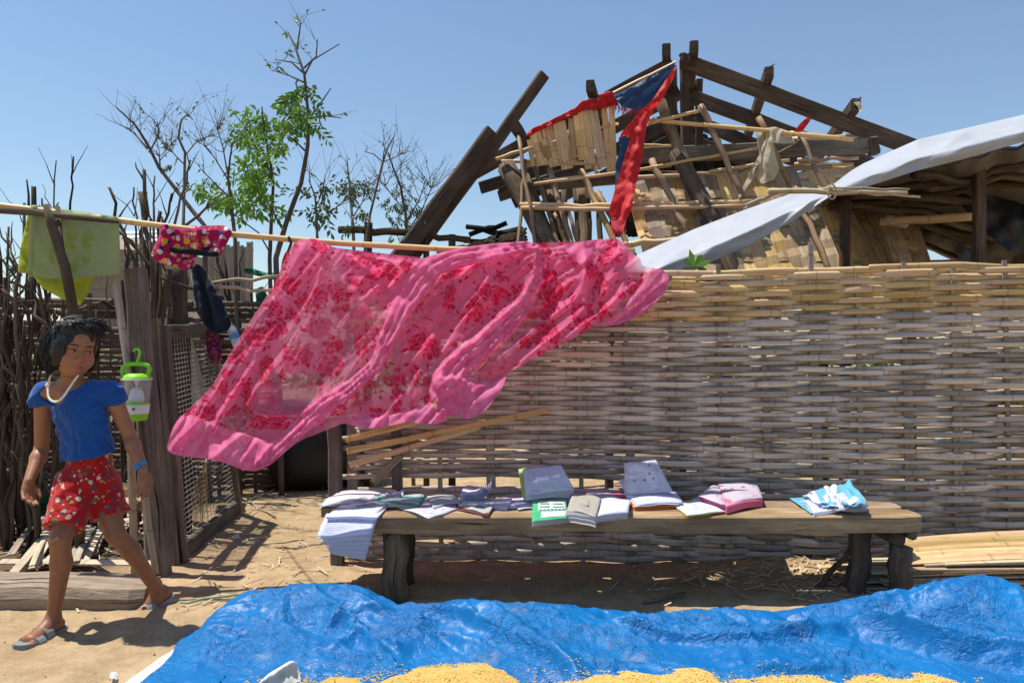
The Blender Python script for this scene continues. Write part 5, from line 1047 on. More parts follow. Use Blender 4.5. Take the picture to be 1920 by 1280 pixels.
        for i in range(5):
            b = ball+s*(.030-.0150*i)*(1)-u*.010-d3*.010*(i*.55); L = [.046, .042, .038, .033, .028][i]; F.cap(b-d3*.012, b+d3*L*.8-u*.003, [.0125, .0095, .009, .0088, .0085][i], [.0115, .0085, .008, .0078, .0075][i], .003)
        return heel, ball, d3, s, u
    fR = foot(anR, pv(45, 1215, 3.20)*[1, 1, 0]-pv(100, 1190, 3.36)*[1, 1, 0], .02, 0); fL = foot(anL, np.array((-.72, -.70, 0)), .42, 0)
    sk = np.array((.30, .135, .070)); lip = np.array((.32, .085, .065)); leg = np.array((.25, .108, .056))
    def col(V):
        q = (V-HC)/hs; x = q@hr; y = q@hf; z = q@hu; c = np.tile(sk, (len(V), 1)); k = sstep(.75, .55, V[:, 2])[:, None]; c = c*(1-k)+leg*k
        a = (np.exp(-((x/.020)**4+((z+.062)/.0105)**4))*(y > .065))[:, None]; c = c*(1-a*.75)+lip*a*.75
        for sx in (-1, 1):
            a = (np.exp(-(((x-sx*.036)/.022)**2+((z+.03)/.02)**2))*(y > .03))[:, None]; c = c*(1+a*np.array((.10, .0, -.02)))
        nails = np.ones((len(V), 1)); return np.concatenate([c, nails], 1)
    body = field_mesh('body', F, mt['skin'], g, 2, col)
    # eyes and brows
    for sx in (-1, 1):
        e = MB(); c0 = h(sx*.0295, .0790, .0030); pts = []
        n = 12; ring = [(math.cos(a)*.0125, math.sin(a)*(.0045 if math.sin(a) > 0 else .0032)) for a in np.linspace(0, 2*math.pi, n, endpoint=False)]
        v = [h(sx*.0295, .0872, .003)]+[h(sx*.0295+x, .0868-.35*abs(x)-.0020, .003+z) for x, z in ring]; e.add(v, [[0, 1+i, 1+(i+1) % n] for i in range(n)]); eo = e.build('eye', plain('eye_white', (.55, .48, .43), .3, .5, .02), body)
        ir = MB(); v = [h(sx*.0295+.0035, .0885, .0032)]+[h(sx*.0295+.0035+.0052*math.cos(a), .0868, .0032+.0046*math.sin(a)) for a in np.linspace(0, 2*math.pi, 10, endpoint=False)]; ir.add(v, [[0, 1+i, 1+(i+1) % 10] for i in range(10)]); ir.build('iris', plain('dark_iris', (.012, .007, .005), .2, .6, .02), eo)
        MB().add(*tube([h(sx*(.0295-.0135), .0855, .0025), h(sx*(.0295-.006), .0885, .0070), h(sx*.0295, .0880, .0082), h(sx*(.0295+.007), .0845, .0070), h(sx*(.0295+.0145), .0790, .0030)], [.0008, .0016, .0018, .0016, .0008], 6)).build('eyelid', mt['hair'], body, smooth=True)
        MB().add(*tube([h(sx*.012, .0905, .0215), h(sx*.024, .0895, .0255), h(sx*.036, .0840, .0265), h(sx*.048, .0735, .0225)], [.0016, .0028, .0026, .0010], 6)).build('eyebrow', mt['hair'], body, smooth=True)
        MB().add(*lathe(h(sx*.0065, .0945, -.0405), [(.0005, 0), (.0028, .0004), (.0005, .001)], 6)).build('nostril', mt['hair'], body)
    MB().add(*tube([h(-.021, .0835, -.0622), h(-.010, .0888, -.0615), h(0, .0900, -.0622), h(.010, .0888, -.0615), h(.021, .0835, -.0622)], [.0005, .0011, .0011, .0011, .0005], 5)).build('mouth_line', plain('mouth_line', (.09, .02, .018), .6), body)
    # ---- blouse
    B = Field((-2.52, 3.02, .62), (-1.6, 3.80, 1.26), .0046)
    hem = pv(168, 852, 3.455); ax = nrm(neck-hem)
    def wv(th, t): return .016*np.sin(7*th+3*t)*(1-t)**1.5+.012*np.sin(11*th-5*t+1)*(1-t)+.010*np.sin(4*th+9*t)*(1-t)
    B.loft([(hem, .137, .112), (hem+(chest-hem)*.33, .128, .100), (hem+(chest-hem)*.7, .146, .100), (chest+np.array((0, 0, .01)), .150, .100), (neck+(chest-neck)*.40, .142, .092), (neck+(chest-neck)*.10, .100, .072)], body_f, .02, wv)
    B.cap(shR, shL, .046, .046, .035)
    for sh, el, o in ((shR, elR, -1), (shL, elL, 1)):
        d = nrm(el-sh); out = nrm((sh-chest)*[1, 1, 0]); c = sh+out*.012+d*.028; B.ell(c, (.050, .048, .054), None, .02)
        for k in range(9):
            a = k*.7; B.ell(c+d*(.016*math.sin(a*2))+np.array((math.cos(a), math.sin(a), .25*math.sin(3*a)))*.036, (.013, .013, .036), None, .006)
    for q, r in ((neck+np.array((0, 0, .045)), .088), ): B.ell(q+body_f*.035-np.array((0, 0, .028)), (.105, .070, .062), np.stack([side, body_f, (0, 0, 1)]), .004, True)
    nf = neck+body_f*.075-np.array((0, 0, .040)); B.ell(nf, (.070, .055, .052), np.stack([side, body_f, (0, 0, 1)]), .006, True); B.ell(neck+np.array((0, 0, .035)), (.085, .080, .060), None, .006, True)
    # front seams and the hem band
    def bdisp(V):
        r = V-hem; f = r@body_f; s = r@side; z = V[:, 2]; o = V-(hem+np.outer(np.clip(r@ax, 0, 1), ax)); o = o/np.maximum(np.linalg.norm(o, axis=1), 1e-6)[:, None]
        n = .0045*fbm(s*26+z*10, z*22, 3, 4)+.012*np.abs(fbm(s*11-z*16, z*11+f*9, 2, 9))-.006; seam = -.004*np.exp(-((np.abs(s-.02)-.055-.12*(z-.85))/.006)**2)*(f > 0); hemb = -.004*np.exp(-(((r@ax)-.045)/.006)**2); return V+o*(n+seam+hemb)[:, None]
    field_mesh('blouse', B, mt['blouse'], g, 2, None, bdisp)
    # ---- shorts
    Sx = Field((-2.42, 3.0, .36), (-1.62, 3.85, .84), .0046); top = hem+np.array((0, 0, .03))
    def ws(th, t): return .025*np.sin(6*th+2*t)*t+.018*np.sin(10*th+1)*t
    Sx.loft([(top, .104, .078), (hem-np.array((0, 0, .012)), .112, .086), (pelvis-np.array((0, 0, .02)), .130, .106), (pelvis-np.array((0, 0, .075)), .126, .106)], body_f, .02)
    for hp, kn, hm in ((hipR, knR, .80), (hipL, knL, .66)):
        d = kn-hp; Sx.loft([(hp-d*.12, .080, .088), (hp+d*.35, .079, .086), (hp+d*hm, .075, .082)], body_f, .02, ws)
        d1 = nrm(d); Sx.cap(hp+d*(hm+.12), hp+d*(hm+.6), .064, .050, .004, True)
    def sdisp(V):
        n = .005*fbm(V[:, 0]*24, V[:, 2]*16+V[:, 1]*12, 3, 3)+.012*sstep(.735, .68, V[:, 2])*np.abs(fbm(V[:, 0]*13+V[:, 2]*9, V[:, 2]*10, 2, 6)); c = V-pelvis; c[:, 2] = 0; c = c/np.maximum(np.linalg.norm(c, axis=1), 1e-6)[:, None]; return V+c*n[:, None]
    field_mesh('shorts', Sx, mt['shorts'], g, 2, None, sdisp)
    # ---- sandals: sole and two straps
    for heel, ball, d3, s, u in (fR, fL):
        so = MB(); rings = []
        for t, w in ((-.036, .020), (-.022, .033), (.03, .035), (.09, .037), (.145, .044), (.185, .043), (.212, .030), (.222, .014)):
            c = heel+d3*t-u*.036; lift = u*(.010*max(0, (t-.14)/.08)); rings.append([Vector(c+s*w*a+u*b+lift) for a, b in ((-1, -.008), (1, -.008), (1.08, .010), (1.04, .026), (-1.04, .026), (-1.08, .010))])
        sol = so.add(*loft(rings)).build('sandal', mt['sandal'], g, smooth=False)
        for t, w, hh in ((.085, .041, .046), (.140, .050, .030)):
            rr = []
            for k in range(11):
                a = math.pi*k/10; c = heel+d3*t-u*.026+s*math.cos(a)*w+u*math.sin(a)*hh*1.05; o = s*math.cos(a)+u*math.sin(a); rr.append([Vector(c-d3*.021), Vector(c+d3*.021), Vector(c+d3*.020+o*.009), Vector(c-d3*.020+o*.009)])
            MB().add(*loft(rr)).build('strap', mt['sandal'], sol)
    # ---- necklace of white beads, thin pendant, wrist strap
    ne = MB(); ctrl = [pv(108, 694, 3.43), pv(95, 705, 3.36), pv(90, 728, 3.30), pv(92, 746, 3.275), pv(104, 753, 3.265), pv(118, 744, 3.27), pv(132, 724, 3.285), pv(146, 704, 3.33), pv(152, 698, 3.37)]
    cp = np.array(ctrl); tt = np.linspace(0, len(cp)-1, 47)
    def cr(t):
        i = int(min(max(math.floor(t), 0), len(cp)-2)); f = t-i; p0, p1, p2, p3 = cp[max(i-1, 0)], cp[i], cp[i+1], cp[min(i+2, len(cp)-1)]; return .5*((2*p1)+(-p0+p2)*f+(2*p0-5*p1+4*p2-p3)*f*f+(-p0+3*p1-3*p2+p3)*f**3)
    for t in tt: ne.add(*lathe(Vector(cr(t))-Vector((0, 0, .0055)), [(.0012, 0), (.0045, .0018), (.0056, .0055), (.0045, .0092), (.0012, .011)], 7))
    ne.build('necklace', mt['pearl'], g, smooth=True)
    wd = nrm(wrL-elL); MB().add(*lathe(Vector(wrL-wd*.022), [(.0245, -.009), (.0268, -.008), (.0268, .008), (.0245, .009)], 16, Vector(wd))).build('wrist_strap', plain('blue_rubber', (.05, .22, .48), .5), g)
    MB().add(*beam(wrL-wd*.022+np.array((-.004, -.029, 0))-wd*.012, wrL-wd*.022+np.array((-.004, -.029, 0))+wd*.012, .022, .008, Vector((0, -1, 0)))).build('watch_face', plain('blue_watch', (.04, .16, .40), .3), g)
    # ---- hair: a close cap and many wind-blown locks
    Hf = Field(HC-.24, HC+.24, .005)
    Hf.ell(h(0, -.020, .034), (.090, .100, .092), Mh, .01); Hf.ell(h(-.010, -.045, -.03), (.092, .070, .080), Mh, .03); Hf.ell(h(-.062, .002, -.018), (.036, .066, .072), Mh, .05); Hf.ell(h(.070, -.03, -.02), (.026, .046, .060), Mh, .02)
    Hf.ell(h(.012, .072, -.060), (.066, .062, .090), Mh, .008, True); Hf.ell(h(.006, .106, .004), (.070, .070, .046), Mh, .008, True); Hf.ell(h(0, 0, -.135), (.12, .12, .055), Mh, .01, True)
    Hf.ell(h(.060, -.02, .100), (.036, .040, .026), Mh, .03); Hf.ell(h(-.01, .03, .092), (.064, .044, .018), Mh, .03)
    def hd(V):
        q = (V-HC)/hs; x, y, z = q@hr, q@hf, q@hu; r = q/np.maximum(np.linalg.norm(q, axis=1), 1e-6)[:, None]; return V+r*(.0055*fbm(x*18+3, y*70+z*20, 3, 2)*(z > .03)+.0055*fbm(x*30+y*60, z*12, 3, 5)*(z <= .03))[:, None]
    hair = field_mesh('hair', Hf, mt['hair'], g, 1, None, hd)
    R = random.Random(11); lk = MB(); hv = hair.data.vertices; root = np.array(ROOT[hair])
    for i in range(3600):
        vv = hv[R.randrange(len(hv))]; p = np.array(vv.co)+root; n = np.array(vv.normal); q0 = (p-HC)/hs; d = nrm((q0@hr, q0@hf+.02, q0@hu-.03))
        if (d[1] > .42 and d[2] < .55) or d[2] < -.8: continue
        top = max(0, d[2]-.35)/.65
        fl = hr*(1.3*top+R.uniform(-.15, .25))+hf*(.35*top)-hu*(1.0-.8*top)-np.array((0, 0, .25)); fl = nrm(fl-n*np.dot(fl, n)); L = R.uniform(.035, .085)*(.5 if d[1] > .1 else 1); tuft = (d[0] > .25 and d[2] > .45); toss = R.uniform(.0, .2) if tuft else R.uniform(0, .18); pts = []
        for k in range(7):
            t = k/6; pts.append(p+fl*L*t-n*(L*L*t*t*2.6)*(0 if tuft else 1)+n*(.001+.005*math.sin(math.pi*t)*R.random())+(hr*.5+hu*.55)*toss*L*t*t)
        w = R.uniform(.0012, .0030); sd = nrm(np.cross(fl, n)); v = []; f = []
        for k, q in enumerate(pts):
            ww = w*(1-(k/6)**3*.95); v += [q-sd*ww, q+sd*ww, q+n*ww*.8]
        for k in range(6):
            for a0, b0 in ((0, 1), (1, 2), (2, 0)): f.append([3*k+a0, 3*k+b0, 3*k+3+b0, 3*k+3+a0])
        lk.add(v, f)
    o = lk.build('locks', mt['hair'], hair, smooth=True); o['kind'] = 'stuff'
make_girl()
# ------------------------------------------------------------------ school books drying on the bench
def pagem(name, base, ink=(.06, .07, .16), lines=10, dens=.5, stain=.25, fig=0):
    m = Mat(name, .85, .15); uv = m.coord('UV', rand=False); x = m.sep(uv); c = m.mix(m.noise(m.coord('Object', rand=False), 9, 4), tuple(q*(1-stain*.5) for q in base), base)
    ln = m.math('FRACT', m.math('MULTIPLY', x[1], lines)); row = m.math('FLOOR', m.math('MULTIPLY', x[1], lines)); band = m.ramp(ln, [(.30, 0.), (.36, 1.), (.62, 1.), (.70, 0.)])
    cb = m.n('CombineXYZ'); m.put(cb.inputs[0], m.math('MULTIPLY', x[0], 60.)); m.put(cb.inputs[1], m.math('MULTIPLY', row, 7.31)); m.put(cb.inputs[2], m.math('MULTIPLY', ln, 2.5)); w = m.noise(cb.outputs[0], 1.0, 2, .7)
    cb2 = m.n('CombineXYZ'); m.put(cb2.inputs[0], m.math('MULTIPLY', x[0], 5.)); m.put(cb2.inputs[1], m.math('MULTIPLY', row, 3.7)); wd = m.noise(cb2.outputs[0], 1.0, 2)
    t = m.math('MULTIPLY', m.math('MULTIPLY', band, m.ramp(w, [(.48, 0.), (.54, 1.)])), m.ramp(wd, [(.62-.3*dens, 0.), (.66-.3*dens, 1.)]))
    mg = m.math('MULTIPLY', m.ramp(x[0], [(.08, 0.), (.10, 1.), (.90, 1.), (.93, 0.)]), m.ramp(x[1], [(.07, 0.), (.08, 1.), (.92, 1.), (.93, 0.)])); t = m.math('MULTIPLY', t, mg)
    if fig:
        d = m.voro(uv, fig, rnd=.6); f = m.math('MULTIPLY', m.ramp(d, [(.18, 0.), (.2, 1.), (.26, 1.), (.28, 0.)]), mg); t = m.math('MAXIMUM', m.math('MULTIPLY', t, .5), f)
    m.color(m.mix(m.math('MULTIPLY', t, .9), c, ink)); tl = m.n('BsdfTranslucent'); m.put(tl.inputs[0], (.70, .76, .98, 1)); xs = m.n('MixShader'); xs.inputs[0].default_value = .5; m.put(xs.inputs[1], m.b.outputs[0]); m.put(xs.inputs[2], tl.outputs[0]); m.put(m.out.inputs['Surface'], xs.outputs[0]); return m.m
PG = {'w': pagem('written_page', (.84, .84, .86), dens=.7), 'w2': pagem('pencilled_page', (.84, .85, .90), (.25, .27, .36), 9, .4), 'blank': pagem('blank_page', (.86, .86, .86), dens=-1), 'cream': pagem('yellowed_page', (.62, .56, .42), (.12, .1, .08), 18, .7), 'fig': pagem('picture_page', (.85, .84, .87), (.08, .12, .20), 8, .3, fig=5), 'pinkfig': pagem('pink_picture_page', (.75, .66, .68), (.35, .06, .10), 9, .2, fig=4), 'greenp': pagem('printed_page', (.66, .70, .62), (.06, .22, .14), 22, .9), 'math': pagem('exercise_page', (.84, .86, .93), (.06, .08, .22), 12, .9)}
CV = {k: plain('cover_'+k, c, .6, .3, .15, 20) for k, c in dict(green=(.05, .36, .16), teal=(.10, .42, .36), pink=(.62, .14, .24), brown=(.16, .05, .035), blue=(.10, .34, .48), grey=(.42, .41, .40), lime=(.30, .48, .12), yellow=(.50, .42, .05), orange=(.6, .22, .06), cream=(.55, .5, .38)).items()}
def grid_sheet(c, n=10, bow=(0, 0, 0), curl=0.0, wav=0.004, seed=0, thick=.0015, uvflip=False):
    """sheet through four corners (back-left, back-right, front-right, front-left) with bow and curl"""
    a, b, d, e = [Vector(q) for q in c]; v = []; f = []; uv = []; R = random.Random(seed); o = R.random()*50; bow = Vector(bow); nn = (b-a).cross(e-a).normalized()
    if nn.z < 0 or (abs(nn.z) < .15 and nn.y > 0): nn = -nn
    for i in range(n+1):
        for j in range(n+1):
            s, t = i/n, j/n; p = a.lerp(b, s).lerp(e.lerp(d, s), t)+bow*math.sin(math.pi*t)*.6+bow*math.sin(math.pi*s)*.6+nn*(wav*noise.noise((o+s*2.2, t*2.2, 0))*2+curl*(t**3)+curl*.4*(s*t)**2); v.append(p)
    for i in range(n):
        for j in range(n):
            f.append([i*(n+1)+j, i*(n+1)+j+1, (i+1)*(n+1)+j+1, (i+1)*(n+1)+j]); uv.append([(i/n, 1-j/n), (i/n, 1-(j+1)/n), ((i+1)/n, 1-(j+1)/n), ((i+1)/n, 1-j/n)])
    return v, f, uv
def block(c, h, n=8, bow=(0, 0, 0), wav=.003, seed=0, taper=.97):
    """stack of pages: sheet c is the top, walls fall h below"""
    v, f, uv = grid_sheet(c, n, bow, 0, wav, seed); m = n+1; k = len(v); R = random.Random(seed); rim = [i*m for i in range(m)]+[n*m+j for j in range(1, m)]+[i*m+n for i in range(n-1, -1, -1)]+[j for j in range(n-1, 0, -1)]
    cen = sum(v, Vector())/k; rings = [rim]; V = list(v)
    for lv in range(1, 7):
        base = len(V); off = R.uniform(-.004, .004)
        for r in rim: p = v[r].copy(); o = (p-cen); o.z = 0; p += o.normalized()*(off+.003*math.sin(lv*2.4)); p.z -= h*lv/6; V.append(p)
        rings.append(list(range(base, base+len(rim))))
    for ra, rb in zip(rings[:-1], rings[1:]):
        for i in range(len(rim)): i2 = (i+1) % len(rim); f.append([ra[i], ra[i2], rb[i2], rb[i]]); uv.append([(.02, .02)]*4)
    f.append(rings[-1][::-1]); uv.append([(0, 0)]*len(rim)); return V, f, uv
def GB(px, py, dz=0.0): return G(px, py, BZ+dz)
def make_books():
    n = [0]
    def book(label, cat='book'):
        n[0] += 1; t = thing('book' if cat == 'book' else cat, GB(1000, 950), label, cat, 'books and papers drying on the bench'); return t
    def sheet(t, name, c, mat, **k):
        o = MB().add(*grid_sheet(c, seed=n[0]*7+len(t.children), **k)).build(name, mat, t, smooth=True); md = o.modifiers.new('t', 'SOLIDIFY'); md.thickness = .0012; return o
    def blk(t, name, c, h, mat, **k): return MB().add(*block(c, h, seed=n[0]*5+len(t.children), **k)).build(name, mat, t)
    F = lambda pts, z: [GB(x, y, z) for x, y in pts]
    # 1 grey curled sheet at the bench end
    t = book('curled grey sheet hanging over the left end of the bench', 'paper'); sheet(t, 'sheet', [GB(640, 921, .02), GB(720, 924, .016), GB(690, 946, .012), P(598, 950, 3.93)], PG['blank'], bow=(0, 0, .02), n=12); sheet(t, 'under_sheet', [GB(632, 924, .012), GB(700, 928, .008), GB(672, 950, .006), P(594, 944, 3.95)], CV['grey'], bow=(0, 0, -.02))
    # 2 stack of greenish booklets
    t = book('loose stack of thin green-printed booklets next to the curled sheet', 'booklets')
    for i, (pts, m) in enumerate((([(660, 931), (712, 925), (738, 944), (672, 949)], 'grey'), ([(700, 932), (770, 934), (782, 946), (690, 948)], 'cream'), ([(712, 925), (795, 927), (786, 944), (708, 940)], 'teal'))): blk(t, 'booklet', F(pts, .012+.009*i), .010, CV[m], wav=.004)
    sheet(t, 'top_page', F([(716, 922), (792, 926), (784, 942), (714, 938)], .036), PG['greenp'], wav=.008); sheet(t, 'top_page', F([(728, 917), (760, 920), (752, 930), (722, 930)], .04), PG['w2'], wav=.012, curl=.01); sheet(t, 'top_page', F([(664, 934), (716, 930), (730, 944), (668, 948)], .028), PG['greenp'], wav=.008)
    # 3 notebook drooping over the front edge
    t = book('open notebook drooping over the front edge of the bench, pages fanned'); blk(t, 'page_block', F([(640, 946), (726, 947), (706, 968), (612, 966)], .016), .015, PG['blank'])
    for i in range(7):
        k = i/6; y = P(700, 967, 3.70); a = Vector(GB(612+2*i, 962, .015)); b = Vector(GB(708, 965, .013)); a.y = 3.712; b.y = 3.712
        lo = P(600+3*i-(6 if i < 3 else 0), 1006+i*5.2, 3.60+.012*i); hi = P(697-2*i, 990+i*10, 3.60+.012*i); sheet(t, 'drooping_page', [a, b, hi, lo], PG['math' if i == 0 else 'w2'], bow=(0, -.016*(1-k)-.004, 0), wav=.006, n=12)
    sheet(t, 'top_page', [GB(642, 945, .022), GB(728, 946, .020), P(706, 964, 3.70), P(597, 988, 3.66)], PG['blank'], bow=(0, -.004, .012), n=12)
    # 4 open notebook, printed
    t = book('flat open notebook with a printed page, beside the green booklets'); blk(t, 'page_block', F([(770, 938), (846, 928), (860, 948), (800, 966)], .010), .009, CV['grey']); sheet(t, 'left_page', F([(740, 947), (800, 936), (860, 951), (804, 971)], .014), PG['w'], wav=.006); sheet(t, 'right_page', F([(800, 930), (846, 925), (864, 942), (812, 952)], .022), PG['greenp'], bow=(0, 0, .012))
    # 5 brown-edged notebook
    t = book('brown-edged notebook lying open with green print near the curled pages'); blk(t, 'page_block', F([(856, 940), (930, 943), (915, 963), (858, 952)], .016), .015, CV['brown']); sheet(t, 'page', F([(858, 938), (932, 941), (916, 962), (860, 950)], .018), PG['greenp'], wav=.005)
    # 6 pages curling right over
    t = book('notebook whose white pages curl right over in the wind'); blk(t, 'page_block', F([(870, 932), (960, 934), (950, 950), (866, 944)], .022), .020, PG['w2'])
    R4 = .062
    for i in range(6):
        r = R4-.0065*i; fl = .095-.004*i; V = []; Fc = []; UV = []; nn = 18; L = fl+r*(1.75-.16*i)
        for k in range(nn+1):
            b = L*k/nn; x = min(b, fl); ang = max(0, b-fl)/r; ex, ez = r*math.sin(ang), r*(1-math.cos(ang))
            for w in range(6): q = Vector(GB(872, 929, .0)).lerp(Vector(GB(862, 947, 0)), w/5); V.append(q+Vector((x+ex, .004*math.sin(k*.5+w), .024+.0065*i+ez+.008*(w/5-.5)*k/nn+.004*math.sin(k*.3+w*.9))))
        for k in range(nn):
            for w in range(5): Fc.append([k*6+w, k*6+w+1, (k+1)*6+w+1, (k+1)*6+w]); UV.append([(k/nn, w/5), (k/nn, (w+1)/5), ((k+1)/nn, (w+1)/5), ((k+1)/nn, w/5)])
        o = MB().add(V, Fc, UV).build('curling_page', PG['w2' if i else 'blank'], t, smooth=True); o.modifiers.new('t', 'SOLIDIFY').thickness = .001
    # flat white sheets between
    t = book('flat white sheets lying under the propped-up exercise book', 'paper')
    sheet(t, 'sheet', F([(940, 930), (1000, 930), (1010, 952), (948, 953)], .008), PG['blank']); sheet(t, 'sheet', F([(958, 934), (1016, 932), (1024, 948), (972, 955)], .012), PG['w2'])
    # 7 exercise book standing open
    t = book('exercise book propped open with a green edge and a page of writing'); sheet(t, 'standing_page', [P(980, 880, 4.10), P(1052, 872, 4.12), P(1077, 918, 4.02), P(985, 930, 3.98)], PG['math'], bow=(0, -.03, .01), n=12); sheet(t, 'cover', [P(972, 879, 4.12), P(988, 876, 4.125), P(1000, 931, 4.00), P(979, 932, 4.0)], CV['lime'], bow=(0, -.012, 0)); blk(t, 'page_block', F([(984, 926), (1076, 920), (1072, 938), (982, 935)], .026), .025, PG['cream']); sheet(t, 'lying_page', [P(985, 928, 3.985), P(1078, 917, 4.02), GB(1075, 934, .03), GB(984, 938, .03)], PG['w'], bow=(0, 0, .012))
    sheet(t, 'standing_page', [P(984, 883, 4.115), P(1046, 876, 4.13), P(1075, 920, 4.03), P(986, 930, 3.99)], PG['w2'], bow=(0, -.02, .01))
    # 8 green book, closed
    t = book('closed green book with a white title panel'); b8 = [(999, 936), (1061, 938), (1066, 970), (997, 977)]; blk(t, 'page_block', F(b8, .026), .025, PG['cream'], n=4, wav=.001); cv = sheet(t, 'cover', F(b8, .030), CV['green'], wav=.001)
    def sub(c, x0, x1, y0, y1): a, b, d, e = [Vector(q) for q in c]; f = lambda s, q: a.lerp(b, s).lerp(e.lerp(d, s), q); return [f(x0, y0), f(x1, y0), f(x1, y1), f(x0, y1)]
    cc = F(b8, .0325); sheet(t, 'title_panel', sub(cc, .16, .97, .08, .55), PG['blank'], wav=.001); sheet(t, 'title_panel', sub(cc, .25, .97, .60, .88), PG['blank'], wav=.001)
    ink = plain('green_print', (.03, .25, .12), .7)
    for x0, x1, y in ((.22, .5, .18), (.60, .90, .18), (.22, .5, .34), (.6, .92, .36)): sheet(t, 'printed_line', sub(F(b8, .0350), x0, x1, y, y+.035), ink, wav=0, n=2)
    for k in range(7): sheet(t, 'printed_line', sub(F(b8, .0350), .2+.11*k, .27+.11*k, .48, .51), ink, wav=0, n=1)
    # 9 cream thick book
    t = book('thick yellowed book lying open, small drawing on its page'); blk(t, 'page_block', F([(1076, 926), (1126, 936), (1116, 970), (1060, 962)], .045), .044, PG['cream'], bow=(0, 0, .012)); blk(t, 'page_block', F([(1128, 936), (1180, 938), (1176, 962), (1118, 970)], .030), .029, PG['cream'], bow=(0, 0, .010)); sheet(t, 'page', F([(1076, 922), (1128, 934), (1117, 968), (1062, 958)], .052), PG['cream'], bow=(0, 0, .012)); sheet(t, 'page', F([(1128, 934), (1183, 937), (1178, 960), (1119, 968)], .040), PG['blank'], bow=(0, 0, .012))
    sheet(t, 'drawing', F([(1092, 932), (1106, 936), (1103, 948), (1088, 944)], .066), pagem('sketch', (.62, .56, .42), (.05, .04, .03), 3, .9, fig=2), wav=.001, n=3)
    # 10 pink booklet
    t = book('thin pink booklet lying behind the thick yellowed book'); blk(t, 'page_block', F([(1092, 922), (1162, 920), (1168, 936), (1098, 938)], .022), .02, PG['pinkfig']); sheet(t, 'cover', F([(1094, 919), (1164, 918), (1170, 934), (1100, 936)], .026), CV['pink'], wav=.004); sheet(t, 'page', F([(1096, 918), (1150, 918), (1158, 932), (1104, 934)], .032), PG['pinkfig'], wav=.006)
    # 11 big open book with a page standing up
    t = book('large open book, one picture page standing upright against the fence'); sheet(t, 'standing_page', [P(1169, 866, 4.16), P(1230, 862, 4.16), P(1262, 922, 4.04), P(1172, 926, 4.02)], PG['fig'], bow=(0, -.03, 0), n=12); sheet(t, 'standing_page', [P(1160, 900, 4.14), P(1200, 880, 4.17), P(1250, 926, 4.06), P(1176, 934, 4.0)], PG['w2'], bow=(0, -.02, 0)); blk(t, 'page_block', F([(1168, 930), (1264, 924), (1272, 946), (1190, 950)], .022), .020, CV['orange']); sheet(t, 'lying_page', [GB(1166, 926, .03), GB(1264, 920, .034), GB(1281, 943, .028), GB(1196, 948, .028)], PG['w2'], bow=(0, 0, .020), n=12); sheet(t, 'lying_page', [GB(1172, 932, .028), GB(1262, 928, .03), GB(1274, 946, .024), GB(1192, 950, .024)], PG['w'], bow=(0, 0, .012))
    # 12 white booklet
    t = book('white booklet with a yellow back lying flat by the pink-edged book'); c = [(1266, 948), (1312, 931), (1360, 958), (1288, 966)]; blk(t, 'page_block', F(c, .012), .010, CV['yellow'], n=4); sheet(t, 'page', F(c, .015), PG['w2'], wav=.003)
    # 13 thick pink-edged picture book
    t = book('thick picture book with pink page edges lying open'); c = [(1358, 908), (1418, 910), (1430, 934), (1366, 950), (1310, 932)]; b = [(1362, 906), (1420, 914), (1366, 946), (1309, 929)]; b = [(1352, 906), (1422, 908), (1430, 936), (1364, 950)]
    blk(t, 'page_block', F([(1345, 908), (1418, 908), (1430, 936), (1362, 950)], .040), .039, CV['pink'], bow=(0, 0, .016)); sheet(t, 'page', F([(1344, 904), (1418, 904), (1430, 934), (1362, 946)], .046), PG['pinkfig'], bow=(0, 0, .016)); sheet(t, 'left_page', F([(1344, 904), (1362, 946), (1352, 945), (1309, 930)], .042), PG['pinkfig'], bow=(0, 0, .008)); blk(t, 'page_block', F([(1340, 908), (1362, 947), (1354, 945), (1312, 930)], .036), .034, CV['pink'])
    # 14 crumpled blue book
    t = book('crumpled blue-covered book lying alone at the far end of the bench'); sheet(t, 'cover', F([(1480, 933), (1560, 930), (1628, 950), (1520, 962)], .010), CV['blue'], wav=.004); blk(t, 'page_block', F([(1500, 935), (1590, 930), (1626, 950), (1526, 958)], .024), .018, PG['w'], wav=.012)
    for i in range(7): sheet(t, 'crumpled_page', [GB(1504+10*i, 926-2*i, .03+.012*i), GB(1578+3*i, 922-3*i, .04+.014*i), GB(1626, 946, .03+.006*i), GB(1534+8*i, 952, .026+.003*i)], [PG['w'], PG['blank'], CV['blue'], PG['w2']][i % 4], wav=.02, bow=(0, 0, .012), n=12)
    sheet(t, 'curled_cover', [P(1578, 910, 4.05), P(1600, 918, 4.05), GB(1628, 950, .02), GB(1600, 954, .02)], CV['blue'], wav=.012, bow=(0, 0, .03))
make_books()
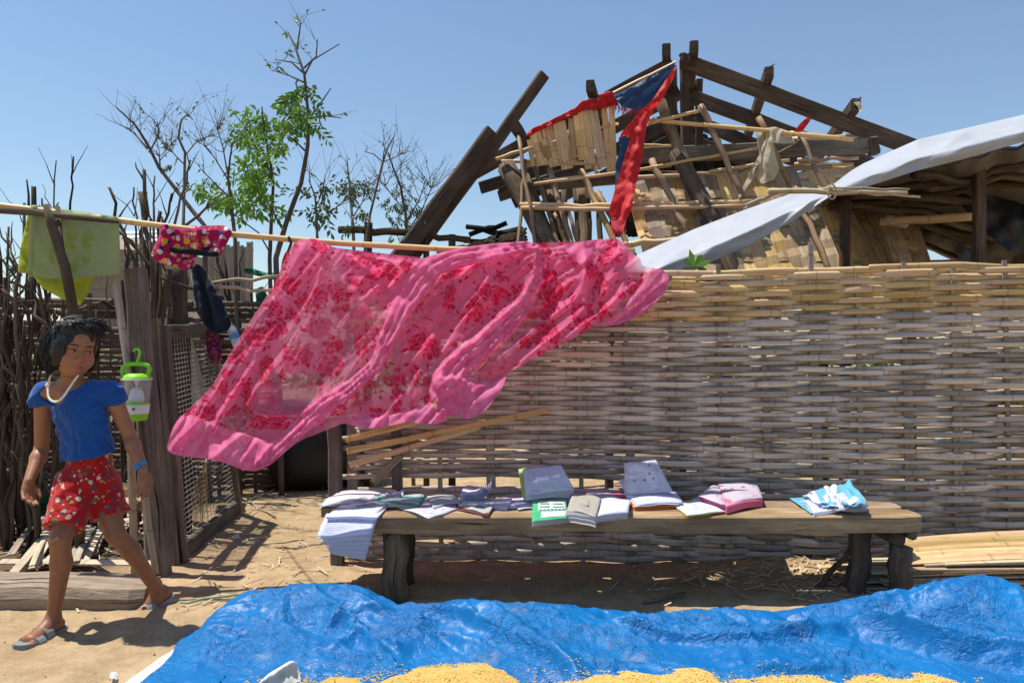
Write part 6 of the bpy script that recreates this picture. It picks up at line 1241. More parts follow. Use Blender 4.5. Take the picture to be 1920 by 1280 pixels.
# ------------------------------------------------------------------ gate, posts and litter on the left
def make_gate():
    # old timber post that carries the gate and the lantern
    t = tag(MB().add(*beam(G(300, 1088, -.04), P(252, 505, 4.28), .115, .10, Vector((0, 1, 0)), ch=.2, seg=9, jit=.009, seed=2)).build('gate_post', mt['timber_old'], None), 'thick cracked grey post behind the green lantern', 'post')
    o = tag(MB().add(*beam(G(331, 1068, -.04), P(290, 597, 4.42), .055, .05, Vector((0, 1, 0)), seg=7, seed=4)).build('gate_jamb', mt['timber_old'], None), 'narrow jamb strip standing between the thick post and the gate', 'post')
    g = thing('wire_gate', G(336, 1056), 'open timber-framed gate filled with wire mesh', 'gate')
    nb, nt = P(338, 1052, 4.47), P(307, 612, 4.45); fb, ft = P(448, 958, 5.83), P(392, 606, 5.55)
    B = lambda nm, a, b, w=.05, h=.075, up=Vector((1, 0, .0)): MB().add(*beam(a, b, w, h, up, seg=5, seed=len(g.children))).build(nm, mt['timber_old'], g)
    B('stile', nb, nt, .055, .075); B('stile', fb, ft, .045, .06)
    for nm, k, hh in (('top_rail', .975, .085), ('middle_rail', .555, .09), ('bottom_rail', .03, .10)): B(nm, nb.lerp(nt, k), fb.lerp(ft, k), .04, hh, Vector((0, 0, 1)))
    def mesh(k0, k1, nu, nv):
        mb = MB()
        for i in range(nu+1): s = i/nu; mb.add(*tube([nb.lerp(nt, k0).lerp(fb.lerp(ft, k0), s), nb.lerp(nt, k1).lerp(fb.lerp(ft, k1), s)], .0015, 3))
        for j in range(nv+1): k = k0+(k1-k0)*j/nv; mb.add(*tube([nb.lerp(nt, k), fb.lerp(ft, k)], .0015, 3))
        mb.build('wire_mesh', mt['metal_wire'], g, kind='stuff')
    mesh(.58, .96, 18, 18); mesh(.05, .53, 18, 22)
    # board leaning behind the gate
    tag(MB().add(*beam(P(320, 590, 6.3), P(380, 800, 5.9), .03, .22, Vector((1, 0, 0)), seg=3)).build('leaning_board', mt['timber_old'], None), 'grey board leaning behind the gate mesh', 'board')
    # slender poles about the post
    for i, (x0, y0, x1, y1, Y0, Y1, r, m, lb) in enumerate(((208, 462, 240, 690, 4.15, 4.05, .020, 'slat_pale', 'pale peeled pole leaning against the thick post'), (268, 905, 292, 1075, 4.0, 4.05, .018, 'slat_pale', 'pale stick leaning at the foot of the thick post'), (246, 660, 280, 905, 4.02, 4.0, .013, 'twig', 'thin grey stick along the thick post'), (330, 500, 335, 640, 5.2, 5.2, .055, 'twig', 'sawn-off trunk stub behind the gate'), (318, 505, 300, 620, 5.0, 5.0, .022, 'twig', 'forked branch tip standing beside the sawn stub'))):
        b = P(x1, y1, Y1)
        pts = wob(P(x0, y0, Y0), b, 6, .02, i+3)
        if i in (0, 3, 4): pts.append(Vector((b.x+.04, b.y, gh(b.x, b.y)-.03)))
        tag(MB().add(*tube(pts, r, 8, .12, i)).build('leaning_pole', mt[m], None, smooth=True), lb, 'pole')
    # timber baulk on the ground in front
    t = MB(); pr = [(0, 1112), (60, 1104), (130, 1102), (200, 1108), (236, 1116)]
    rings = []
    for k in range(16):
        s = k/15; x = -2.75+s*.93; y0, y1 = 3.60+.03*s, 3.86+.02*s; z = .125-.025*s**3+.008*noise.noise((s*6, 1, 0)); j = .012*noise.noise((s*7, 5, 0)); e = .03 if k == 15 else 0
        rings.append([Vector((x, y0+j+e, -.03)), Vector((x, y0+j-.008+e, z*.5)), Vector((x, y0+j+.015+e, z-.012)), Vector((x, y0+.05+e, z+.004*noise.noise((s*20, 3, 0)))), Vector((x, y1-.04-e, z+.006)), Vector((x, y1-e, z-.03)), Vector((x, y1-e, -.03))])
    tag(MB().add(*loft(rings)).build('timber_baulk', wood('pale_weathered_baulk', (.23, .17, .11), (.44, .35, .24), .95, gs=(4, 25, 1), bump=1.0, stain=.4), None), 'heavy weathered timber baulk lying on the ground behind the girl', 'baulk')
make_gate()

def make_lantern():
    Y = 3.99; c = lambda px, py: P(px, py, Y); s = Y/FPX
    gm = plain('lime_green_plastic', (.22, .62, .012), .35, .5, .05); wm = plain('white_plastic', (.74, .76, .76), .4, .5, .03)
    t = thing('hand_lantern', c(258, 788), 'lime green and white hand lantern hanging on the thick post', 'lantern')
    L = lambda nm, prof, m, sm=True: MB().add(*lathe(Vector((c(256, 788).x, Y, 0)), [(r*s, c(0, y).z) for r, y in prof], 24)).build(nm, m, t, smooth=sm)
    L('base', [(2, 788), (17, 788), (19, 784), (20.5, 776), (20.5, 774)], gm); bd = L('body', [(20.5, 775), (21.5, 772), (22.5, 760), (22.2, 757)], wm); L('ring', [(22.4, 758), (23.2, 756), (22.6, 754.5), (14, 754)], gm)
    L('diffuser', [(13, 756), (13.3, 748), (12.5, 740), (10, 732), (6, 727), (1, 725)], plain('frosted_bulb', (.62, .66, .70), .5, .4, .03))
    L('reflector', [(1.5, 727), (2.2, 720), (6, 713), (9, 711.5)], plain('chrome_reflector', (.62, .60, .56), .25, .8, .03))
    gl = Mat('clear_plastic', .08, .5); gl.color((.95, .97, .97)); gl.b.inputs['Alpha'].default_value = .16; L('clear_shell', [(22, 756), (24, 740), (25.5, 720), (25.8, 711)], gl.m)
    L('top_cap', [(26, 712), (27, 710.5), (27, 708.5), (25.5, 707), (24, 703), (17, 700), (2, 699.5)], gm); L('rim', [(26.2, 712.2), (28, 711.5), (28, 710.2), (26.2, 709.8)], wm)
    h = [c(x, y) for x, y in ((231, 704), (230, 696), (231, 688), (236, 684), (250, 682), (266, 682), (278, 685), (281, 692), (278, 700), (274, 706))]
    MB().add(*tube(h, 4.2*s, 8)).build('handle', gm, t, smooth=True)
    h = [c(x, y) for x, y in ((258, 682), (258, 676), (261, 668), (262.5, 660), (260, 655.5), (255, 654), (251.5, 656.5), (251, 660))]
    hk = MB().add(*tube(h, [2.6*s]*6+[2.3*s, 1.8*s], 8)).build('hook', gm, t, smooth=True)
    MB().add(*beam(P(249, 767, Y-.066), P(252, 767, Y-.066), .008, .008, Vector((0, 0, 1)))).build('switch', mt['black'], t)
    n = MB().add(*tube([P(255, 657, 4.22), P(255.5, 656.5, 3.98)], .0035, 6)).build('nail', mt['metal_wire'], None); tag(n, 'nail in the thick post holding up the lantern hook', 'nail')
make_lantern()

def make_left_clutter():
    R = random.Random(21)
    # brush fence of dead branches at the far left
    t = thing('brush_fence', Vector((-3.35, 4.95, 0)), 'tangled fence of dead grey branches beside the green towel', 'brush fence')
    segs = [(0, 480, 40, 960, .03), (8, 520, 48, 900, .022), (45, 380, 20, 900, .018), (62, 350, 66, 620, .030), (78, 372, 80, 640, .012), (70, 400, 120, 930, .02), (25, 560, 70, 980, .02), (4, 600, 20, 980, .028), (105, 300, 90, 620, .008), (15, 440, 60, 760, .014), (90, 560, 60, 900, .012), (38, 640, 10, 930, .014), (-20, 420, 10, 950, .03), (110, 590, 80, 640, .008), (130, 560, 60, 860, .010), (-10, 470, 90, 600, .012), (0, 540, 130, 640, .012), (20, 590, 110, 730, .009), (55, 430, 100, 540, .008), (100, 640, 180, 900, .014), (150, 780, 180, 930, .02), (0, 660, 40, 590, .008), (60, 760, 110, 620, .01), (30, 720, 70, 960, .016)]
    for k in range(34):
        x = R.uniform(-30, 150) if k < 24 else R.uniform(180, 320); segs.append((x+R.uniform(-30, 30), R.uniform(400, 600), x, 900, R.uniform(.006, .016)))
    for i, (x0, y0, x1, y1, r) in enumerate(segs):
        Y = 4.6+.6*R.random(); a, b = P(x0, y0, Y), P(x1, y1, Y+.1)
        if y1 > 850: b.z = min(b.z, -.02)
        o = MB().add(*tube(wob(b, a, 8, .12, i), [r*1.15, r*.5], 6, .2, i))
        for k in range(3):
            s = R.uniform(.3, .95); p = b.lerp(a, s); d = (a-b).normalized()+Vector((R.uniform(-.9, .9), R.uniform(-.5, .5), R.uniform(0, .6))); o.add(*tube(wob(p, p+d.normalized()*R.uniform(.1, .4), 4, .05, i*9+k), [r*.5, r*.15], 5))
        o.build('branch', mt['twig'], t, smooth=True)
    # ragged upright stakes and broken stems behind gate and shorts
    st = [(205, 352, 258, 520, .018), (270, 318, 275, 560, .022), (262, 360, 300, 560, .028), (322, 362, 300, 470, .014), (358, 300, 322, 440, .012), (394, 382, 345, 430, .014), (300, 395, 292, 560, .022), (250, 350, 255, 450, .010), (290, 330, 288, 430, .010), (138, 292, 128, 420, .010), (215, 420, 300, 520, .014), (240, 470, 232, 560, .02), (315, 430, 318, 600, .014), (345, 500, 350, 680, .035), (300, 470, 340, 620, .012), (420, 480, 450, 700, .022), (440, 470, 455, 700, .02), (405, 460, 440, 640, .016), (470, 540, 480, 700, .016), (280, 540, 320, 600, .012), (455, 470, 440, 600, .012), (425, 600, 450, 740, .018)]
    bf = thing('stake_row', Vector((-2.9, 5.4, 0)), 'ragged row of broken upright stakes and branches behind the gate', 'stakes')
    for i, (x0, y0, x1, y1, r) in enumerate(st):
        Y = (5.0 if x1 < 400 else 6.6)+.6*R.random(); a, b = P(x0, y0, Y), P(x1, y1, Y); c = Vector((b.x, b.y, gh(b.x, b.y)-.03)); pts = wob(c, b, 4, .05, i)[:-1]+wob(b, a, 6, .05, i+60)
        mb = MB().add(*tube(pts, [r*1.1, r*.55], 7, .15, i))
        for k in range(2): s = R.uniform(.4, .95); p = b.lerp(a, s); d = (a-b).normalized()+Vector((R.uniform(-.8, .8), R.uniform(-.4, .4), 0)); mb.add(*tube(wob(p, p+d.normalized()*R.uniform(.08, .3), 3, .03, i*7+k), [r*.4, r*.15], 5))
        mb.build('stake', mt['twig' if i % 3 else 'log_dark'], bf, smooth=True)
    for i, (x0, y0, x1, y1) in enumerate(((395, 530, 522, 518), (400, 538, 512, 545), (190, 565, 220, 580), (20, 560, 160, 600), (110, 590, 220, 560), (300, 520, 420, 560))): MB().add(*tube(wob(P(x0, y0, 4.95), P(x1, y1, 5.1), 5, .03, i), .013, 6)).build('rail', mt['slat_pale' if i < 2 else 'twig'], bf, smooth=True)
    # litter of bamboo slats on the dark soil
    pl = thing('slat_litter', Vector((-3.2, 4.7, 0)), 'litter of bleached bamboo slats on the ground behind the girl', 'slats')
    seg = [(0, 978, 110, 968), (0, 990, 130, 985), (10, 1090, 110, 965), (28, 1085, 120, 960), (60, 1065, 135, 965), (75, 1060, 150, 985), (130, 1050, 165, 985), (142, 1052, 175, 988), (158, 1052, 188, 992), (175, 1040, 196, 1000), (0, 1052, 290, 1055), (150, 1056, 280, 1050), (190, 1000, 200, 960), (205, 1000, 225, 955), (225, 1000, 250, 955), (150, 940, 260, 935), (200, 930, 300, 905), (215, 945, 310, 920), (0, 940, 70, 950), (230, 960, 262, 1010), (205, 965, 255, 975), (60, 925, 130, 935), (330, 872, 440, 860), (335, 880, 420, 872), (330, 900, 410, 870), (240, 1020, 280, 990), (90, 1000, 60, 1060), (205, 905, 250, 880), (210, 915, 262, 892), (120, 1010, 150, 960), (20, 1040, 60, 985), (250, 985, 310, 955)]
    for i, (x0, y0, x1, y1) in enumerate(seg):
        z = .03+.05*R.random(); a, b = G(x0, y0, z), G(x1, y1, z+.03); MB().add(*slat(a, b, R.uniform(.03, .055), .008, (0, -.3, 1), 4, R.uniform(-.02, .03), i)).build('slat', mt['slat_pale' if i % 3 else 'slat_grey'], pl)
    # woven mat remnants
    wm = thing('mat_remnant', G(245, 940, .1), 'crushed straw-coloured bamboo mat lying against the thick post', 'mat')
    for i in range(12): MB().add(*slat(P(205+i*5, 900+i*2, 4.9), P(212+i*5, 960-i*2, 4.75), .05, .006, (.2, -1, .4), 3, .02, i)).build('slat', mt['slat_gold'], wm)
    for i in range(4): MB().add(*slat(P(200, 908+i*14, 4.84), P(268, 915+i*12, 4.80), .045, .006, (.2, -1, .4), 3, .02, i+20)).build('slat', mt['slat_gold'], wm)
    # green basin half hidden
    b = G(85, 955); o = MB().add(*lathe(b+Vector((0, 0, .0)), [(.11, 0), (.13, .05), (.17, .14), (.18, .145), (.165, .135), (.12, .02), (.005, .015)], 24)).build('green_basin', plain('dark_green_plastic', (.012, .12, .055), .45, .4), None, smooth=True); tag(o, 'dark green plastic basin half hidden behind the girl\'s hand', 'basin')
    # rush broom behind the gate
    br = thing('rush_broom', P(375, 990, 5.2), 'fan-shaped straw broom leaning behind the gate mesh', 'broom'); mb = MB(); hd = P(386, 868, 5.25)
    for i in range(70): q = P(340+R.uniform(0, 40)+R.uniform(0, 12), 985-R.uniform(0, 40), 5.15+R.uniform(-.06, .1)); mb.add(*tube([hd+Vector((R.uniform(-.01, .01), 0, 0)), hd.lerp(q, .5)+Vector((R.uniform(-.01, .01), R.uniform(-.02, .02), 0)), q], [.003, .0022, .001], 3))
    mb.build('bristles', mt['slat_gold'], br, kind='stuff'); MB().add(*tube([hd, P(396, 845, 5.3)], .012, 6)).build('handle', mt['pole'], br)
    # fallen sticks along the path
    for i, (x0, y0, x1, y1, lb) in enumerate(((330, 870, 445, 905, 'pale cane lying slantwise behind the gate mesh'), (448, 930, 516, 968, 'thin cane lying on the path beside the gate foot'), (470, 935, 520, 915, 'short twig by the far gate stile'), (470, 1010, 500, 1006, 'small twig lying on the sandy path'))):
        tag(MB().add(*tube(wob(G(x0, y0, .02), G(x1, y1, .015), 5, .03, i), .007, 6)).build('cane', mt['slat_pale'], None, smooth=True), lb, 'stick')
    # large black pot under the net
    c = G(575, 918); o = MB().add(*lathe(Vector((c.x-.06, c.y+.42, -.01)), [(.40, 0), (.52, .03), (.60, .14), (.63, .32), (.61, .52), (.52, .70), (.50, .76), (.53, .80), (.48, .80), (.45, .7), (.40, .1), (.01, .08)], 36)).build('black_tub', mt['black'], None, smooth=True); tag(o, 'big round black tub standing on the path under the pink net', 'tub')
    # green rope on the ground
    pts = [G(x, y, .022) for x, y in ((338, 1128), (352, 1130), (380, 1122), (430, 1116), (470, 1112))]
    tag(MB().add(*tube([p.lerp(q, k/4) for p, q in zip(pts[:-1], pts[1:]) for k in range(4)], .006, 6)).build('rope', mt['rope_green'], None, smooth=True), 'thin green rope trailing across the sand to the tarpaulin', 'rope')
    o = MB().add(*grid_sheet([G(208, 1258, .02), G(220, 1260, .02), G(218, 1272, .015), G(205, 1270, .015)], n=3)).build('paper_scrap', PG['w'], None); tag(o, 'tiny white paper scrap on the sand', 'paper')
    o = MB().add(*grid_sheet([G(434, 1003, .02), G(448, 1002, .03), G(450, 1008, .015), G(436, 1009, .015)], n=3, wav=.01)).build('paper_scrap', PG['blank'], None); tag(o, 'crumpled white plastic scrap in the gate\'s shadow', 'paper')
    # clods, pebbles and chaff
    cl = MB()
    for i in range(900):
        if i < 500: x, y = R.uniform(-2.9, 1.0), R.uniform(2.85, 5.6)
        elif i < 780: x, y = 1.6+R.gauss(0, .4), 4.2+R.gauss(0, .12)
        else: x, y = R.uniform(-.9, 1.6), R.uniform(3.5, 4.3)
        r = R.uniform(.003, .010)*(1.6 if i >= 500 and i < 780 else 1); p = Vector((x, y, gh(x, y)+r*.3)); v = [p+Vector((R.uniform(.6, 1)*r*math.cos(a), R.uniform(.6, 1)*r*math.sin(a), R.uniform(-.3, .3)*r)) for a in (0, 1.25, 2.5, 3.8, 5.0)]+[p+Vector((0, 0, r*.8))]
        cl.add(v, [[i2, (i2+1) % 5, 5] for i2 in range(5)])
    o = cl.build('clods', mt['ground'], None, kind='stuff'); o['label'] = 'loose clods and pebbles of dry earth'
    ch = MB()
    for i in range(700):
        if i < 260: x, y = R.uniform(-2.3, -.7), R.uniform(3.6, 6.2)
        elif i < 460: x, y = 1.55+R.gauss(0, .45), 4.1+R.gauss(0, .15)
        else: x, y = R.uniform(-4, -2.1), R.uniform(4.1, 6)
        a = R.uniform(0, 3.14); l = R.uniform(.01, .07)*(1 if i < 460 else 1.8); p = Vector((x, y, gh(x, y)+.006+.012*R.random())); d = Vector((math.cos(a), math.sin(a), R.uniform(-.1, .25)))*l; ch.add(*slat(p-d, p+d, R.uniform(.003, .011), .002, (0, 0, 1), 1, 0, i))
    o = ch.build('chaff', mt['slat_pale'], None, kind='stuff'); o['label'] = 'scattered straw chips and bamboo shavings'
make_left_clutter()

def make_right_pile():
    R = random.Random(8)
    t = thing('bamboo_slat_pile', Vector((2.35, 4.1, 0)), 'flat pile of split bamboo slats lying at the foot of the woven fence', 'slats')
    for L in range(11):
        for j in range(5):
            z = .012+L*.0135+R.uniform(-.004, .004); y = 3.92+j*.062+R.uniform(-.02, .02); x0 = 1.72+R.uniform(0, .25)+(.32 if L > 6 else .1*(L % 3)); x1 = 3.3
            if L > 8 and j > 3: continue
            MB().add(*slat((x0, y, z), (x1, y+R.uniform(-.04, .04), z+R.uniform(0, .03)), R.uniform(.035, .056), .010, (0, 0, 1), 4, R.uniform(-.004, .01), L*9+j)).build('slat', mt['slat_pale' if R.random() < .55 else 'slat_gold'], t)
    for i in range(5): MB().add(*slat((2.1+R.uniform(0, .1), 3.95+.05*i, .150+.012*i), (3.3, 4.0+.05*i, .165+.02*i), .05, .010, (0, -.6, 1), 4, .02, i)).build('slat', mt['slat_gold'], t)
    for i, (x0, y0, x1, y1, lb) in enumerate(((1208, 1128, 1285, 1110, 'thin grey stick lying in the shade under the bench'), (1535, 1090, 1600, 1072, 'broken stick beside the bench leg'), (1575, 1130, 1690, 1122, 'flat grey offcut behind the blue tarpaulin'))):
        tag(MB().add(*slat(G(x0, y0, .02), G(x1, y1, .02), .02 if i < 2 else .07, .01, (0, 0, 1), 3, 0, i)).build('wood_scrap', mt['timber_old'], None), lb, 'stick')
make_right_pile()
# ------------------------------------------------------------------ saplings and far buildings
def leaf_at(mb, p, d, L, w, droop, R):
    d = Vector(d).normalized(); n = Vector((R.uniform(-.5, .5), -1, R.uniform(-.2, .9))).normalized(); s = d.cross(n).normalized()*w; m = p+d*L*.5+Vector((0, 0, -droop*.35)); e = p+d*L+Vector((0, 0, -droop))
    k = s.cross(d).normalized()*w*.45
    mb.add([p, m+s+k, e, m-s+k, m], [[0, 4, 1], [1, 4, 2], [2, 4, 3], [3, 4, 0]])
def tree(label, stems, Y, r0, clusters=(), leafm='leaf', tw=0, seed=0, bark='trunk', L=.085, twl=.35, cat='tree', hasleaf=.0):
    R = random.Random(seed); b = P(*stems[0][0], Y); t = thing('sapling', Vector((b.x, b.y, 0)), label, cat); tr = MB(); cr = MB(); ends = []
    for si, st in enumerate(stems):
        pts = [P(x, y, Y+.15*math.sin(i+si)) for i, (x, y) in enumerate(st)]
        if si == 0: pts = [Vector((pts[0].x+.05, pts[0].y, gh(pts[0].x, pts[0].y)-.04))]+pts
        fine = []
        for p, q in zip(pts[:-1], pts[1:]):
            for k in range(4): fine.append(p.lerp(q, k/4)+Vector((1, 0, 0))*.006*noise.noise((p.x*3+k*.2, p.z*3, seed)))
        fine.append(pts[-1]); rr = r0 if si == 0 else r0*.26; tr.add(*tube(fine, [rr*(1-.88*(i/len(fine)))+.0025 for i in range(len(fine))], 7, .1, si)); ends.append(fine)
    # twigs
    for k in range(tw):
        st = ends[R.randrange(len(ends))]; i = int(len(st)*(1-.62*R.random()**1.4)); i = min(max(i, 2), len(st)-2); p = st[i]; d = (st[i+1]-st[i]).normalized(); o = Vector((R.uniform(-1, 1), R.uniform(-.6, .6), R.uniform(.0, .8))); q = p+(d*.55+o).normalized()*twl*R.uniform(.4, 1.1)
        tp = wob(p, q, 5, .03, seed*99+k); tr.add(*tube(tp, [.0036, .0011], 4))
        for j in range(2): a = tp[R.randint(1, 4)]; e = a+(q-p).normalized()*twl*.3+Vector((R.uniform(-.12, .12), R.uniform(-.08, .08), R.uniform(-.02, .14))); tr.add(*tube([a, e], [.002, .0009], 3)); (leaf_at(cr, e, (e-a), L*.6, L*.15, .01, R) if R.random() < hasleaf else None)
        if R.random() < hasleaf:
            for j in range(3): leaf_at(cr, tp[2+j], Vector((R.uniform(-1, 1), R.uniform(-.4, .4), R.uniform(-.5, .4))), L*.75, L*.2, .015, R)
    # leafy sprays
    for (x, y, rx, ry, n) in clusters:
        for k in range(n):
            a = R.uniform(0, 6.28); q = math.sqrt(R.random()); c = P(x+math.cos(a)*rx*q, y+math.sin(a)*ry*q, Y+R.uniform(-.25, .25)); d = Vector((R.uniform(-1, 1), R.uniform(-.7, .3), R.uniform(-.6, .35))).normalized(); sp = L*R.uniform(1.3, 2.2); e = c+d*sp-Vector((0, 0, .03))
            tr.add(*tube([c, c.lerp(e, .5)+Vector((0, 0, .012)), e], .0018, 3))
            for j in range(7): s = j/6; p = c.lerp(e, s); sd = Vector((d.z, R.uniform(-.4, .2), -d.x))*(1 if j % 2 else -1); leaf_at(cr, p, d*.6+sd*.8 if j < 6 else d, L*R.choice((.45, .7, .9, 1.1, 1.25)), L*R.uniform(.18, .3), R.uniform(.01, .035), R)
        st = min((s for s in ends), key=lambda s: min((q-P(x, y, Y)).length for q in s)); p = min(st, key=lambda q: (q-P(x, y, Y)).length); tr.add(*tube(wob(p, P(x, y, Y), 4, .03, seed+int(x)), [.008, .004], 5))
    tr.build('trunk', mt[bark], t, smooth=True)
    if cr.v: cr.build('crown', mt[leafm], t)
def c3(pts): return [(180+x*.3594, 20+y*.3594) for x, y in pts]
def k3(cl): return [(180+x*.3594, 20+y*.3594, rx*.3594, ry*.3594, n) for x, y, rx, ry, n in cl]
tree('tall slender sapling with a leaning dark stem and bare twiggy top', [c3([(940, 1290), (1000, 1080), (1070, 900), (1105, 700), (1110, 560), (1085, 330), (1040, 190), (1000, 110)]), c3([(1085, 300), (1150, 240), (1155, 150)]), c3([(1085, 340), (1130, 260), (1270, 175)]), c3([(1050, 200), (1060, 120), (1068, 60)]), c3([(1085, 330), (1020, 270), (935, 255)]), c3([(1095, 380), (1010, 340), (915, 310)]), c3([(1110, 560), (1200, 550), (1280, 560)]), c3([(1110, 570), (1180, 470), (1225, 405)]), c3([(1100, 740), (1040, 680), (1000, 650)]), c3([(960, 1120), (930, 1060), (905, 1010)])], 6.6, .026, k3([(1045, 460, 50, 40, 9), (1035, 520, 45, 30, 7), (1050, 575, 50, 40, 8), (1130, 420, 30, 30, 4), (1135, 520, 30, 40, 3), (1180, 610, 40, 25, 2)]), 'leaf', 14, 3, L=.078, twl=.2, hasleaf=.45)
tree('green leafy sapling, the fullest crown beside the tall slender one', [c3([(905, 1290), (915, 1100), (925, 900), (900, 740), (875, 600), (865, 500)]), c3([(925, 880), (860, 760), (800, 640), (740, 560)]), c3([(915, 1050), (830, 960), (780, 900)]), c3([(905, 1260), (850, 1160), (740, 1080), (640, 1010), (530, 960)])], 6.9, .020, k3([(800, 600, 90, 55, 12), (950, 620, 85, 60, 12), (930, 690, 90, 40, 9), (800, 700, 60, 70, 11), (830, 790, 90, 60, 11), (820, 880, 100, 70, 20), (790, 960, 100, 60, 17), (850, 1010, 110, 50, 12), (740, 1000, 50, 40, 7), (930, 1000, 50, 60, 5), (560, 930, 70, 40, 6), (650, 990, 50, 30, 5), (860, 540, 25, 30, 2)]), 'leaf_bright', 8, 5, L=.074, hasleaf=.8)
tree('bare grey sapling leaning far over behind the printed shorts', [c3([(565, 1120), (430, 950), (330, 820), (260, 680), (200, 590), (105, 505)]), c3([(270, 720), (200, 640), (165, 610)]), c3([(280, 740), (330, 640), (320, 580)]), c3([(335, 830), (330, 740)])], 6.3, .021, (), 'leaf_dull', 22, 7, L=.04, twl=.34, hasleaf=.05)
tree('thin pale sapling with drooping seedpods', [c3([(455, 1120), (460, 900), (465, 740), (430, 660), (445, 570), (480, 540), (505, 570)]), c3([(465, 760), (520, 690), (580, 660)]), c3([(460, 800), (400, 740), (350, 710)])], 6.5, .014, k3([(410, 810, 30, 20, 2), (520, 900, 40, 30, 3)]), 'leaf_dull', 26, 9, 'trunk_pale', L=.05, twl=.3, hasleaf=.35)
tree('grey sapling of fine upright twigs left of the leafy one', [c3([(725, 1200), (705, 1000), (690, 880), (700, 780), (712, 690)]), c3([(690, 880), (620, 770), (560, 690)]), c3([(700, 980), (610, 890), (550, 830)]), c3([(690, 860), (660, 700), (625, 600)])], 6.6, .018, (), 'leaf_dull', 20, 11, L=.045, twl=.32, hasleaf=.12)
tree('small dark-leaved sapling rising behind the pole near the net', [c3([(1155, 1200), (1150, 1060), (1140, 960), (1110, 880)]), c3([(1160, 1150), (1210, 1060), (1310, 980)]), c3([(1150, 1100), (1180, 980), (1190, 880)])], 6.8, .014, k3([(1170, 1040, 50, 50, 9), (1180, 920, 40, 30, 3), (1090, 960, 30, 25, 2)]), 'leaf_dull', 14, 13, L=.065, twl=.3, hasleaf=.4)
tree('straight sapling crowned by an umbrella of bare twigs', [c3([(1410, 1200), (1430, 1060), (1465, 920), (1495, 790), (1520, 720), (1560, 650)]), c3([(1495, 790), (1450, 750), (1400, 735)]), c3([(1495, 790), (1560, 765), (1600, 745)]), c3([(1495, 780), (1505, 720), (1500, 690)])], 6.7, .013, (), 'leaf_dull', 12, 15, L=.05, twl=.2, hasleaf=.2)
tree('slim sapling with dull leaves over the brown rail', [c3([(1345, 1180), (1330, 1000), (1320, 880), (1310, 780)]), c3([(1340, 1080), (1390, 1000), (1410, 900)])], 6.9, .016, k3([(1380, 910, 45, 30, 6), (1280, 910, 40, 25, 5), (1340, 950, 40, 40, 5), (1380, 1060, 60, 40, 6), (1350, 1110, 40, 30, 4)]), 'leaf_dull', 16, 17, 'trunk_pale', L=.05, twl=.28, hasleaf=.5)
tree('feathery bush beside the leaning dark timbers', [c3([(1630, 1230), (1615, 1060), (1590, 920), (1550, 820), (1525, 740)]), c3([(1620, 1100), (1690, 980), (1720, 880)]), c3([(1620, 1050), (1540, 960), (1500, 900)]), c3([(1625, 1150), (1700, 1040), (1765, 890)])], 7.1, .018, k3([(1570, 980, 60, 50, 14), (1640, 1020, 60, 50, 12), (1560, 1080, 60, 50, 12), (1700, 1060, 50, 50, 8), (1600, 900, 40, 40, 6), (1600, 1170, 60, 40, 8)]), 'leaf_dull', 34, 19, L=.034, twl=.4, hasleaf=.5)

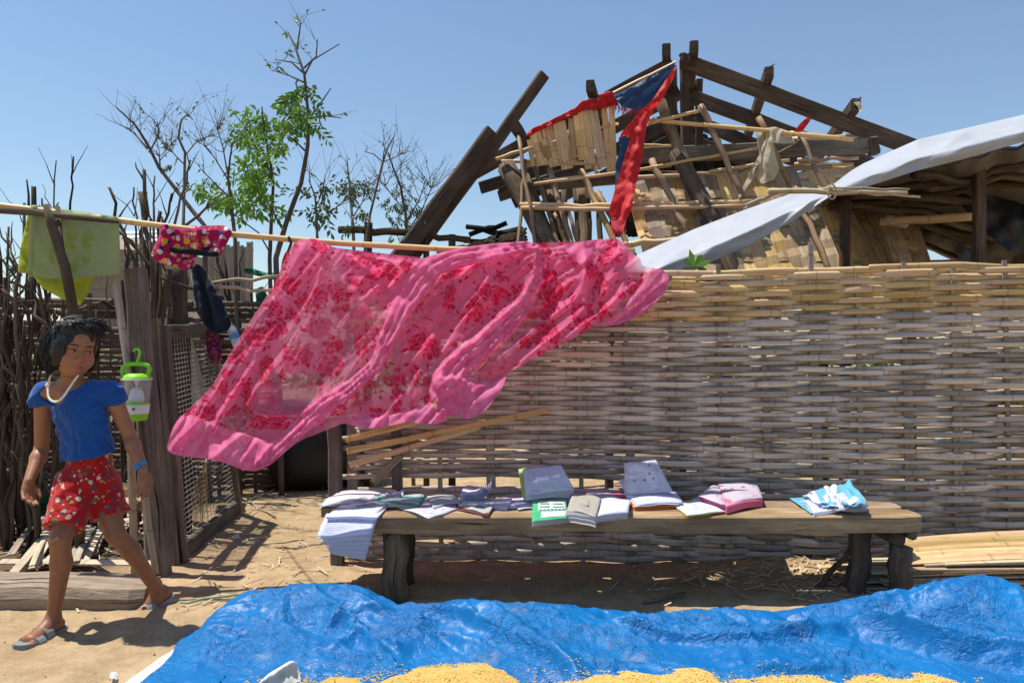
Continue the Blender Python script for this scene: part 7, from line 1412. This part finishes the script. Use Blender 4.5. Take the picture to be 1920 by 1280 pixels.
def make_far():
    wr = plain('whitewashed_roof', (.72, .73, .76), .6)
    t = thing('far_hut', Vector((-7.2, 13.5, 0)), 'distant hut with a white tiled roof seen beside the printed shorts', 'hut')
    MB().add(*beam(P(205, 560, 14), P(330, 560, 14), 3, 1.9, Vector((0, 0, 1)))).build('wall', mt['slat_grey'], t)
    a, b, c, d = P(200, 500, 12.6), P(330, 490, 12.6), P(310, 432, 15), P(220, 434, 15); nx, ny = 12, 7
    for i in range(nx):
        for j in range(ny):
            f = lambda s, q: a.lerp(b, s/nx).lerp(d.lerp(c, s/nx), q/ny); o = Vector((0, -.02, .05))*(1-.0)
            q = [f(i+.02, j-.08), f(i+.98, j-.08), f(i+.98, j+.98), f(i+.02, j+.98)]; q = [x+Vector((0, 0, .05 if k < 2 else .0)) for k, x in enumerate(q)]; MB().add(q+[x-Vector((0, 0, .04)) for x in q], [[0, 1, 2, 3], [4, 5, 1, 0], [7, 6, 5, 4]]).build('roof_tile', wr, t)
    p = thing('palisade', Vector((-5.2, 10.5, 0)), 'grey palisade of thin upright laths far behind the gate', 'palisade')
    for i in range(26):
        x = 382+i*3.6; a = P(x, 452+rnd.uniform(0, 14), 10.5); MB().add(*slat(Vector((a.x, a.y, -.02)), a, .035, .02, (0, -1, 0), 2, 0, i)).build('lath', mt['stake'], p)
    for z in (1.2, 1.9): MB().add(*slat(P(378, 470, 10.55)*1.0, P(475, 470, 10.55), .05, .02, (0, -1, 0), 2)).build('rail', mt['stake'], p) if z > 1.5 else None
    th = thing('far_thatch', Vector((-4.6, 8.6, 0)), 'low brown thatched lean-to behind the stakes', 'lean-to'); mb = MB(); R = random.Random(3)
    for i in range(500): x = R.uniform(330, 490); y = R.uniform(562, 650); q = P(x, y, 8.6-(y-560)*.008); mb.add(*slat(q, q+Vector((R.uniform(-.05, .05), -.25, -.22)), .05, .01, (0, -.7, .7), 1, 0, i))
    mb.build('thatch', mt['strip_brown'], th, kind='stuff'); MB().add(*beam((-4.9, 8.6, -.02), (-4.9, 8.6, 1.75), .1, .1)).build('post', mt['log_dark'], th); MB().add(*beam((-3.4, 8.6, -.02), (-3.4, 8.6, 1.75), .1, .1)).build('post', mt['log_dark'], th); MB().add(*beam((-5.0, 8.58, 1.72), (-2.9, 8.58, 1.72), .1, .1)).build('beam', mt['log_dark'], th)
    gm = clothm('green_tarpaulin', (.015, .16, .075), .6, .2)
    hang('green_sheet', 'torn green plastic sheet flapping behind the pole near the net', 'sheet', [(452, 504), (470, 502), (500, 512), (522, 510), (520, 526), (496, 520), (478, 516), (460, 512)], gm, lambda x, y: 7.6, [], .06, 20, 3, 4); hang('green_sheet', 'lower hanging piece of green plastic sheet beside the pink net', 'sheet', [(478, 542), (494, 536), (504, 560), (506, 572), (494, 580), (482, 576)], gm, lambda x, y: 6.9, [], .05, 20, 6, 4)
    # bamboo thicket line and scrub along the horizon behind everything
    sc = MB(); R = random.Random(17)
    for i in range(5200):
        x = R.uniform(-34, 34); y = 30+R.uniform(-2, 2); z = R.random()**1.5*(1.7+.7*noise.noise((x*.3, 0, 0))+.3*noise.noise((x*1.3, 2, 0))); leaf_at(sc, Vector((x, y, z)), Vector((R.uniform(-1, 1), R.uniform(-.5, .5), R.uniform(-.3, 1))), .45, .13, .05, R)
    o = sc.build('scrub', mt['leaf_dull'], None, kind='stuff'); o['label'] = 'far dull green scrub along the horizon'
    # water bottle wedged by the net, loose item
    b = thing('plastic_bottle', P(440, 650, 5.0), 'small clear plastic bottle stuck among the stakes by the pink net', 'bottle'); ax = Vector((-.35, 0, .93)); gl = Mat('bottle_plastic', .1, .5); gl.color((.7, .85, .95)); gl.b.inputs['Alpha'].default_value = .45
    MB().add(*lathe(P(446, 648, 4.95), [(.005, 0), (.03, .002), (.032, .02), (.03, .07), (.032, .12), (.018, .15), (.012, .17)], 14, ax)).build('shell', gl.m, b, smooth=True); MB().add(*lathe(P(446, 648, 4.95)+ax.normalized()*.05, [(.0325, 0), (.033, .035)], 14, ax, False)).build('label_band', plain('blue_band', (.08, .3, .6), .5), b); MB().add(*lathe(P(446, 648, 4.95)+ax.normalized()*.168, [(.014, 0), (.014, .018), (.002, .019)], 12, ax)).build('cap', plain('blue_cap', (.05, .2, .5), .4), b)
make_far()
